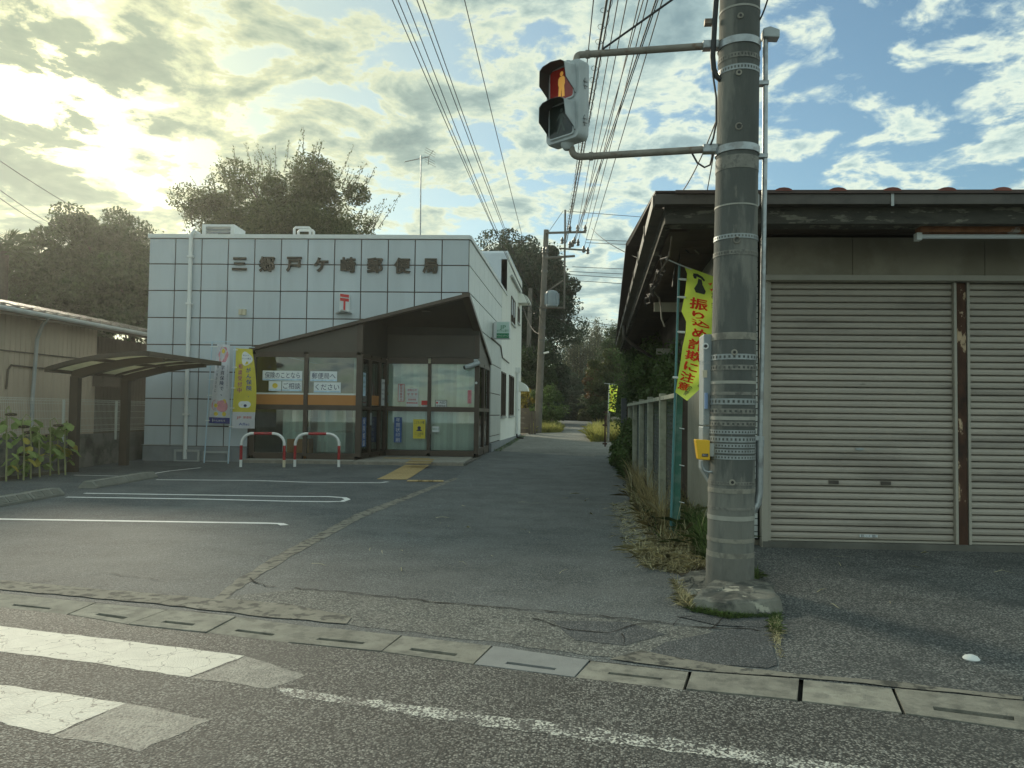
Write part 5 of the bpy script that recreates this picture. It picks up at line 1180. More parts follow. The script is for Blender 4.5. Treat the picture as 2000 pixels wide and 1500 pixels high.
# sloping stone and mortar at the foot of the pole
def lump(name, px, h, parent, m, seed, top=.72, zb=-.02):
    P = [(p.x, p.y) for p in GP(*px)]; P = ragged(P, .010, seed, .06); c = Vector((sum(p[0] for p in P) / len(P), sum(p[1] for p in P) / len(P))); rnd = random.Random(seed); n = len(P); V = []
    lv = [(1.02, zb), (1.0, h * .25), (.955, h * .82), (top + .08, h), (top * .5, h * 1.03)]
    for s_, z in lv: V += [(c.x + (p[0] - c.x) * s_ + rnd.uniform(-.006, .006), c.y + (p[1] - c.y) * s_, z + rnd.uniform(-.009, .009) * (z > 0)) for p in P]
    mb = MB(); mb.add(V, [(i * n + j, i * n + (j + 1) % n, (i + 1) * n + (j + 1) % n, (i + 1) * n + j) for i in range(len(lv) - 1) for j in range(n)] + [tuple(range((len(lv) - 1) * n, len(lv) * n))]); return mb.build(name, m, parent)
st = lump('foundation_stone', [(1352, 1190), (1375, 1162), (1392, 1150), (1462, 1146), (1510, 1158), (1527, 1194), (1490, 1198), (1420, 1202)], .085, None, 'stone_base', 3, .80)
tag(st, 'rough grey concrete slab lying in front of the foot of the utility pole', 'stone')
st2 = lump('mortar_pad', [(1318, 1140), (1345, 1122), (1395, 1116), (1398, 1140), (1380, 1160), (1345, 1166)], .03, None, 'stone_base', 5, .8)
tag(st2, 'flat pale mortar pad among straw left of the pole foot', 'stone')
p = G(1897, 1289); mb = MB(); mb.lathe((p.x, p.y, -.004), [(.035, 0), (.045, .012), (.034, .026), (.012, .034)], 12)
tag(mb.build('pebble', 'ink_white', None, smooth=True), 'single white pebble lying on the asphalt forecourt of the shop', 'pebble')
# ------------------------------------------------------------------ bike barriers in front of the post office
def barrier(x0, x1, yb, yt, label, cream):
    a, b = G(x0, yb), G(x1, yb + .5); Y = a.y; zt_ = AT((x0 + x1) / 2, yt, Y).z; W = (b - a).length; d = (b - a).normalized(); rad = .26; rt = .034
    t = thing('arch_barrier', label, 'barrier', (a + b) / 2, 'red and white hoop barriers in front of the post office')
    path = [(0, 0.0)] + [(0, zt_ - rad)] + [(rad - rad * math.cos(k), zt_ - rad + rad * math.sin(k)) for k in np.linspace(.2, math.pi / 2, 7)]
    path += [(W - x, z) for x, z in path[::-1]]
    P = [a + d * x + Vector((0, 0, z)) for x, z in path]
    L = [0]; 
    for p, q in zip(P, P[1:]): L.append(L[-1] + (q - p).length)
    def at(s):
        for i in range(len(L) - 1):
            if s <= L[i + 1] + 1e-9: return P[i].lerp(P[i + 1], (s - L[i]) / (L[i + 1] - L[i]))
        return P[-1]
    tot = L[-1]; zr = .17; zr2 = zt_ - rad - .02; mid = tot / 2
    cuts = [(0, zr, 'barrier_white', 'post_foot'), (zr, zr2, 'barrier_red', 'red_band'), (zr2, mid - .21, 'barrier_white', 'white_bend'), (mid - .21, mid + .21, 'barrier_red', 'red_band'), (mid + .21, tot - zr2, 'barrier_white', 'white_bend'), (tot - zr2, tot - zr, 'barrier_red', 'red_band'), (tot - zr, tot, 'barrier_cream' if cream else 'barrier_white', 'post_foot')]
    for s0, s1, m, nm in cuts:
        n = 3 if s1 - s0 < .5 and m != 'barrier_white' else 14
        ss = [s0] + [x for x in L if s0 + .01 < x < s1 - .01] + [s1]
        mb = MB(); mb.tube([at(s) for s in ss], rt, 14); mb.build(nm, m, t, smooth=True)
    for p in (P[0], P[-1]):
        mb = MB(); mb.lathe((p.x, p.y, 0), [(.07, .0), (.068, .008), (.04, .012)], 14); mb.build('base_collar', 'sill_concrete', t)
barrier(470, 554.5, 912, 849, 'red and white hoop barrier nearest the flags with one cream coloured foot', True)
barrier(575.5, 661.5, 911.5, 850, 'red and white hoop barrier to the right, before the wide shop window, with scuffed top', False)

# ------------------------------------------------------------------ cloth banners
def cloth(fn, nu, nv, name, m, parent, v0=0.0, v1=1.0):
    mb = MB(); V = [tuple(fn(i / nu, v0 + (v1 - v0) * j / nv)) for j in range(nv + 1) for i in range(nu + 1)]
    mb.add(V, [(j * (nu + 1) + i, j * (nu + 1) + i + 1, (j + 1) * (nu + 1) + i + 1, (j + 1) * (nu + 1) + i) for j in range(nv) for i in range(nu)])
    return mb.build(name, m, parent, smooth=True, recalc=False)
def on_cloth(fn, off=.004):
    def g(u, v):
        e = 1e-3; p = Vector(fn(u, v)); n = (Vector(fn(u + e, v)) - p).cross(Vector(fn(u, v + e)) - p).normalized()
        if n.dot(EYE - p) < 0: n = -n
        return p + n * off
    return g
def vtext(mb, s, g, u, v, hu, aspect, bold=.02, step=1.1, m=0):
    """characters down the cloth: hu = height as a share of the width, aspect = height / width of the cloth"""
    for i, c in enumerate(s):
        V, Fc, wd = glyph(c, bold)
        if V: mb.add([g(u + a * hu, v + (i * step * hu - b * hu) / aspect) for a, b in V], Fc, m)
def htext(mb, s, g, u, v, hu, aspect, bold=.02, wmax=None):
    V, Fc, wd = glyph(s, bold); k = wmax / wd if wmax else hu
    mb.add([g(u + a * k, v - b * hu / aspect) for a, b in V], Fc)
def vletters(s, fn, u, v, hu, aspect, step, m, parent):
    for i, c in enumerate(s):
        V, Fc, wd = glyph(c); mb = MB()
        for dx, off in ((-.018, .004), (.018, .0052)):
            g = on_cloth(fn, off); mb.add([g(u + (a + dx) * hu, v + (i * step * hu - b * hu) / aspect) for a, b in V], Fc)
        mb.build('letter', m, parent, recalc=False)
def disc(mb, g, u, v, ru, aspect, n=18, f=lambda t: 1.0): mb.poly([g(u + ru * f(t) * math.cos(t), v + ru * f(t) * math.sin(t) / aspect) for t in np.linspace(0, 2 * math.pi, n + 1)[:-1]])
GRP = 'nobori banner flags by the post office'
def pole_at_px(a, b, Y): return AT(a[0], a[1], Y), AT(b[0], b[1], Y)
# first flag: white with pink print
Yf = 18.2
pt, pb_ = pole_at_px((414.5, 667), (398.5, 906), Yf)
f1 = thing('banner_flag', 'white nobori banner with navy lettering and pink print, left of the yellow banner', 'flag', (pb_.x, Yf, 0))
mb = MB(); mb.tube([(pb_.x, Yf, 0), pt], .016, 8); mb.build('flag_pole', 'pole_paleblue', f1, smooth=True)
mb = MB(); mb.tube([pt + Vector((-.25, 0, -.02)), pt + Vector((.55, -.02, .0))], .008, 6); mb.build('cross_bar', 'pole_paleblue', f1)
tl, tr_, br, bl_ = AT(422, 672, Yf - .03), AT(450, 673, Yf - .05), AT(448.5, 828, Yf - .02), AT(408, 826, Yf)
def c1(u, v):
    l = tl.lerp(bl_, v); r_ = tr_.lerp(br, v); p = l.lerp(r_, u)
    k = math.exp(-((v - .02) / .16) ** 2); p = p + Vector((.0, 0, 0)); cx = (l.x + r_.x) / 2 + .05
    p.x = cx + (p.x - cx) * (1 - .12 * k) ; p.y += .03 * math.sin(5 * v + 3 * u) + .025 * math.sin(9 * u + 2 * v); return p
h1, w1 = (tl - bl_).length, (br - bl_).length; as1 = h1 / w1
cloth(c1, 10, 30, 'cloth', 'cloth_white', f1); g1 = on_cloth(c1)
mb = MB(); k = 8; mb.add([tuple(g1(u, v)) for v in (.925, 1.0) for u in np.linspace(0, 1, k)], [(i, i + 1, k + i + 1, k + i) for i in range(k - 1)]); mb.build('navy_hem', 'cloth_navy', f1)
mb = MB(); vletters('想いをかたちに', c1, .20, .285, .165, as1, 1.1, 'ink_navy', f1); vletters('学資保険で、', c1, .56, .295, .215, as1, 1.1, 'ink_navy', f1); vtext(mb, 'お子さま・お孫さまの将来に', g1, .85, .265, .075, as1, .01); mb.build('small_lettering', 'ink_navy', f1, recalc=False)
mb = MB(); disc(mb, g1, .5, .13, .36, as1, 24, lambda t: 1 + .08 * math.cos(6 * t)); disc(mb, on_cloth(c1, .0035), .30, .77, .24, as1); disc(mb, g1, .62, .78, .27, as1); mb.build('pink_print', 'ink_pink', f1)
g1b = on_cloth(c1, .007); mb = MB(); disc(mb, g1b, .52, .085, .11, as1); disc(mb, g1b, .33, .775, .09, as1); disc(mb, g1b, .70, .72, .10, as1); disc(mb, g1b, .35, .88, .09, as1); disc(mb, g1b, .70, .88, .1, as1); mb.build('yellow_print', 'ink_yellow', f1)
mb = MB(); htext(mb, 'かんぽ生命', on_cloth(c1, .009), .5, .965, .09, as1, .02, .5); mb.build('hem_lettering', 'ink_white', f1, recalc=False)
for v in (.03, .22, .45, .65, .97):
    p = c1(0, v); t = (pt.z - p.z) / (pt.z - 0); q = pt.lerp(Vector((pb_.x, Yf, 0)), t); mb = MB(); mb.tube([q + Vector((-.03, 0, 0)), p + Vector((.03, -.005, 0))], .014, 6); mb.build('loop', 'ink_white', f1)
# second flag: yellow
pt, pb_ = pole_at_px((458.5, 676), (445.5, 906), Yf - .1); tl, tr_, br, bl_ = AT(460, 680, Yf - .13), AT(494, 682, Yf - .13), AT(497, 837, Yf - .13), AT(454, 836.5, Yf - .13)
f2 = thing('banner_flag', 'yellow nobori banner with a white foot on a blue pole, right beside the white one', 'flag', (pb_.x, Yf - .1, 0))
mb = MB(); mb.tube([(pb_.x, Yf - .1, 0), pt], .016, 8); mb.build('flag_pole', 'pole_paleblue', f2, smooth=True)
mb = MB(); mb.tube([pt + Vector((-.06, 0, -.02)), pt + Vector((.52, -.02, -.03))], .008, 6); mb.build('cross_bar', 'pole_paleblue', f2)
def c2(u, v):
    p = tl.lerp(bl_, v).lerp(tr_.lerp(br, v), u); p.x += .06 * u * math.sin(math.pi * min(v * 1.15, 1)) ; p.y += .035 * math.sin(4 * v + 4 * u + 1) ; return p
as2 = (tl - bl_).length / (br - bl_).length
cloth(c2, 10, 24, 'cloth', 'cloth_yellow', f2, 0, .795); cloth(c2, 10, 8, 'cloth_foot', 'cloth_white', f2, .795, 1); g2 = on_cloth(c2)
vletters('相談受付中', c2, .28, .225, .235, as2, 1.12, 'ink_purple', f2); vletters('がん保険', c2, .70, .27, .235, as2, 1.12, 'ink_blue', f2)
mb = MB(); vtext(mb, '〟', g2, .86, .18, .12, as2, .03); vtext(mb, '〝', g2, .68, .61, .12, as2, .03); htext(mb, 'Aflac', g2, .52, .945, .16, as2, .015, .46); stuff(mb.build('blue_lettering', 'ink_blue', f2, recalc=False))
mb = MB(); disc(mb, g2, .62, .125, .30, as2, 20, lambda t: 1 + .12 * math.cos(3 * t)); disc(mb, g2, .52, .70, .20, as2, 20, lambda t: 1 + .3 * math.cos(2 * t)); stuff(mb.build('white_print', 'ink_white', f2))
mb = MB(); g2b = on_cloth(c2, .007); htext(mb, '考えよう', g2b, .6, .085, .08, as2, .02, .34); htext(mb, 'がんへの備え', g2b, .62, .125, .085, as2, .02, .5); disc(mb, g2b, .55, .715, .07, as2, 6); mb.build('navy_print', 'ink_navy', f2, recalc=False)
mb = MB(); htext(mb, 'JP', g2, .30, .862, .14, as2, .05, .19); htext(mb, '郵便局', g2, .66, .862, .12, as2, .02, .36); mb.build('red_lettering', 'ink_red', f2, recalc=False)
for v in (.02, .24, .5, .75, .98):
    p = c2(0, v); t = (pt.z - p.z) / pt.z; q = pt.lerp(Vector((pb_.x, Yf - .1, 0)), t); mb = MB(); mb.tube([q + Vector((-.03, 0, 0)), p + Vector((.04, -.005, 0))], .014, 6); mb.build('loop', 'ink_white', f2)
# lime warning flag by the shop
Yl = 8.55
pt, pm_ = AT(1327, 515, Yl), AT(1318, 790, Yl); pbm = AT(1310, 1035, Yl)
f3 = thing('banner_flag', 'large lime green banner with red lettering and a black telephone beside the big pole', 'flag', pbm)
mb = MB(); mb.tube([pbm, pm_, pt], .014, 8); mb.build('flag_pole', 'pole_teal', f3, smooth=True)
mb = MB(); mb.tube([AT(1284, 498, Yl + .1), AT(1327, 517, Yl - .01), AT(1392, 541, Yl - .15)], .007, 6); mb.build('cross_bar', 'white_metal', f3)
rows = [(0, (1336, 519), (1394, 540)), (.08, (1342, 535), (1398, 556)), (.18, (1338, 572), (1400, 585)), (.30, (1331, 608), (1403, 620)), (.42, (1340, 628), (1405, 642)), (.5, (1339, 650), (1403, 665)), (.6, (1333, 677), (1398, 694)), (.72, (1329, 707), (1389, 724)), (.84, (1324, 738), (1374, 753)), (.93, (1321, 757), (1357, 769)), (1.0, (1319, 766), (1342, 783))]
def c3(u, v):
    v = min(max(v, 0), 1)
    for (va, la, ra), (vb, lb_, rb) in zip(rows, rows[1:]):
        if v <= vb: break
    t = (v - va) / (vb - va); lx, ly = la[0] + (lb_[0] - la[0]) * t, la[1] + (lb_[1] - la[1]) * t; rx, ry = ra[0] + (rb[0] - ra[0]) * t, ra[1] + (rb[1] - ra[1]) * t
    Y = Yl - .02 - .28 * u + .05 * math.sin(6 * v + 3 * u) * u + .03 * math.sin(13 * v + 5 * u) * (u + .2)
    return AT(lx + (rx - lx) * u, ly + (ry - ly) * u, Y)
cloth(c3, 32, 132, 'cloth', 'cloth_lime', f3); g3 = on_cloth(c3, .004); as3 = 3.9
for i, c in enumerate('振り込め詐欺に注意'):
    V, Fc, wd = glyph(c); v0 = .235 + i * .083; hv = .083; mb = MB()
    for dx, dy, gg in ((-.022, -.02, on_cloth(c3, .006)), (.022, -.02, on_cloth(c3, .0072)), (-.022, .02, on_cloth(c3, .0084)), (.022, .02, on_cloth(c3, .0096))):
        mb.add([gg(.46 - .022 * max(0, i - 2) + (a + dx) * .54, v0 - (b + dy) * hv * .94) for a, b in V], Fc)
    mb.build('letter', 'ink_flagred', f3, recalc=False)
mb = MB(); 
for i, c in enumerate('お金を要求する電話・相談'):
    V, Fc, wd = glyph(c, .012); v0 = .16 + i * .062; mb.add([g3(.90 + a * .15, v0 - b * .048) for a, b in V], Fc)
for i, c in enumerate('会警'):
    V, Fc, wd = glyph(c, .012); mb.add([g3(.62 + a * .25, .90 + i * .05 - b * .05) for a, b in V], Fc)
q = lambda pts: mb.poly([g3(u, v) for u, v in pts])
q([(.22, .072), (.27, .045), (.42, .035), (.58, .048), (.64, .075), (.60, .088), (.50, .072), (.36, .068), (.33, .088), (.25, .09)]); q([(.40, .082), (.52, .082), (.55, .11), (.66, .145), (.62, .165), (.34, .165), (.28, .145), (.38, .11)])
stuff(mb.build('black_print', 'ink_flagblack', f3, recalc=False))
mb = MB(); q([(.66, .068), (.76, .088), (.74, .092), (.90, .072), (.80, .102), (.80, .094)]); q([(.72, .10), (.80, .118), (.79, .122), (.92, .112), (.84, .135), (.83, .126)]); mb.build('red_flash', 'ink_flagred', f3, recalc=False)
for y, x in ((545, 1333), (580, 1331), (648, 1330), (737, 1322)):
    p = AT(x - 8, y, Yl); mb = MB(); mb.tube([p, AT(x + 8, y + 1, Yl - .03)], .013, 6); mb.build('loop', 'ink_white', f3)
# small far flag down the lane
Yd = AX(1200, 770, 1.25).y; Yd = 30.5
f4 = thing('banner_flag', 'small distant lime green banner with red lettering on a leaning pole at the lane end', 'flag', AT(1186, 850, Yd))
mb = MB(); mb.tube([AT(1186, 856, Yd), AT(1190, 750, Yd)], .018, 6); mb.build('flag_pole', 'white_metal', f4); mb = MB(); mb.tube([AT(1180, 748.5, Yd), AT(1207, 751.5, Yd)], .01, 5); mb.build('cross_bar', 'white_metal', f4)
def c4(u, v):
    l = AT(1190.5, 751, Yd).lerp(AT(1188.5, 802, Yd), v); r_ = AT(1206.5, 752, Yd - .1).lerp(AT(1202, 805.5, Yd - .1), v); p = l.lerp(r_, u); p.y += .06 * math.sin(5 * u + 4 * v); return p
cloth(c4, 6, 14, 'cloth', 'cloth_lime', f4); g4 = on_cloth(c4, .012)
mb = MB(); vtext(mb, '振り込め詐欺注意', g4, .36, .22, .30, 3.4, .06, 1.05); vtext(mb, 'に注意', g4, .76, .72, .26, 3.4, .05); vtext(mb, 'その', g4, .74, .15, .22, 3.4, .05); mb.build('red_lettering', 'ink_flagred', f4, recalc=False)
mb = MB(); vtext(mb, '電話', g4, .74, .38, .3, 3.4, .06); mb.poly([g4(.2, .08), g4(.8, .06), g4(.8, .12), g4(.2, .125)]); mb.build('black_print', 'ink_flagblack', f4, recalc=False)
p0, p1 = AT(1187, 862, Yd), AT(1189, 806, Yd); rp = thing('tilted_post', 'pale leaning post holding the small distant banner', 'post', p0); mb = MB(); mb.tube([(p0.x, p0.y, gz(p0.y) - .1), p1], .06, 8); mb.build('shaft', 'pole_light', rp)
for i, (x, y0, y1, Y, lab) in enumerate(((1182, 803, 856, 27.5, 'thin rusty iron stake with two clamps in the dry grass patch'), (1185.5, 803, 840, 31, 'second rusty iron stake just behind the first in the grass patch'))):
    a, b = AT(x, y1, Y), AT(x, y0, Y); a.z = gz(Y) - .05; s_ = thing('iron_stake', lab, 'stake', a); mb = MB(); mb.tube([a, b], .028, 6); mb.build('rod', 'rust_bar', s_)
    for f_ in (.12, .62): mb = MB(); c = a.lerp(b, f_); mb.box(c.x - .09, c.x + .07, c.y - .03, c.y + .03, c.z - .03, c.z + .03); mb.build('clamp', 'rust_bar', s_)

# ------------------------------------------------------------------ left side of the lot: wheel stops, wall, mesh fence, carport, house
def wheelstop(a, b, label):
    d = (b - a); L = d.length; d.normalize(); n = Vector((-d.y, d.x, 0)); w_, h_ = .15, .115
    t = thing('wheel_stop', label, 'wheel stop', (a + b) / 2, 'ribbed concrete wheel stops of the parking lot')
    P = lambda x, y, z: a + d * x + n * y + Vector((0, 0, z)); mb = MB(P)
    pr_ = [(-w_, 0), (-w_, .035), (-.07, h_), (.07, h_), (w_, .035), (w_, 0)]
    for k in range(2):
        x0, x1 = k * L / 2 + .008, (k + 1) * L / 2 - .008; q = MB(); q.prism([P(x0, y, z) for y, z in pr_], d * (x1 - x0)); q.build('block', 'stopper', t, bevel=.004)
        for j in range(3):
            for r in range(4):
                xa = x0 + .06 + j * (x1 - x0 - .1) / 3; xb = xa + (x1 - x0) / 3 - .08; y0 = .078 + r * .018; f_ = lambda y: h_ - (y - .07) * (h_ - .035) / (w_ - .07)
                for sg_ in (-1, 1):
                    q = MB(); q.add([P(xa, sg_ * y0, f_(y0) + .014), P(xb, sg_ * y0, f_(y0) + .014), P(xb, sg_ * (y0 + .009), f_(y0 + .009) + .014), P(xa, sg_ * (y0 + .009), f_(y0 + .009) + .014), P(xa, sg_ * y0, f_(y0) - .003), P(xb, sg_ * y0, f_(y0) - .003), P(xb, sg_ * (y0 + .009), f_(y0 + .009) - .003), P(xa, sg_ * (y0 + .009), f_(y0 + .009) - .003)], [(0, 1, 2, 3), (0, 1, 5, 4), (1, 2, 6, 5), (2, 3, 7, 6), (3, 0, 4, 7)]); q.build('rib', 'stopper', t)
wheelstop(G(170, 954), G(294, 932.5), 'ribbed grey wheel stop behind the looped white line, nearer the post office')
wheelstop(G(-30, 992), G(108, 967), 'ribbed grey wheel stop cut by the left picture edge beside the sunflowers')
# boundary: block wall, mesh fence
BX = lambda t: (-11.15 - .35 * t, 11.0 + 9.5 * t)            # plan line of the wall, t 0..1
bw = thing('block_wall', 'low grey concrete block wall along the left edge of the parking lot', 'wall', (BX(.3)[0], BX(.3)[1], 0))
pA, pB_ = Vector((*BX(-.6), 0)), Vector((*BX(1.02), 0)); dW = (pB_ - pA).normalized(); nW = Vector((-dW.y, dW.x, 0)); LW = (pB_ - pA).length
bm_ = MB(); bm_.box(.004, .586, -.06, .06, .004, .188); bme = bm_.mesh('concrete_block', 'block_concrete')
mb = MB(lambda x, y, z: pA + dW * x + nW * y + Vector((0, 0, z))); mb.box(0, LW, -.05, .05, -.1, .76); core = mb.build('wall_core', 'block_concrete', bw)
rotW = Matrix.Rotation(math.atan2(dW.y, dW.x), 4, 'Z')
for r in range(4):
    for k in range(int(LW / .59)): put('concrete_block', bme, core, Matrix.Translation(pA + dW * (k * .59 + (.295 if r % 2 else 0)) + Vector((0, 0, r * .19))) @ rotW)
mf = thing('mesh_fence', 'white wire mesh fence standing on the low block wall', 'fence', (BX(.3)[0], BX(.3)[1], .76))
Q = lambda x, z, o=0.0: pA + dW * x + nW * o + Vector((0, 0, z))
for k in range(int(LW / 2) + 1):
    mb = MB(); mb.tube([Q(k * 2.0 + .4, .6, -.07), Q(k * 2.0 + .4, 1.53, -.07)], .028, 8); mb.build('fence_post', 'mesh_white', mf)
    if k * 2 + 2.4 > LW: continue
    mb = MB(); x0 = k * 2 + .4
    for j in range(40): mb.tube([Q(x0 + j * .05, .80, -.02), Q(x0 + j * .05, 1.48, -.02), Q(x0 + j * .05, 1.55, .03)], .0032, 3, cap=False)
    for z in (.82, .86, .96, 1.12, 1.28, 1.44, 1.50, 1.545): mb.tube([Q(x0, z, -.02 if z < 1.52 else .03), Q(x0 + 2, z, -.02 if z < 1.52 else .03)], .005, 4, cap=False)
    mb.build('mesh_panel', 'mesh_white', mf)
# planting strip
sheet('planting_bed', ragged([(BX(-.2)[0] + .1, BX(-.2)[1]), (BX(.48)[0] + .1, BX(.48)[1]), (BX(.48)[0] + .55, BX(.48)[1] - .1), (BX(-.2)[0] + .75, BX(-.2)[1])], .02, 8), .004, 'soil')
# carport
cpo = thing('cycle_shelter', 'dark bronze cantilever cycle shelter with pale translucent roof panels', 'shelter', (-10.75, 16.2, 0))
yc0, yc1 = 14.74, 17.75; xl, xr_ = -10.95, -8.78; zl_, zr_ = 2.13, 2.47
def roofz(x): t = (x - xl) / (xr_ - xl); return zl_ + (zr_ - zl_) * (1 - (1 - t) ** 2)
for Y in (15.35, 17.15):
    mb = MB(); mb.box(-10.84, -10.66, Y - .07, Y + .07, -.05, 2.02); mb.build('post', 'carport_bronze', cpo, bevel=.006)
    xs_ = np.linspace(xl + .12, xr_ - .03, 12); mb = MB()
    mb.prism([(x, Y - .045, roofz(x) - .05) for x in xs_] + [(x, Y - .045, roofz(x) - .05 - (.20 - .12 * (x - xl) / (xr_ - xl))) for x in xs_[::-1]], (0, .09, 0)); mb.build('beam', 'carport_bronze', cpo)
ribs = list(np.linspace(yc0, yc1, 5))
for i, Y in enumerate(ribs):
    xs_ = np.linspace(xl, xr_, 12); mb = MB(); e = .035 if i not in (0, 4) else .05
    mb.prism([(x, Y - e, roofz(x) + .05) for x in xs_] + [(x, Y - e, roofz(x) - .045) for x in xs_[::-1]], (0, 2 * e, 0)); mb.build('roof_rib', 'carport_bronze', cpo)
for x in (xl, xl + .98, xr_): mb = MB(); mb.box(x - .04, x + .04, yc0 - .04, yc1 + .04, roofz(x) - .055, roofz(x) + .045); mb.build('purlin', 'carport_bronze', cpo)
for a, b in zip(ribs, ribs[1:]):
    xs_ = np.linspace(xl + .02, xr_ - .02, 12); mb = MB(); mb.prism([(x, a + .036, roofz(x) + .012) for x in xs_] + [(x, a + .036, roofz(x) + .004) for x in xs_[::-1]], (0, b - a - .072, 0)); mb.build('roof_panel', 'carport_sheet', cpo, smooth=True)
# house on the left
hs = thing('metal_house', 'old tan corrugated metal house with a tin roof behind the mesh fence', 'house', (-14, 15, 0))
XH = -12.9; YH = AX(186, 740, XH).y
def corr(X, y0, y1, z0, z1, m, name, pitch=.16, d=.012):
    mb = MB(); n = int((y1 - y0) / pitch); V = []; 
    for k in range(n):
        y = y0 + k * pitch
        for dy, dx in ((0, 0), (pitch * .78, 0), (pitch * .82, -d), (pitch * .96, -d)): V += [(X + dx, y + dy, z0), (X + dx, y + dy, z1)]
    V += [(X, y1, z0), (X, y1, z1)]
    mb.add(V, [(2 * i, 2 * i + 2, 2 * i + 3, 2 * i + 1) for i in range(len(V) // 2 - 1)]); return mb.build(name, m, hs)
corr(XH, 3.0, YH, 0, 2.62, 'siding_tan', 'lower_wall'); corr(XH + .015, 3.0, YH, 2.62, 3.55, 'siding_tan', 'upper_wall')
mb = MB(); mb.box(XH + .002, XH + .03, 3, YH, 2.60, 2.63); mb.build('joint_strip', 'siding_brown', hs)
corr(XH - .9, YH, 24, 0, 3.4, 'siding_brown', 'recessed_wall'); mb = MB(); mb.box(XH - .9, XH - .02, YH - .1, YH - .02, 0, 3.5); mb.build('return_wall', 'siding_brown', hs)
mb = MB(); q = [(XH - .9, YH + .1, 2.75), (XH + .15, YH + .1, 2.45), (XH + .15, 23, 2.45), (XH - .9, 23, 2.75)]; mb.prism(q, (0, 0, .05)); mb.build('lean_to_roof', 'roof_tin', hs)
xe = -12.35; ze = 3.50
mb = MB(); mb.prism([(xe, 2, ze), (xe, 24.3, ze), (xe - 3.6, 24.3, ze + .72), (xe - 3.6, 2, ze + .72)], (0, 0, .045)); mb.prism([(xe - 3.62, 2, ze + .72), (xe - 3.62, 24.3, ze + .72), (xe - 8, 24.3, ze - .3), (xe - 8, 2, ze - .3)], (0, 0, .045)); rfh = mb.build('tin_roof', 'roof_tin', hs)
mb = MB()
for k in range(54): y = 2.1 + k * .41; mb.box(xe - .02, xe + .015, y, y + .05, ze - .0, ze + .09); mb.prism([(xe - .02, y, ze + .046), (xe - .02, y + .045, ze + .046), (xe - 3.6, y + .045, ze + .766), (xe - 3.6, y, ze + .766)], (0, 0, .04))
mb.build('roof_seam', 'roof_tin', rfh)
mb = MB(); mb.box(xe - .03, xe + .0, 2, 24.3, ze - .16, ze - .004); mb.build('eave_board', 'siding_brown', hs)
mb = MB(); mb.tube([(xe + .06, 2, ze - .02), (xe + .06, 24.3, ze - .06)], .055, 8); mb.build('eave_gutter', 'grey_metal', hs)
p = AX(70, 645, XH + .12); mb = MB(); mb.tube([(xe + .05, p.y - .25, ze - .08), (XH + .35, p.y - .1, ze - .25), (XH + .12, p.y + .05, ze - .55), (XH + .10, p.y, 1.6), (XH + .10, p.y, 0)], .042, 10); mb.build('down_pipe', 'grey_metal', hs, smooth=True)
mb = MB(); mb.tube([AX(x, y, XH + .03) for x, y in ((12, 760), (16, 722), (22, 713), (65, 718), (100, 720))], .022, 6); mb.build('wall_pipe', 'siding_brown', hs)
p = AX(203, 748, XH + .1); mb = MB(); mb.box(XH + .01, XH + .3, p.y - .35, p.y + .35, p.z - .1, p.z + .25); mb.build('vent_hood', 'siding_brown', hs)
mb = MB(); mb.box(XH - 6, XH - 1, 3, 24, 0, 3.4); mb.build('core', 'siding_brown', hs)
# sunflowers
def sunflower(x, ytop, ybase, droop, label, seed, leaves=9, Yo=0):
    rnd = random.Random(seed); b = G(x, ybase); Y = b.y; top = AT(x + rnd.uniform(-3, 3), ytop, Y); t = thing('sunflower', label, 'sunflower', b, 'withering sunflowers along the lot edge')
    pts = [b + Vector((0, 0, -.03)), b.lerp(top, .5) + Vector((rnd.uniform(-.05, .05), 0, 0)), top, top + Vector((droop * .5, -.03, .06)), top + Vector((droop, -.06, -.06))]
    mb = MB(); mb.tube(pts, [.018, .015, .012, .011, .01], 6); mb.build('stem', 'sun_stem', t, smooth=True)
    c = pts[-1]; mb = MB(); mb.lathe((c.x, c.y, c.z - .05), [(.02, .055), (.09, .04), (.10, .018), (.085, .0), (.03, -.004)], 14); mb.build('flower_head', 'sun_head', t, smooth=True)
    mb = MB()
    for k in range(10):
        a_ = k * .628; e_ = Vector((math.cos(a_), math.sin(a_), 0)); f_ = Vector((-e_.y, e_.x, 0)); o = Vector((c.x, c.y, c.z - .02)); mb.add([o + e_ * .08 - f_ * .015, o + e_ * .125 + Vector((0, 0, -.015)), o + e_ * .08 + f_ * .015], [(0, 1, 2)])
    mb.build('sepals', 'sun_leaf', t)
    for k in range(leaves):
        s_ = rnd.uniform(.18, 1.0); p = b.lerp(top, s_); a_ = rnd.uniform(0, 6.28); e_ = Vector((math.cos(a_), math.sin(a_), 0)); L_ = rnd.uniform(.12, .23); f_ = Vector((-e_.y, e_.x, 0)) * L_ * .42
        q0 = p + e_ * .10 + Vector((0, 0, .05)); q1 = p + e_ * (.1 + L_ * .45) + Vector((0, 0, .02)); q2 = p + e_ * (.1 + L_ * .85) + Vector((0, 0, -L_ * .55)); dn = Vector((0, 0, -.04))
        mb = MB(); mb.tube([p, q0], .005, 4); k0 = len(mb.v)
        mb.add([q0, q1 + f_ + dn, q1, q1 - f_ + dn, q2, q0 + f_ * .75 + dn * .5, q0 - f_ * .75 + dn * .5, q1.lerp(q2, .5) + f_ * .6 + dn, q1.lerp(q2, .5) - f_ * .6 + dn], [(0, 5, 1, 2), (0, 2, 3, 6), (2, 1, 7, 4), (2, 4, 8, 3)])
        mb.build('leaf', 'sun_leaf_yellow' if rnd.random() < (.22 if s_ < .6 else .06) else 'sun_leaf', t, smooth=True)
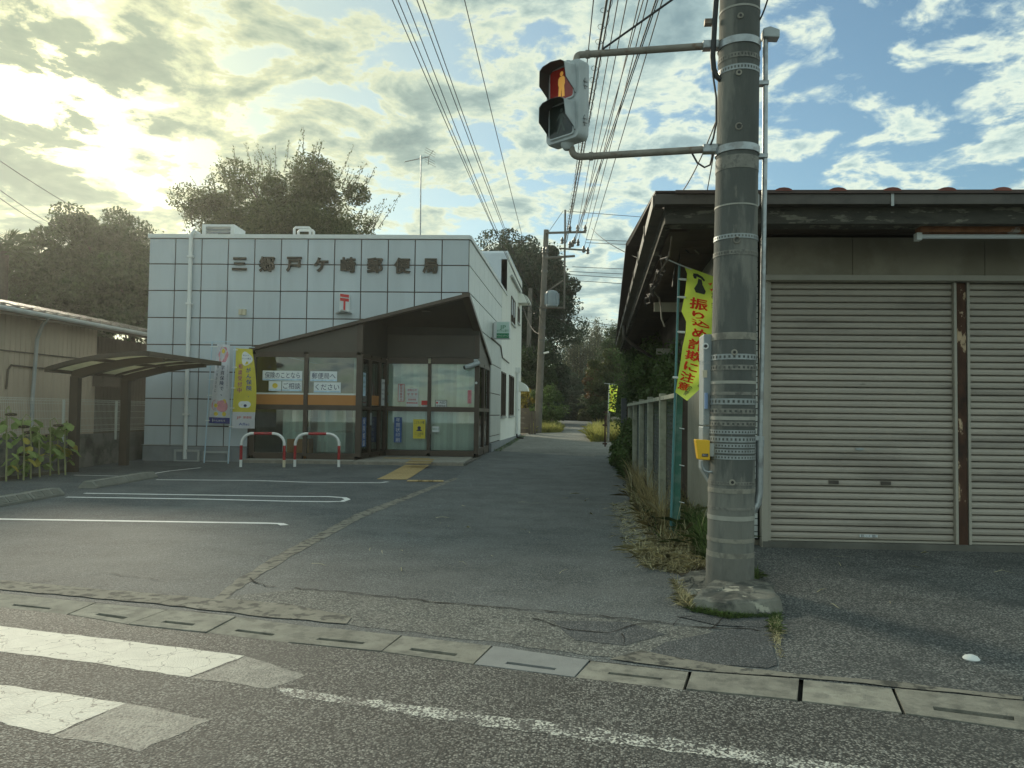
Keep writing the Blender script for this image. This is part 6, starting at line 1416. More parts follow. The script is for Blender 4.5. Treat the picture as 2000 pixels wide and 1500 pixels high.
for i, (x, yt, yb, dr, lab) in enumerate([(60, 815, 935, -.12, 'sunflower with a straight pale stem under the white downpipe'), (98, 822, 929, .22, 'tall sunflower with a long leaning stem left of the shelter post'), (36, 878, 936, .14, 'short sunflower with a low hanging head in the middle of the row'), (128, 828, 928, .1, 'sunflower in front of the first shelter post with its round head on a hooked stem'), (12, 800, 940, .15, 'sunflower at the left picture edge with leaves against the fence'), (78, 836, 932, -.18, 'bushy sunflower between the straight stem and the leaning stem'), (115, 842, 927, -.12, 'small yellowing sunflower next to the shelter post'), (46, 824, 938, .08, 'leafy sunflower behind the short drooping one')]):
    sunflower(x, yt, yb, dr, lab, 60 + i, 13 if i in (0, 3, 5, 8) else 11)

# ------------------------------------------------------------------ fence on the right of the lane
FX = lambda y: 1.03 + (y - 8.7) * .004
cf = thing('chain_fence', 'weathered chain link fence with pale concrete posts along the lane', 'fence', (FX(12), 12, 0))
fy = [AX(1289.5, 850, 1.04).y, AX(1265, 850, 1.045).y, AX(1247.5, 850, 1.05).y, AX(1238.5, 850, 1.055).y]
fy = [10.35, 12.35, 14.35, 16.35, 18.3]
zft = 1.60
for k, y in enumerate(fy):
    mb = MB(); x = FX(y); mb.box(x - .045, x + .045, y - .045, y + .045, gz(y) - .1, zft + (.04 if k else .04)); mb.build('fence_post', 'fence_post', cf, bevel=.008)
ya, yb = 8.72, fy[-1]
mb = MB(); mb.box(FX(8.7) - .03, FX(8.7) + .03, ya, yb, zft - .05, zft); mb.build('top_rail', 'fence_post', cf)
mb = MB()
step = .11
for k in range(int((yb - ya + 1.6) / step)):
    for sgn in (1, -1):
        y0 = ya + k * step - (1.6 if sgn > 0 else 0)
        a = (y0, .04) ; b = (y0 + sgn * 1.52, 1.56)
        if sgn < 0: a = (y0 , .04); b = (y0 - 1.52, 1.56)
        # clip to the bay
        pts = []
        for t in (0, 1):
            pts.append((a[0] + (b[0] - a[0]) * t, a[1] + (b[1] - a[1]) * t))
        (p0, z0), (p1, z1) = pts
        if min(p0, p1) > yb or max(p0, p1) < ya: continue
        def cl(p, z, pp, zz_):
            if p < ya: t = (ya - p) / (pp - p); return ya, z + (zz_ - z) * t
            if p > yb: t = (yb - p) / (pp - p); return yb, z + (zz_ - z) * t
            return p, z
        A1 = cl(p0, z0, p1, z1); B1 = cl(p1, z1, p0, z0)
        mb.tube([(FX(A1[0]) + .05, A1[0], A1[1]), (FX(B1[0]) + .05, B1[0], B1[1])],   .0019, 3, cap=False)
stuff(mb.build('chain_mesh', 'fence_wire', cf))
gp_ = G(1316, 1047, .0); t_ = AT(1327, 770, 8.6)
gpst = thing('fence_end_post', 'green square steel post at the near end of the chain fence', 'post', (gp_.x, 8.62, 0))
mb = MB(); mb.prism([(AT(1311, 1045, 8.62).x, 8.58, -.1), (AT(1326, 1045, 8.62).x, 8.58, -.1), (AT(1333, 770, 8.62).x, 8.58, t_.z), (AT(1321, 770, 8.62).x, 8.58, t_.z)], (0, .09, 0)); mb.build('shaft', 'post_green', gpst, bevel=.005)
for y in (836, 908, 980):
    p = AT(1327, y, 8.57); mb = MB(); mb.tube([p, p + Vector((.05, -.02, -.01))], .005, 5); mb.build('wire_tie', 'white_metal', gpst)
a = AX(1212, 776, 1.08)
gpo = thing('gate_pillar', 'dark grey square gate pillar at the far end of the chain fence', 'post', (1.08, 21, 0))
yg = 20.6; x0_, x1_ = AT(1213.5, 800, yg).x, AT(1224, 800, yg).x; mb = MB(); mb.box(x0_, x1_, yg, yg + .18, gz(yg) - .1, AT(1218, 778, yg).z); mb.build('shaft', 'gate_grey', gpo, bevel=.006)
mb = MB(); mb.box(x1_ + .01, x1_ + .06, yg + .02, yg + .08, gz(yg) + .5, AT(1218, 790, yg).z); mb.build('latch_stile', 'rust_bar', gpo)

# ------------------------------------------------------------------ lane pole, far pole, wires
YU = 38.0
ub, ut_ = AT(1050, 846, YU), AT(1067, 449, YU); ub.z = gz(YU)
lp = thing('lane_pole', 'tall slim concrete pole with crossarms and a transformer beside the lane', 'utility pole', ub)
mb = MB(); mb.tube([ub - Vector((0, 0, .2)), ub.lerp(ut_, .5), ut_], [.19, .16, .125], 14); mb.build('shaft', 'far_pole', lp, smooth=True)
pipe0, pipe1 = AT(1102, 604, YU - .3), AT(1104, 410, YU - .3)
mb = MB(); mb.tube([pipe0, pipe1], .05, 8); mb.build('riser_pipe', 'far_pole', lp)
for (x0, y0), (x1, y1), rr_ in (((1066, 455), (1145, 453), .06), ((1092, 485), (1145, 489), .045), ((1064, 504), (1123, 500), .06), ((1052, 601), (1103, 601), .05), ((1068, 570), (1100, 548), .04), ((1068, 458), (1100, 412), .012)):
    mb = MB(); mb.tube([AT(x0, y0, YU - .25), AT(x1, y1, YU - .25)], rr_, 6); mb.build('crossarm', 'far_pole', lp)
for x, y in ((1113, 446), (1128, 446), (1143, 446), (1113, 478), (1122, 470), (1129, 474), (1118, 476), (1140, 487), (1148, 490), (1068, 489), (1062, 489), (1098, 470)):
    p = AT(x, y, YU - .28); mb = MB(); mb.lathe((p.x, p.y, p.z - .16), [(.05, 0), (.09, .05), (.06, .12), (.09, .18), (.05, .28), (.03, .34)], 8); mb.build('insulator', 'insulator', lp)
p = AT(1078, 583, YU - .5); mb = MB(); mb.lathe((p.x, p.y, p.z - .42), [(.25, 0), (.30, .04), (.30, .68), (.26, .76), (.1, .82)], 16); tr_o = mb.build('transformer', 'transformer', lp, smooth=True)
for k in range(8):
    a_ = k * math.pi / 4; mb = MB(); mb.box(-.02, .02, .29, .36, -.3, .25); mb.v = [(p.x + v[0] * math.cos(a_) - v[1] * math.sin(a_), p.y + v[0] * math.sin(a_) + v[1] * math.cos(a_), p.z + v[2]) for v in mb.v]; mb.build('cooling_fin', 'transformer', tr_o)
for y in (500, 530, 606, 640, 665, 690): zc = AT(1060, y, YU); t_ = (zc.z - ub.z) / (ut_.z - ub.z); c = ub.lerp(ut_, t_); mb = MB(); mb.tube([c + Vector((0, 0, -.06)), c + Vector((0, 0, .06))], .20 - .05 * t_, 12); mb.build('clamp_band', 'insulator', lp)
p = AT(1062, 690, YU - .2); mb = MB(); mb.tube([p, p + Vector((.25, -.05, .06))], .05, 6); mb.build('street_lamp', 'white_metal', lp)
Y2 = 47.0; b2, t2_ = AT(1028, 815, Y2), AT(1036, 563, Y2); b2.z = gz(Y2)
fp2 = thing('far_pole', 'bare thin pole between the post office and the trees', 'utility pole', b2); mb = MB(); mb.tube([b2 - Vector((0, 0, .1)), t2_], [.16, .12], 10); mb.build('shaft', 'far_pole', fp2, smooth=True)
mb = MB(); mb.tube([AT(1025, 686, Y2), AT(1044, 687, Y2)], .03, 6); mb.build('step_bar', 'far_pole', fp2)
WG = 'overhead wires along the lane'
def wire(p, q, sag, r_, label, group=WG, n=18, name='overhead_wire', ext_=0.0):
    if ext_: q = q + (q - p).normalized() * ext_
    pts = [p.lerp(q, k / n) - Vector((0, 0, sag * 4 * (k / n) * (1 - k / n))) for k in range(n + 1)]
    mb = MB(); mb.tube(pts, r_, 5); o = mb.build(name, 'wire_black', None); tag(o, label, 'wire', group); return pts
def near(px, py, hgt):                                          # the point above the road where the sight line reaches a height
    d = ray(px, py); return EYE + d * ((hgt - EYE.z) / d.z)
ORD = ['first', 'second', 'third', 'fourth', 'fifth', 'sixth', 'seventh', 'eighth', 'ninth']
for n_, ((px, py, hgt), (qx, qy), r_) in enumerate((((1158, 0, 9.2), (1113, 448), .012), ((1205, 0, 9.4), (1128, 446), .012), ((1222, 0, 9.4), (1130, 470), .012), ((1246, 0, 9.3), (1143, 446), .012), ((1253, 0, 9.3), (1122, 470), .012), ((1262, 0, 9.2), (1140, 487), .012), ((1277, 0, 9.1), (1118, 478), .016), ((1281, 0, 9.1), (1120, 480), .012), ((1290, 0, 9.0), (1148, 490), .012))):
    wire(AT(qx, qy, YU - .3), near(px, py, hgt), .12, r_, ORD[n_] + ' overhead lane wire counted from the left at the top picture edge', ext_=22)
for n_, ((px, py, hgt), (qx, qy), r_) in enumerate((((793, 0, 8.0), (1060, 640), .0075), ((803, 0, 8.0), (1060, 648), .0075), ((817, 0, 8.0), (1061, 655), .0075), ((838, 0, 7.8), (1060, 625), .0075), ((848, 0, 7.8), (1061, 630), .0075), ((922, 0, 8.2), (1062, 612), .0075))):
    wire(AT(qx, qy, YU - .2), near(px, py, hgt), .55, r_, ORD[n_] + ' wire from the left above the post office, slanting to the lane pole', 'overhead wires above the post office', ext_=14)
# lashed bundle: one messenger with a coil round it
p, q = AT(1104, 470, YU - .3), near(1181, 0, 8.6); q2 = q + (q - p).normalized() * 20
pts = [p.lerp(q2, k / 60) - Vector((0, 0, .25 * 4 * (k / 60) * (1 - k / 60))) for k in range(61)]
bd = thing('lashed_cable', 'black cable bundle wrapped in a thin spiral wire above the lane', 'cable', pts[0])
mb = MB(); mb.tube(pts, .022, 6); mb.build('messenger', 'wire_black', bd); mb = MB(); mb.tube([v + Vector((.05, 0, -.10)) for v in pts], .016, 6); mb.build('second_cable', 'wire_black', bd)
sp = []
for k in range(60 * 12):
    f_ = k / 12; i = min(int(f_), 59); c = pts[i].lerp(pts[i + 1], f_ - i); t = k * .62; sp.append(c + Vector((.09 * math.cos(t) + .0, 0, -.05 + .11 * math.sin(t))))
mb = MB(); mb.tube(sp, .0055, 3, cap=False); mb.build('spiral_wire', 'wire_black', bd)
# diagonal stay wire to the signal arm, short ones at the shop roof
o = wire(AT(1177, 96, YPOLE + .1), AT(1312, 0, YPOLE - .35), .0, .009, 'straight black stay wire rising from the signal arm to the upper right', 'short wires near the big pole', 4, ext_=.8)
wire(AT(1326, 384, 7.6), AT(1401, 230, YPOLE + .05), .06, .006, 'thin wire from the shop eave up to the pole at the signal arm', 'short wires near the big pole', 8)
wire(AT(1380, 379, 7.6), AT(1396, 290, YPOLE + .05), .0, .005, 'shortest thin wire between the shop roof and the lower signal arm', 'short wires near the big pole', 4)
wire(AT(1478, 48, YPOLE), AT(1502, -10, YPOLE - .2), .03, .007, 'thin wire curving off the right of the pole top', 'short wires near the big pole', 6)
wire(AT(1156, 446, YU - 8), AT(1262, 510, 12), .12, .010, 'slack service wire slanting from the lane wires to the shop eave', 'short wires near the big pole', 10)
for n_, ((x0, y0), (x1, y1)) in enumerate((((1118, 521), (1290, 526)), ((1112, 530), (1290, 536)), ((1108, 536), (1290, 545)), ((1108, 547), (1290, 556)), ((1145, 468), (1300, 471)), ((1145, 474), (1300, 478)), ((1104, 412), (1300, 425)), ((1112, 624), (1230, 638)), ((1115, 626), (1000, 600)))):
    a, b = AT(x0, y0, YU), AT(x1, y1, YU + 2); wire(a, b, .05, .014, ['topmost of the four close wires', 'second of the four close wires', 'third of the four close wires', 'lowest of the four close wires', 'upper of two wires at crossarm height', 'lower of two wires at crossarm height', 'highest single wire from the riser pipe', 'single low wire before the bamboo', 'low wire running left from the lane pole'][n_] + (' crossing level behind the shop' if n_ < 7 else ''), 'level wires crossing the lane', 8, ext_=6)
for n_, ((x0, y0), (x1, y1)) in enumerate((((0, 307), (150, 408)), ((0, 364), (108, 442)), ((0, 380), (85, 440)))):
    a, b = AT(x0, y0, 18), AT(x1, y1, 30); wire(b, a, .1, .012, ['highest', 'middle', 'lowest'][n_] + ' of three wires slanting down over the far left trees', 'wires at the far left', 8, ext_=8)
for n_, ((x0, y0), (x1, y1)) in enumerate((((1056, 600), (1040, 690)), ((1064, 560), (1040, 610)), ((1060, 650), (1022, 600)), ((1046, 700), (1062, 655)), ((1060, 520), (1030, 690)))):
    wire(AT(x0, y0, YU - .1), AT(x1, y1, YU + 4), .5, .014, ['slack wire from the transformer arm down to the bare pole', 'short slack wire above the transformer level', 'slack wire rising left to the bare pole top', 'slack wire low on the lane pole', 'longest slack wire from the upper crossarm'][n_], 'slack wires at the lane pole', 10)

# ------------------------------------------------------------------ trees
def leafmesh(name, C, size, m, parent, seed, asp=.5, droop=.0, up=None):
    rs = np.random.RandomState(seed); n = len(C); C = np.asarray(C, float)
    d = rs.normal(size=(n, 3)); d[:, 2] -= droop
    if up is not None: d = d * .55 + np.asarray(up)
    d /= np.linalg.norm(d, axis=1)[:, None]
    e = np.cross(d, rs.normal(size=(n, 3))); e /= np.linalg.norm(e, axis=1)[:, None] + 1e-9
    s = size * rs.uniform(.6, 1.35, size=(n, 1))
    V = np.stack([C - d * s * .5, C + e * s * asp * .5, C + d * s * .5, C - e * s * asp * .5], axis=1).reshape(-1, 3)
    me = bpy.data.meshes.new(name); me.vertices.add(4 * n); me.vertices.foreach_set('co', V.ravel().astype(np.float32))
    me.loops.add(4 * n); me.loops.foreach_set('vertex_index', np.arange(4 * n, dtype=np.int32)); me.polygons.add(n)
    me.polygons.foreach_set('loop_start', np.arange(0, 4 * n, 4, dtype=np.int32)); me.materials.append(MATS[m]); me.update(calc_edges=True); me.validate()
    return put(name, me, parent)
def tree(name, label, base, centre, rad, m, seed, clumps=40, leaves=9000, size=.2, cl=.24, trunk=.22, group=None, cat='tree', shell=.55, shoots=0, asp=.5, zfloor=None):
    rs = np.random.RandomState(seed); base = Vector(base); c = np.array(centre, float); rad = np.array(rad, float)
    t = thing(name, label, cat, base, group)
    D = rs.normal(size=(clumps, 3)); D /= np.linalg.norm(D, axis=1)[:, None]; rr_ = (shell + (1 - shell) * rs.uniform(size=(clumps, 1))) * rs.uniform(.80, 1.12, size=(clumps, 1))
    K = c + D * rr_ * rad
    per = rs.multinomial(leaves, rs.dirichlet(np.ones(clumps) * 4)); P = []
    for k, n in zip(K, per):
        s_ = rad.mean() * cl * rs.uniform(.6, 1.25); q = rs.normal(size=(n, 3)); q /= np.linalg.norm(q, axis=1)[:, None]; q *= rs.uniform(.25, 1, size=(n, 1)) ** .5 * s_ * np.array([1, 1, .75]); P.append(k + q)
    P = np.concatenate(P)
    if zfloor is not None: P = P[P[:, 2] > zfloor]
    leafmesh('crown', P, size, m, t, seed, asp)
    mb = MB(); top = Vector(c) + Vector((0, 0, rad[2] * .3)); mid = base.lerp(top, .45) + Vector((rs.uniform(-.2, .2), rs.uniform(-.2, .2), 0))
    mb.tube([base - Vector((0, 0, .2)), mid, top], [trunk, trunk * .7, trunk * .25], 8)
    for k in K[::max(1, clumps // 14)]:
        k = Vector(k); s0 = mid.lerp(top, rs.uniform(0, .8)); mb.tube([s0, s0.lerp(k, .5) + Vector((0, 0, .15)), k], [trunk * .35, trunk * .2, trunk * .06], 5)
    mb.build('trunk', 'bark', t, smooth=True)
    if shoots:
        mb = MB(); L_ = []; U_ = []
        for k in range(shoots):
            a_ = rs.uniform(-1.15, 1.15) * math.pi / 2; b_ = rs.uniform(-.6, .6); d = np.array([math.sin(a_), b_ * .6, max(math.cos(a_), .05)]); d /= np.linalg.norm(d)
            p = c + d * rad * rs.uniform(.80, .98); e_ = np.array([d[0] * .45 + rs.uniform(-.25, .25), rs.uniform(-.2, .2), 1.0]); e_ /= np.linalg.norm(e_); ln = rs.uniform(.3, 1.9) ** 1.2
            q = p + e_ * ln; mb.tube([p, (p + q) / 2 + np.array([.05, 0, .03]), q], [.018, .012, .005], 4)
            for s_ in np.arange(.05, 1, .035 / ln * 1.1):
                for _ in range(1): L_.append(p + (q - p) * s_ + rs.normal(size=3) * .06); U_.append(e_ * 1.2)
        mb.build('shoots', 'bark', t); leafmesh('shoot_leaves', np.array(L_), size * .8, m, t, seed + 9, .4, up=np.array(U_))
    return t
def blob(px, py, Y): p = AT(px, py, Y); return np.array(p)
# behind the post office
c = blob(555, 455, 37); tree('broad_tree', 'big broad olive tree with whippy upright shoots behind the post office roof', (c[0], c[1], .3), c, (5.1, 3.8, 3.3), 'leaf_olive', 1, 200, 125000, .145, .25, .35, shoots=80, shell=.25, cat='tree')
c = blob(205, 500, 40); tree('round_tree', 'dark round evergreen tree rising over the metal house roof', (c[0], c[1], 0), c + np.array([0, 0, -.8]), (3.0, 3, 3.6), 'leaf_dark', 2, 100, 60000, .18, .30, .3, shell=.3)
c = blob(70, 560, 38); tree('low_tree', 'lower dark tree left of the round evergreen and behind the palm', (c[0], c[1], 0), c + np.array([0, 0, -.4]), (3.4, 2.6, 3.2), 'leaf_dark', 3, 80, 30000, .22, .32, .25, shell=.3)
c = blob(262, 590, 36); tree('low_tree', 'low dark foliage filling the gap between the tin roof and the white wall', (c[0], c[1], 0), c, (2.6, 2.2, 2.8), 'leaf_dark', 33, 60, 22000, .22, .34, .22, shell=.2)
c = blob(975, 555, 54); tree('tall_tree', 'tall dark tree standing behind the rear block of the post office', (c[0], c[1], .8), c + np.array([0, 0, -.2]), (4.7, 4, 4.3), 'leaf_deep', 4, 150, 90000, .21, .28, .4, shell=.3)
c = blob(1050, 600, 52); tree('tall_tree', 'dark tree hanging over the lane beside the transformer pole', (c[0], c[1], .8), c, (2.7, 3.2, 4.6), 'leaf_deep', 5, 120, 65000, .19, .27, .35, shell=.3)
c = blob(1060, 770, 54); tree('dense_tree', 'deep green foliage low behind the transformer pole', (c[0], c[1], .8), c + np.array([0, 0, .4]), (2.1, 2, 2.6), 'leaf_deep', 6, 60, 20000, .22, .32, .2, shell=.3)
c = blob(1070, 800, 42); tree('shrub', 'mid green shrub at the foot of the transformer pole', (c[0], c[1], gz(42)), c, (1.15, 1.0, 1.15), 'leaf_mid', 7, 26, 5000, .14, .34, .06, cat='shrub')
c = blob(1030, 787, 43.5); tree('shrub', 'yellow flowering shrub behind the timber wall', (c[0], c[1], gz(43)), c, (.75, .8, .8), 'leaf_yellow', 8, 22, 3000, .12, .34, .05, cat='shrub')
c = blob(1040, 740, 46); tree('dense_tree', 'dark mid height tree between the two lane poles', (c[0], c[1], gz(46)), c, (1.4, 1.5, 2.4), 'leaf_dark', 10, 50, 14000, .2, .32, .15, shell=.3)
# bamboo and trees closing the lane
rb_ = random.Random(5)
bam = ['tallest bamboo clump in the grove that closes the lane', 'pale feathery bamboo clump at the middle of the lane end', 'bamboo clump behind the right hand trees', 'thin bamboo clump left of the lane axis', 'dense bamboo clump right of the lane axis', 'bamboo clump partly under the shop eave line', 'bamboo clump beside the dark overhanging tree']
for i, (px, pyt, Y) in enumerate([(1138, 640, 82), (1158, 634, 86), (1205, 640, 84), (1120, 655, 80), (1182, 628, 88), (1225, 650, 78), (1103, 690, 76)]):
    rs = np.random.RandomState(70 + i); b = AT(px, 815, Y); zt_ = AT(px, pyt, Y).z; t = thing('bamboo', bam[i], 'bamboo', (b.x, Y, gz(Y)), 'bamboo closing the end of the lane'); mb = MB(); L_ = []
    for k in range(16):
        p = Vector((b.x + rs.uniform(-1.3, 1.3), Y + rs.uniform(-1.5, 1.5), gz(Y) - .2)); h_ = (zt_ - p.z) * rs.uniform(.72, 1.02); q = p + Vector((rs.uniform(-.8, .8), rs.uniform(-.8, .8), h_)); mb.tube([p, p.lerp(q, .6), q], [.055, .045, .012], 5)
        for _ in range(430):
            s_ = rs.uniform(.25, 1.0) ** .7; w_ = .75 * (1.1 - s_) + .22; L_.append(np.array(p.lerp(q, s_)) + rs.normal(size=3) * np.array([w_, w_, .35]) * .8)
    mb.build('culms', 'sun_stem', t, smooth=True); leafmesh('foliage', np.array(L_), .24, 'leaf_bamboo', t, 80 + i, .35, .4)
for i, (px, py, Y, r_, m, lab) in enumerate([(1175, 800, 66, (2.2, 2, 1.3), 'leaf_dark', 'low dark bush across the far end of the lane'), (1125, 795, 70, (2.2, 2, 1.8), 'leaf_deep', 'dark bush at the left of the lane end'), (1190, 745, 52, (1.35, 1.5, 2.0), 'leaf_olive', 'olive tree with a pale top right of the lane'), (1168, 748, 60, (1.0, 1.2, 1.6), 'leaf_autumn', 'rusty tinted tree in the middle of the lane end'), (1205, 810, 48, (1.6, 1.4, 1.0), 'leaf_dark', 'dark bush behind the small banner'), (1225, 700, 62, (2.6, 2.5, 3.2), 'leaf_dark', 'dark tree under the tip of the shop eave'), (1150, 770, 72, (3.2, 2.5, 3.0), 'leaf_deep', 'deep shadowy tree in front of the bamboo'), (1130, 812, 63, (1.9, 1.2, .8), 'leaf_deep', 'low dark bush closing the lane just left of centre'), (1158, 812, 61, (1.2, 1.0, .55), 'leaf_olive', 'small olive bush at the vanishing end of the lane')]):
    c = blob(px, py, Y); tree('lane_tree', lab, (c[0], c[1], gz(Y)), c, r_, m, 90 + i, 50, 14000, .2, .34, .1, 'trees closing the end of the lane')
rs = np.random.RandomState(33); n_ = 26000; xs_ = rs.uniform(-45, 60, n_); hh = 6.2 + 1.6 * np.sin(xs_ * .31) + 1.1 * np.sin(xs_ * .83 + 1)
leafw = leafmesh('far_wood', np.stack([xs_, rs.uniform(100, 112, n_), .8 + hh * rs.uniform(0, 1, n_) ** .6], 1), .5, 'leaf_deep', None, 33)
stuff(leafw, 'far dark wood closing the view behind the bamboo', 'wood')
# hedge trees between the fence and the shop
for i, (x, y, zc, r_, m, lab) in enumerate([(1.95, 13.6, 1.75, (.55, 1.6, 1.0), 'leaf_mid', 'leafy green shrub spilling over the chain fence near the banner'), (2.0, 17.0, 1.9, (.75, 1.7, 1.2), 'leaf_mid', 'green shrub in the middle of the chain fence'), (1.95, 20.5, 1.95, (.75, 1.6, 1.4), 'leaf_dark', 'dark shrub behind the gate pillar'), (1.12, 17.6, .65, (.2, 1.1, .65), 'leaf_mid', 'creeper growing through the lower chain fence'), (2.0, 24.5, 2.2, (1.1, 1.6, 1.9), 'leaf_mid', 'tall green shrub past the gate pillar'), (1.0, 19.4, .35, (.28, .9, .4), 'leaf_mid', 'low weeds swelling out beside the gate pillar')]):
    tree('hedge_shrub', lab, (x, y, gz(y)), (x, y, zc + gz(y)), r_, m, 140 + i, 70, 20000 if i < 3 else 9000, .085 if i < 4 else .1, .36, .05, 'shrubs along the chain fence', 'shrub', zfloor=gz(y) - .02)
# palm top at the left edge
Yp = 33; pc = AT(8, 492, Yp); pal = thing('palm_tree', 'ragged palm crown peeping up at the left picture edge', 'palm', (pc.x, Yp, 0)); mb = MB(); mb.tube([(pc.x, Yp, -.1), (pc.x, Yp, pc.z)], [.25, .2], 10); mb.build('trunk', 'bark', pal)
rs = np.random.RandomState(9)
for k in range(22):
    a_ = rs.uniform(0, 6.28); el = rs.uniform(-.3, 1.1); d = Vector((math.cos(a_) * math.cos(el), math.sin(a_) * math.cos(el), math.sin(el))); sd = d.cross(Vector((0, 0, 1))).normalized(); o = Vector((pc.x, Yp, pc.z)); mb = MB()
    mb.tube([o, o + d * .75], .02, 4); c = o + d * .7
    for j in range(15):
        t_ = (j / 14 - .5) * 2.6; e_ = (d * math.cos(t_) + sd * math.sin(t_)); L_ = .85 * (1 - .12 * abs(t_)); w_ = e_.cross(d + Vector((.01, .3, .2))).normalized() * .03; mb.add([c, c + e_ * L_ * .6 + w_, c + e_ * L_ + Vector((0, 0, -.12)), c + e_ * L_ * .6 - w_], [(0, 1, 2, 3)])
    mb.build('frond', 'leaf_dark', pal)
# timber boundary by the lane behind the post office, small far things
Yt = 36.6; ta, tb_ = AT(1014, 850, Yt), AT(1047, 850, Yt + .2)
tw_ = thing('timber_fence', 'dark weathered board fence with upright posts at the rear of the post office', 'fence', ((ta.x + tb_.x) / 2, Yt, gz(Yt)))
for k in range(5): z = gz(Yt) + .05 + k * .24; mb = MB(); mb.box(ta.x, AT(1033, 850, Yt).x, Yt, Yt + .04, z, z + .225); mb.build('board', 'gutter_brown', tw_)
for x in (1034, 1039, 1044.5): p = AT(x, 850, Yt); mb = MB(); mb.box(p.x - .055, p.x + .055, Yt - .06, Yt + .05, gz(Yt) - .1, AT(x, 803, Yt).z); mb.build('fence_post', 'gutter_brown', tw_)
a, b = AT(1159, 754, 58), AT(1186, 764, 58); sgn_ = thing('lane_board', 'small pale stand-in board on legs among the trees at the lane end', 'sign', ((a.x + b.x) / 2, 58, gz(58)))  # board added in place of a pale far shape, no real sign
mb = MB(); mb.box(a.x, b.x, 58, 58.08, b.z, a.z); mb.build('board', 'box_white', sgn_); mb = MB(); mb.box(a.x + .35, a.x + .55, 57.98, 57.995, b.z + .08, a.z - .05); mb.box(a.x + .65, a.x + .75, 57.98, 57.995, b.z + .08, a.z - .05); mb.build('mark', 'grey_metal', sgn_)
for x in (a.x + .12, b.x - .12): mb = MB(); mb.tube([(x, 58.04, gz(58) - .1), (x, 58.04, b.z)], .03, 6); mb.build('leg', 'far_pole', sgn_)
a, b = AT(1193, 816, 40), AT(1214, 818, 40); gr = thing('guard_rail', 'low pale rail behind the dry grass patch', 'rail', (a.x, 40, gz(40))); mb = MB(); mb.box(a.x, b.x + 1, 40, 40.06, a.z - .08, a.z + .06); mb.build('beam', 'pole_light', gr)
for x in (a.x + .1, b.x): mb = MB(); mb.tube([(x, 40.08, gz(40) - .1), (x, 40.08, a.z)], .04, 6); mb.build('rail_post', 'pole_light', gr)

# ------------------------------------------------------------------ grass, straw
def blades(name, label, cat, P, h, wdt, m, seed, lean=.35, flat=False):
    """tapered bent strands: four points each side, every strand its own height, lean and kink"""
    rs = np.random.RandomState(seed); P = np.asarray(P, float); n = len(P); a_ = rs.uniform(0, 6.283, n); hh = h * rs.uniform(.25, 1.25, n) * (1 + .35 * np.sin(P[:, 0] * 9 + P[:, 1] * 7)); d = np.stack([np.cos(a_), np.sin(a_), np.zeros(n)], 1); s_ = np.stack([-np.sin(a_), np.cos(a_), np.zeros(n)], 1); ln = np.clip(lean * rs.uniform(.1, 1.9, n), 0, 1.3)
    z = np.array([gz(p[1]) for p in P]) + P[:, 2]; B = np.stack([P[:, 0], P[:, 1], z], 1); up = np.array([0, 0, 1.0]); kink = rs.uniform(-.25, .25, n)
    if flat: K = [B + up * .004, B + d * (hh * .4)[:, None] + up * rs.uniform(.004, .03, n)[:, None], B + d * (hh * .7)[:, None] + s_ * (hh * kink * .5)[:, None] + up * .012, B + d * hh[:, None] + s_ * (hh * kink)[:, None] + up * .006]
    else:
        K = []
        for t in (0, .4, .75, 1.0): K.append(B + up * (hh * (t - .62 * np.minimum(ln, 1.25) * t ** 2.2))[:, None] + d * (hh * ln * t ** 1.6)[:, None] + s_ * (hh * kink * t * t)[:, None])
        for k in K: k[:, 2] = np.maximum(k[:, 2], z + .003)
    w_ = s_ * (wdt * rs.uniform(.6, 1.3, n))[:, None] + (up * wdt * .3 if flat else 0)
    V = np.stack([K[0] - w_, K[0] + w_, K[1] + w_ * .85, K[2] + w_ * .6, K[3], K[2] - w_ * .6, K[1] - w_ * .85], 1).reshape(-1, 3); k = 7
    me = bpy.data.meshes.new(name); me.vertices.add(k * n); me.vertices.foreach_set('co', V.ravel().astype(np.float32)); me.loops.add(k * n); me.loops.foreach_set('vertex_index', np.arange(k * n, dtype=np.int32)); me.polygons.add(n); me.polygons.foreach_set('loop_start', np.arange(0, k * n, k, dtype=np.int32)); me.materials.append(MATS[m]); me.update(calc_edges=True); me.validate()
    return stuff(put(name, me, None), label, cat)
def scatter(poly, n, seed, fall=None):
    rs = random.Random(seed); xs_ = [p[0] for p in poly]; ys_ = [p[1] for p in poly]; out = []
    def inside(x, y):
        c = False
        for i in range(len(poly)):
            (x1, y1), (x2, y2) = poly[i][:2], poly[i - 1][:2]
            if (y1 > y) != (y2 > y) and x < (x2 - x1) * (y - y1) / (y2 - y1) + x1: c = not c
        return c
    k = 0
    while len(out) < n and k < n * 60:
        k += 1; x, y = rs.uniform(min(xs_), max(xs_)), rs.uniform(min(ys_), max(ys_))
        if inside(x, y): out.append((x, y, 0))
    return out
def PX(*pp): return [(p.x, p.y) for p in GP(*pp)]
V1 = PX((1232, 905), (1222, 960), (1255, 1030), (1305, 1080), (1382, 1100), (1384, 1010), (1330, 960), (1262, 905))
blades('dry_grass', 'tall dry straw coloured grass at the foot of the chain fence', 'grass', scatter(V1, 3600, 1), .30, .0022, 'straw', 11, .75)
blades('dry_grass', 'pale long strands arching out of the dry fence grass over the lane', 'grass', scatter(V1, 900, 31), .48, .0022, 'straw_pale', 31, .8)
blades('green_grass', 'green blades mixed into the dry fence grass', 'grass', scatter(V1, 900, 32), .26, .0025, 'grass_green', 32, .6)
blades('dry_grass', 'taller dead stalks against the fence wire', 'grass', scatter([(.88, 8.9), (1.0, 8.9), (1.05, 15.5), (.9, 15.5)], 1500, 2), .50, .0018, 'straw', 12, .35)
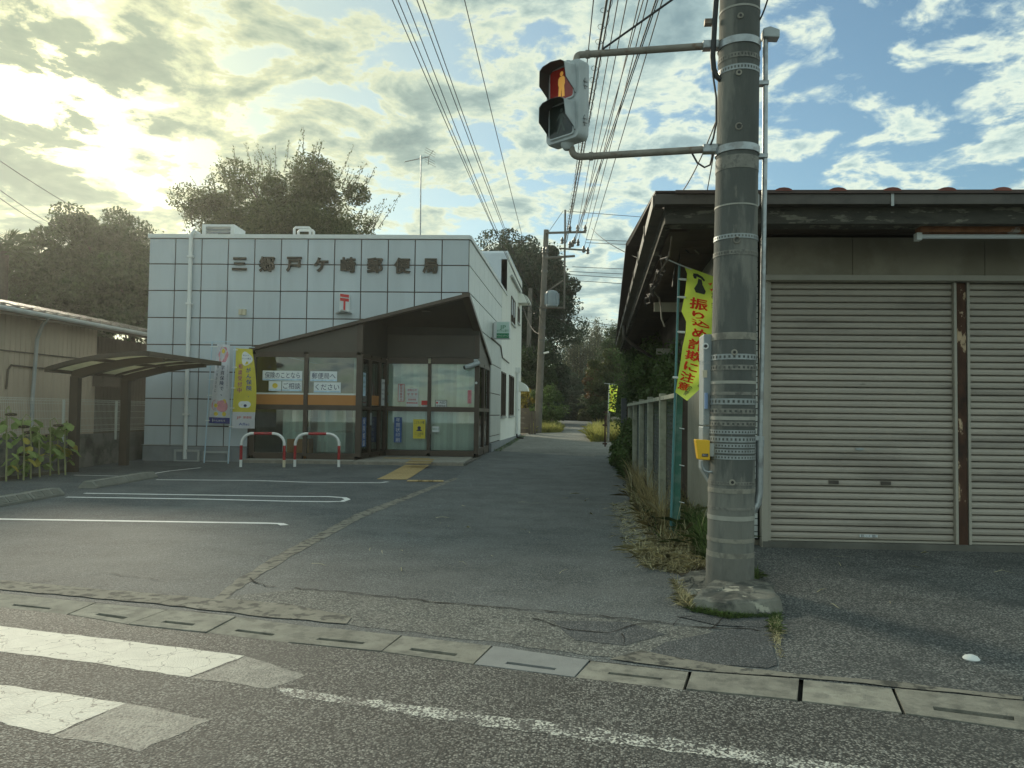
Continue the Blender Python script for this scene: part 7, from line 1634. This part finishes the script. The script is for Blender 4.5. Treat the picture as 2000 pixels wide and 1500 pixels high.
blades('green_grass', 'fresh green grass tuft between the green post and the big pole', 'grass', scatter([(1.10, 7.0), (1.32, 7.0), (1.42, 8.9), (1.12, 8.9)], 4800, 3), .36, .0013, 'grass_green', 13, .55)
blades('cut_straw', 'pale cut grass lying in a heap left of the pole foot', 'straw', scatter(PX((1235, 1085), (1262, 1112), (1330, 1122), (1380, 1112), (1384, 1070), (1300, 1060)), 1700, 4), .17, .0020, 'straw_pale', 14, 1.1)
blades('cut_straw', 'scattered flat straw on the lane edge by the fence', 'straw', scatter(PX((1195, 985), (1215, 1060), (1260, 1110), (1330, 1130), (1330, 1060), (1240, 980)), 1400, 5), .20, .002, 'straw_pale', 15, flat=True)
blades('green_grass', 'green tufts round the foundation stone and down the patch edge', 'grass', scatter(PX((1335, 1172), (1352, 1196), (1420, 1210), (1500, 1208), (1512, 1240), (1522, 1240), (1528, 1200), (1430, 1203), (1362, 1192), (1345, 1168)), 2600, 6), .045, .0014, 'grass_green', 16, .8)
blades('cut_straw', 'yellow dead tufts between the mortar pad and the stone', 'straw', scatter(PX((1318, 1138), (1334, 1186), (1350, 1194), (1352, 1184), (1334, 1150)), 700, 7), .08, .0016, 'straw_pale', 17, 1.0)
blades('cut_straw', 'thin dead tufts along the crack beside the forecourt', 'straw', scatter(PX((1500, 1212), (1519, 1285), (1527, 1285), (1521, 1206)), 420, 27), .045, .0014, 'straw_pale', 27, 1.0)
blades('green_grass', 'small weed at the right foot of the big pole', 'grass', scatter(PX((1466, 1120), (1480, 1112), (1484, 1132), (1468, 1142)), 260, 8), .09, .003, 'grass_green', 18, .7)
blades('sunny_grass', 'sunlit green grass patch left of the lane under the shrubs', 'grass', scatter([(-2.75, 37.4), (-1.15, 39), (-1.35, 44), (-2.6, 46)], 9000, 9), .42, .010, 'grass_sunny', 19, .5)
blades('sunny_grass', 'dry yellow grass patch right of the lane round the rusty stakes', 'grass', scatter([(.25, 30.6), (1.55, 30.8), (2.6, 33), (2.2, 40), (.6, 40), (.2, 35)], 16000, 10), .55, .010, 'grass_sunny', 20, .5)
blades('verge_weeds', 'ragged dark weeds along the base of the fence hedge', 'weeds', scatter([(.85, 15.5), (1.15, 15.5), (1.2, 22), (.80, 22)], 4500, 11), .20, .004, 'grass_green', 21, .7)
blades('verge_weeds', 'thin weeds along the post office side wall base', 'weeds', scatter([(XW + .05, 24), (XW + .3, 24), (XW + .3, 35), (XW + .05, 35)], 900, 12), .06, .006, 'grass_green', 22, .7)
blades('lane_debris', 'single pale straws blown over the lane', 'straw', scatter(PX((560, 1110), (980, 960), (1180, 960), (1290, 1130), (1320, 1190), (900, 1170)), 26, 13), .17, .0025, 'straw_pale', 23, flat=True)
blades('lane_debris', 'single pale straws on the shop forecourt', 'straw', scatter(PX((1560, 1080), (1990, 1080), (1990, 1240), (1580, 1230)), 9, 14), .20, .0025, 'straw_pale', 24, flat=True)
# ------------------------------------------------------------------ added scattering volume imitating the windscreen glare veil
hm = bpy.data.materials.new('air'); hm.use_nodes = True; t = hm.node_tree; t.nodes.clear()
pv = t.nodes.new('ShaderNodeVolumePrincipled'); pv.inputs['Density'].default_value = 0.0009; pv.inputs['Anisotropy'].default_value = 0.7; pv.inputs['Color'].default_value = (0.95, 0.95, 0.9, 1)
ov = t.nodes.new('ShaderNodeOutputMaterial'); t.links.new(pv.outputs[0], ov.inputs['Volume'])
MATS['air'] = hm
stuff(MB().box(-450, 450, -70, 720, -1.1, 24).build('glare_haze', 'air', None))
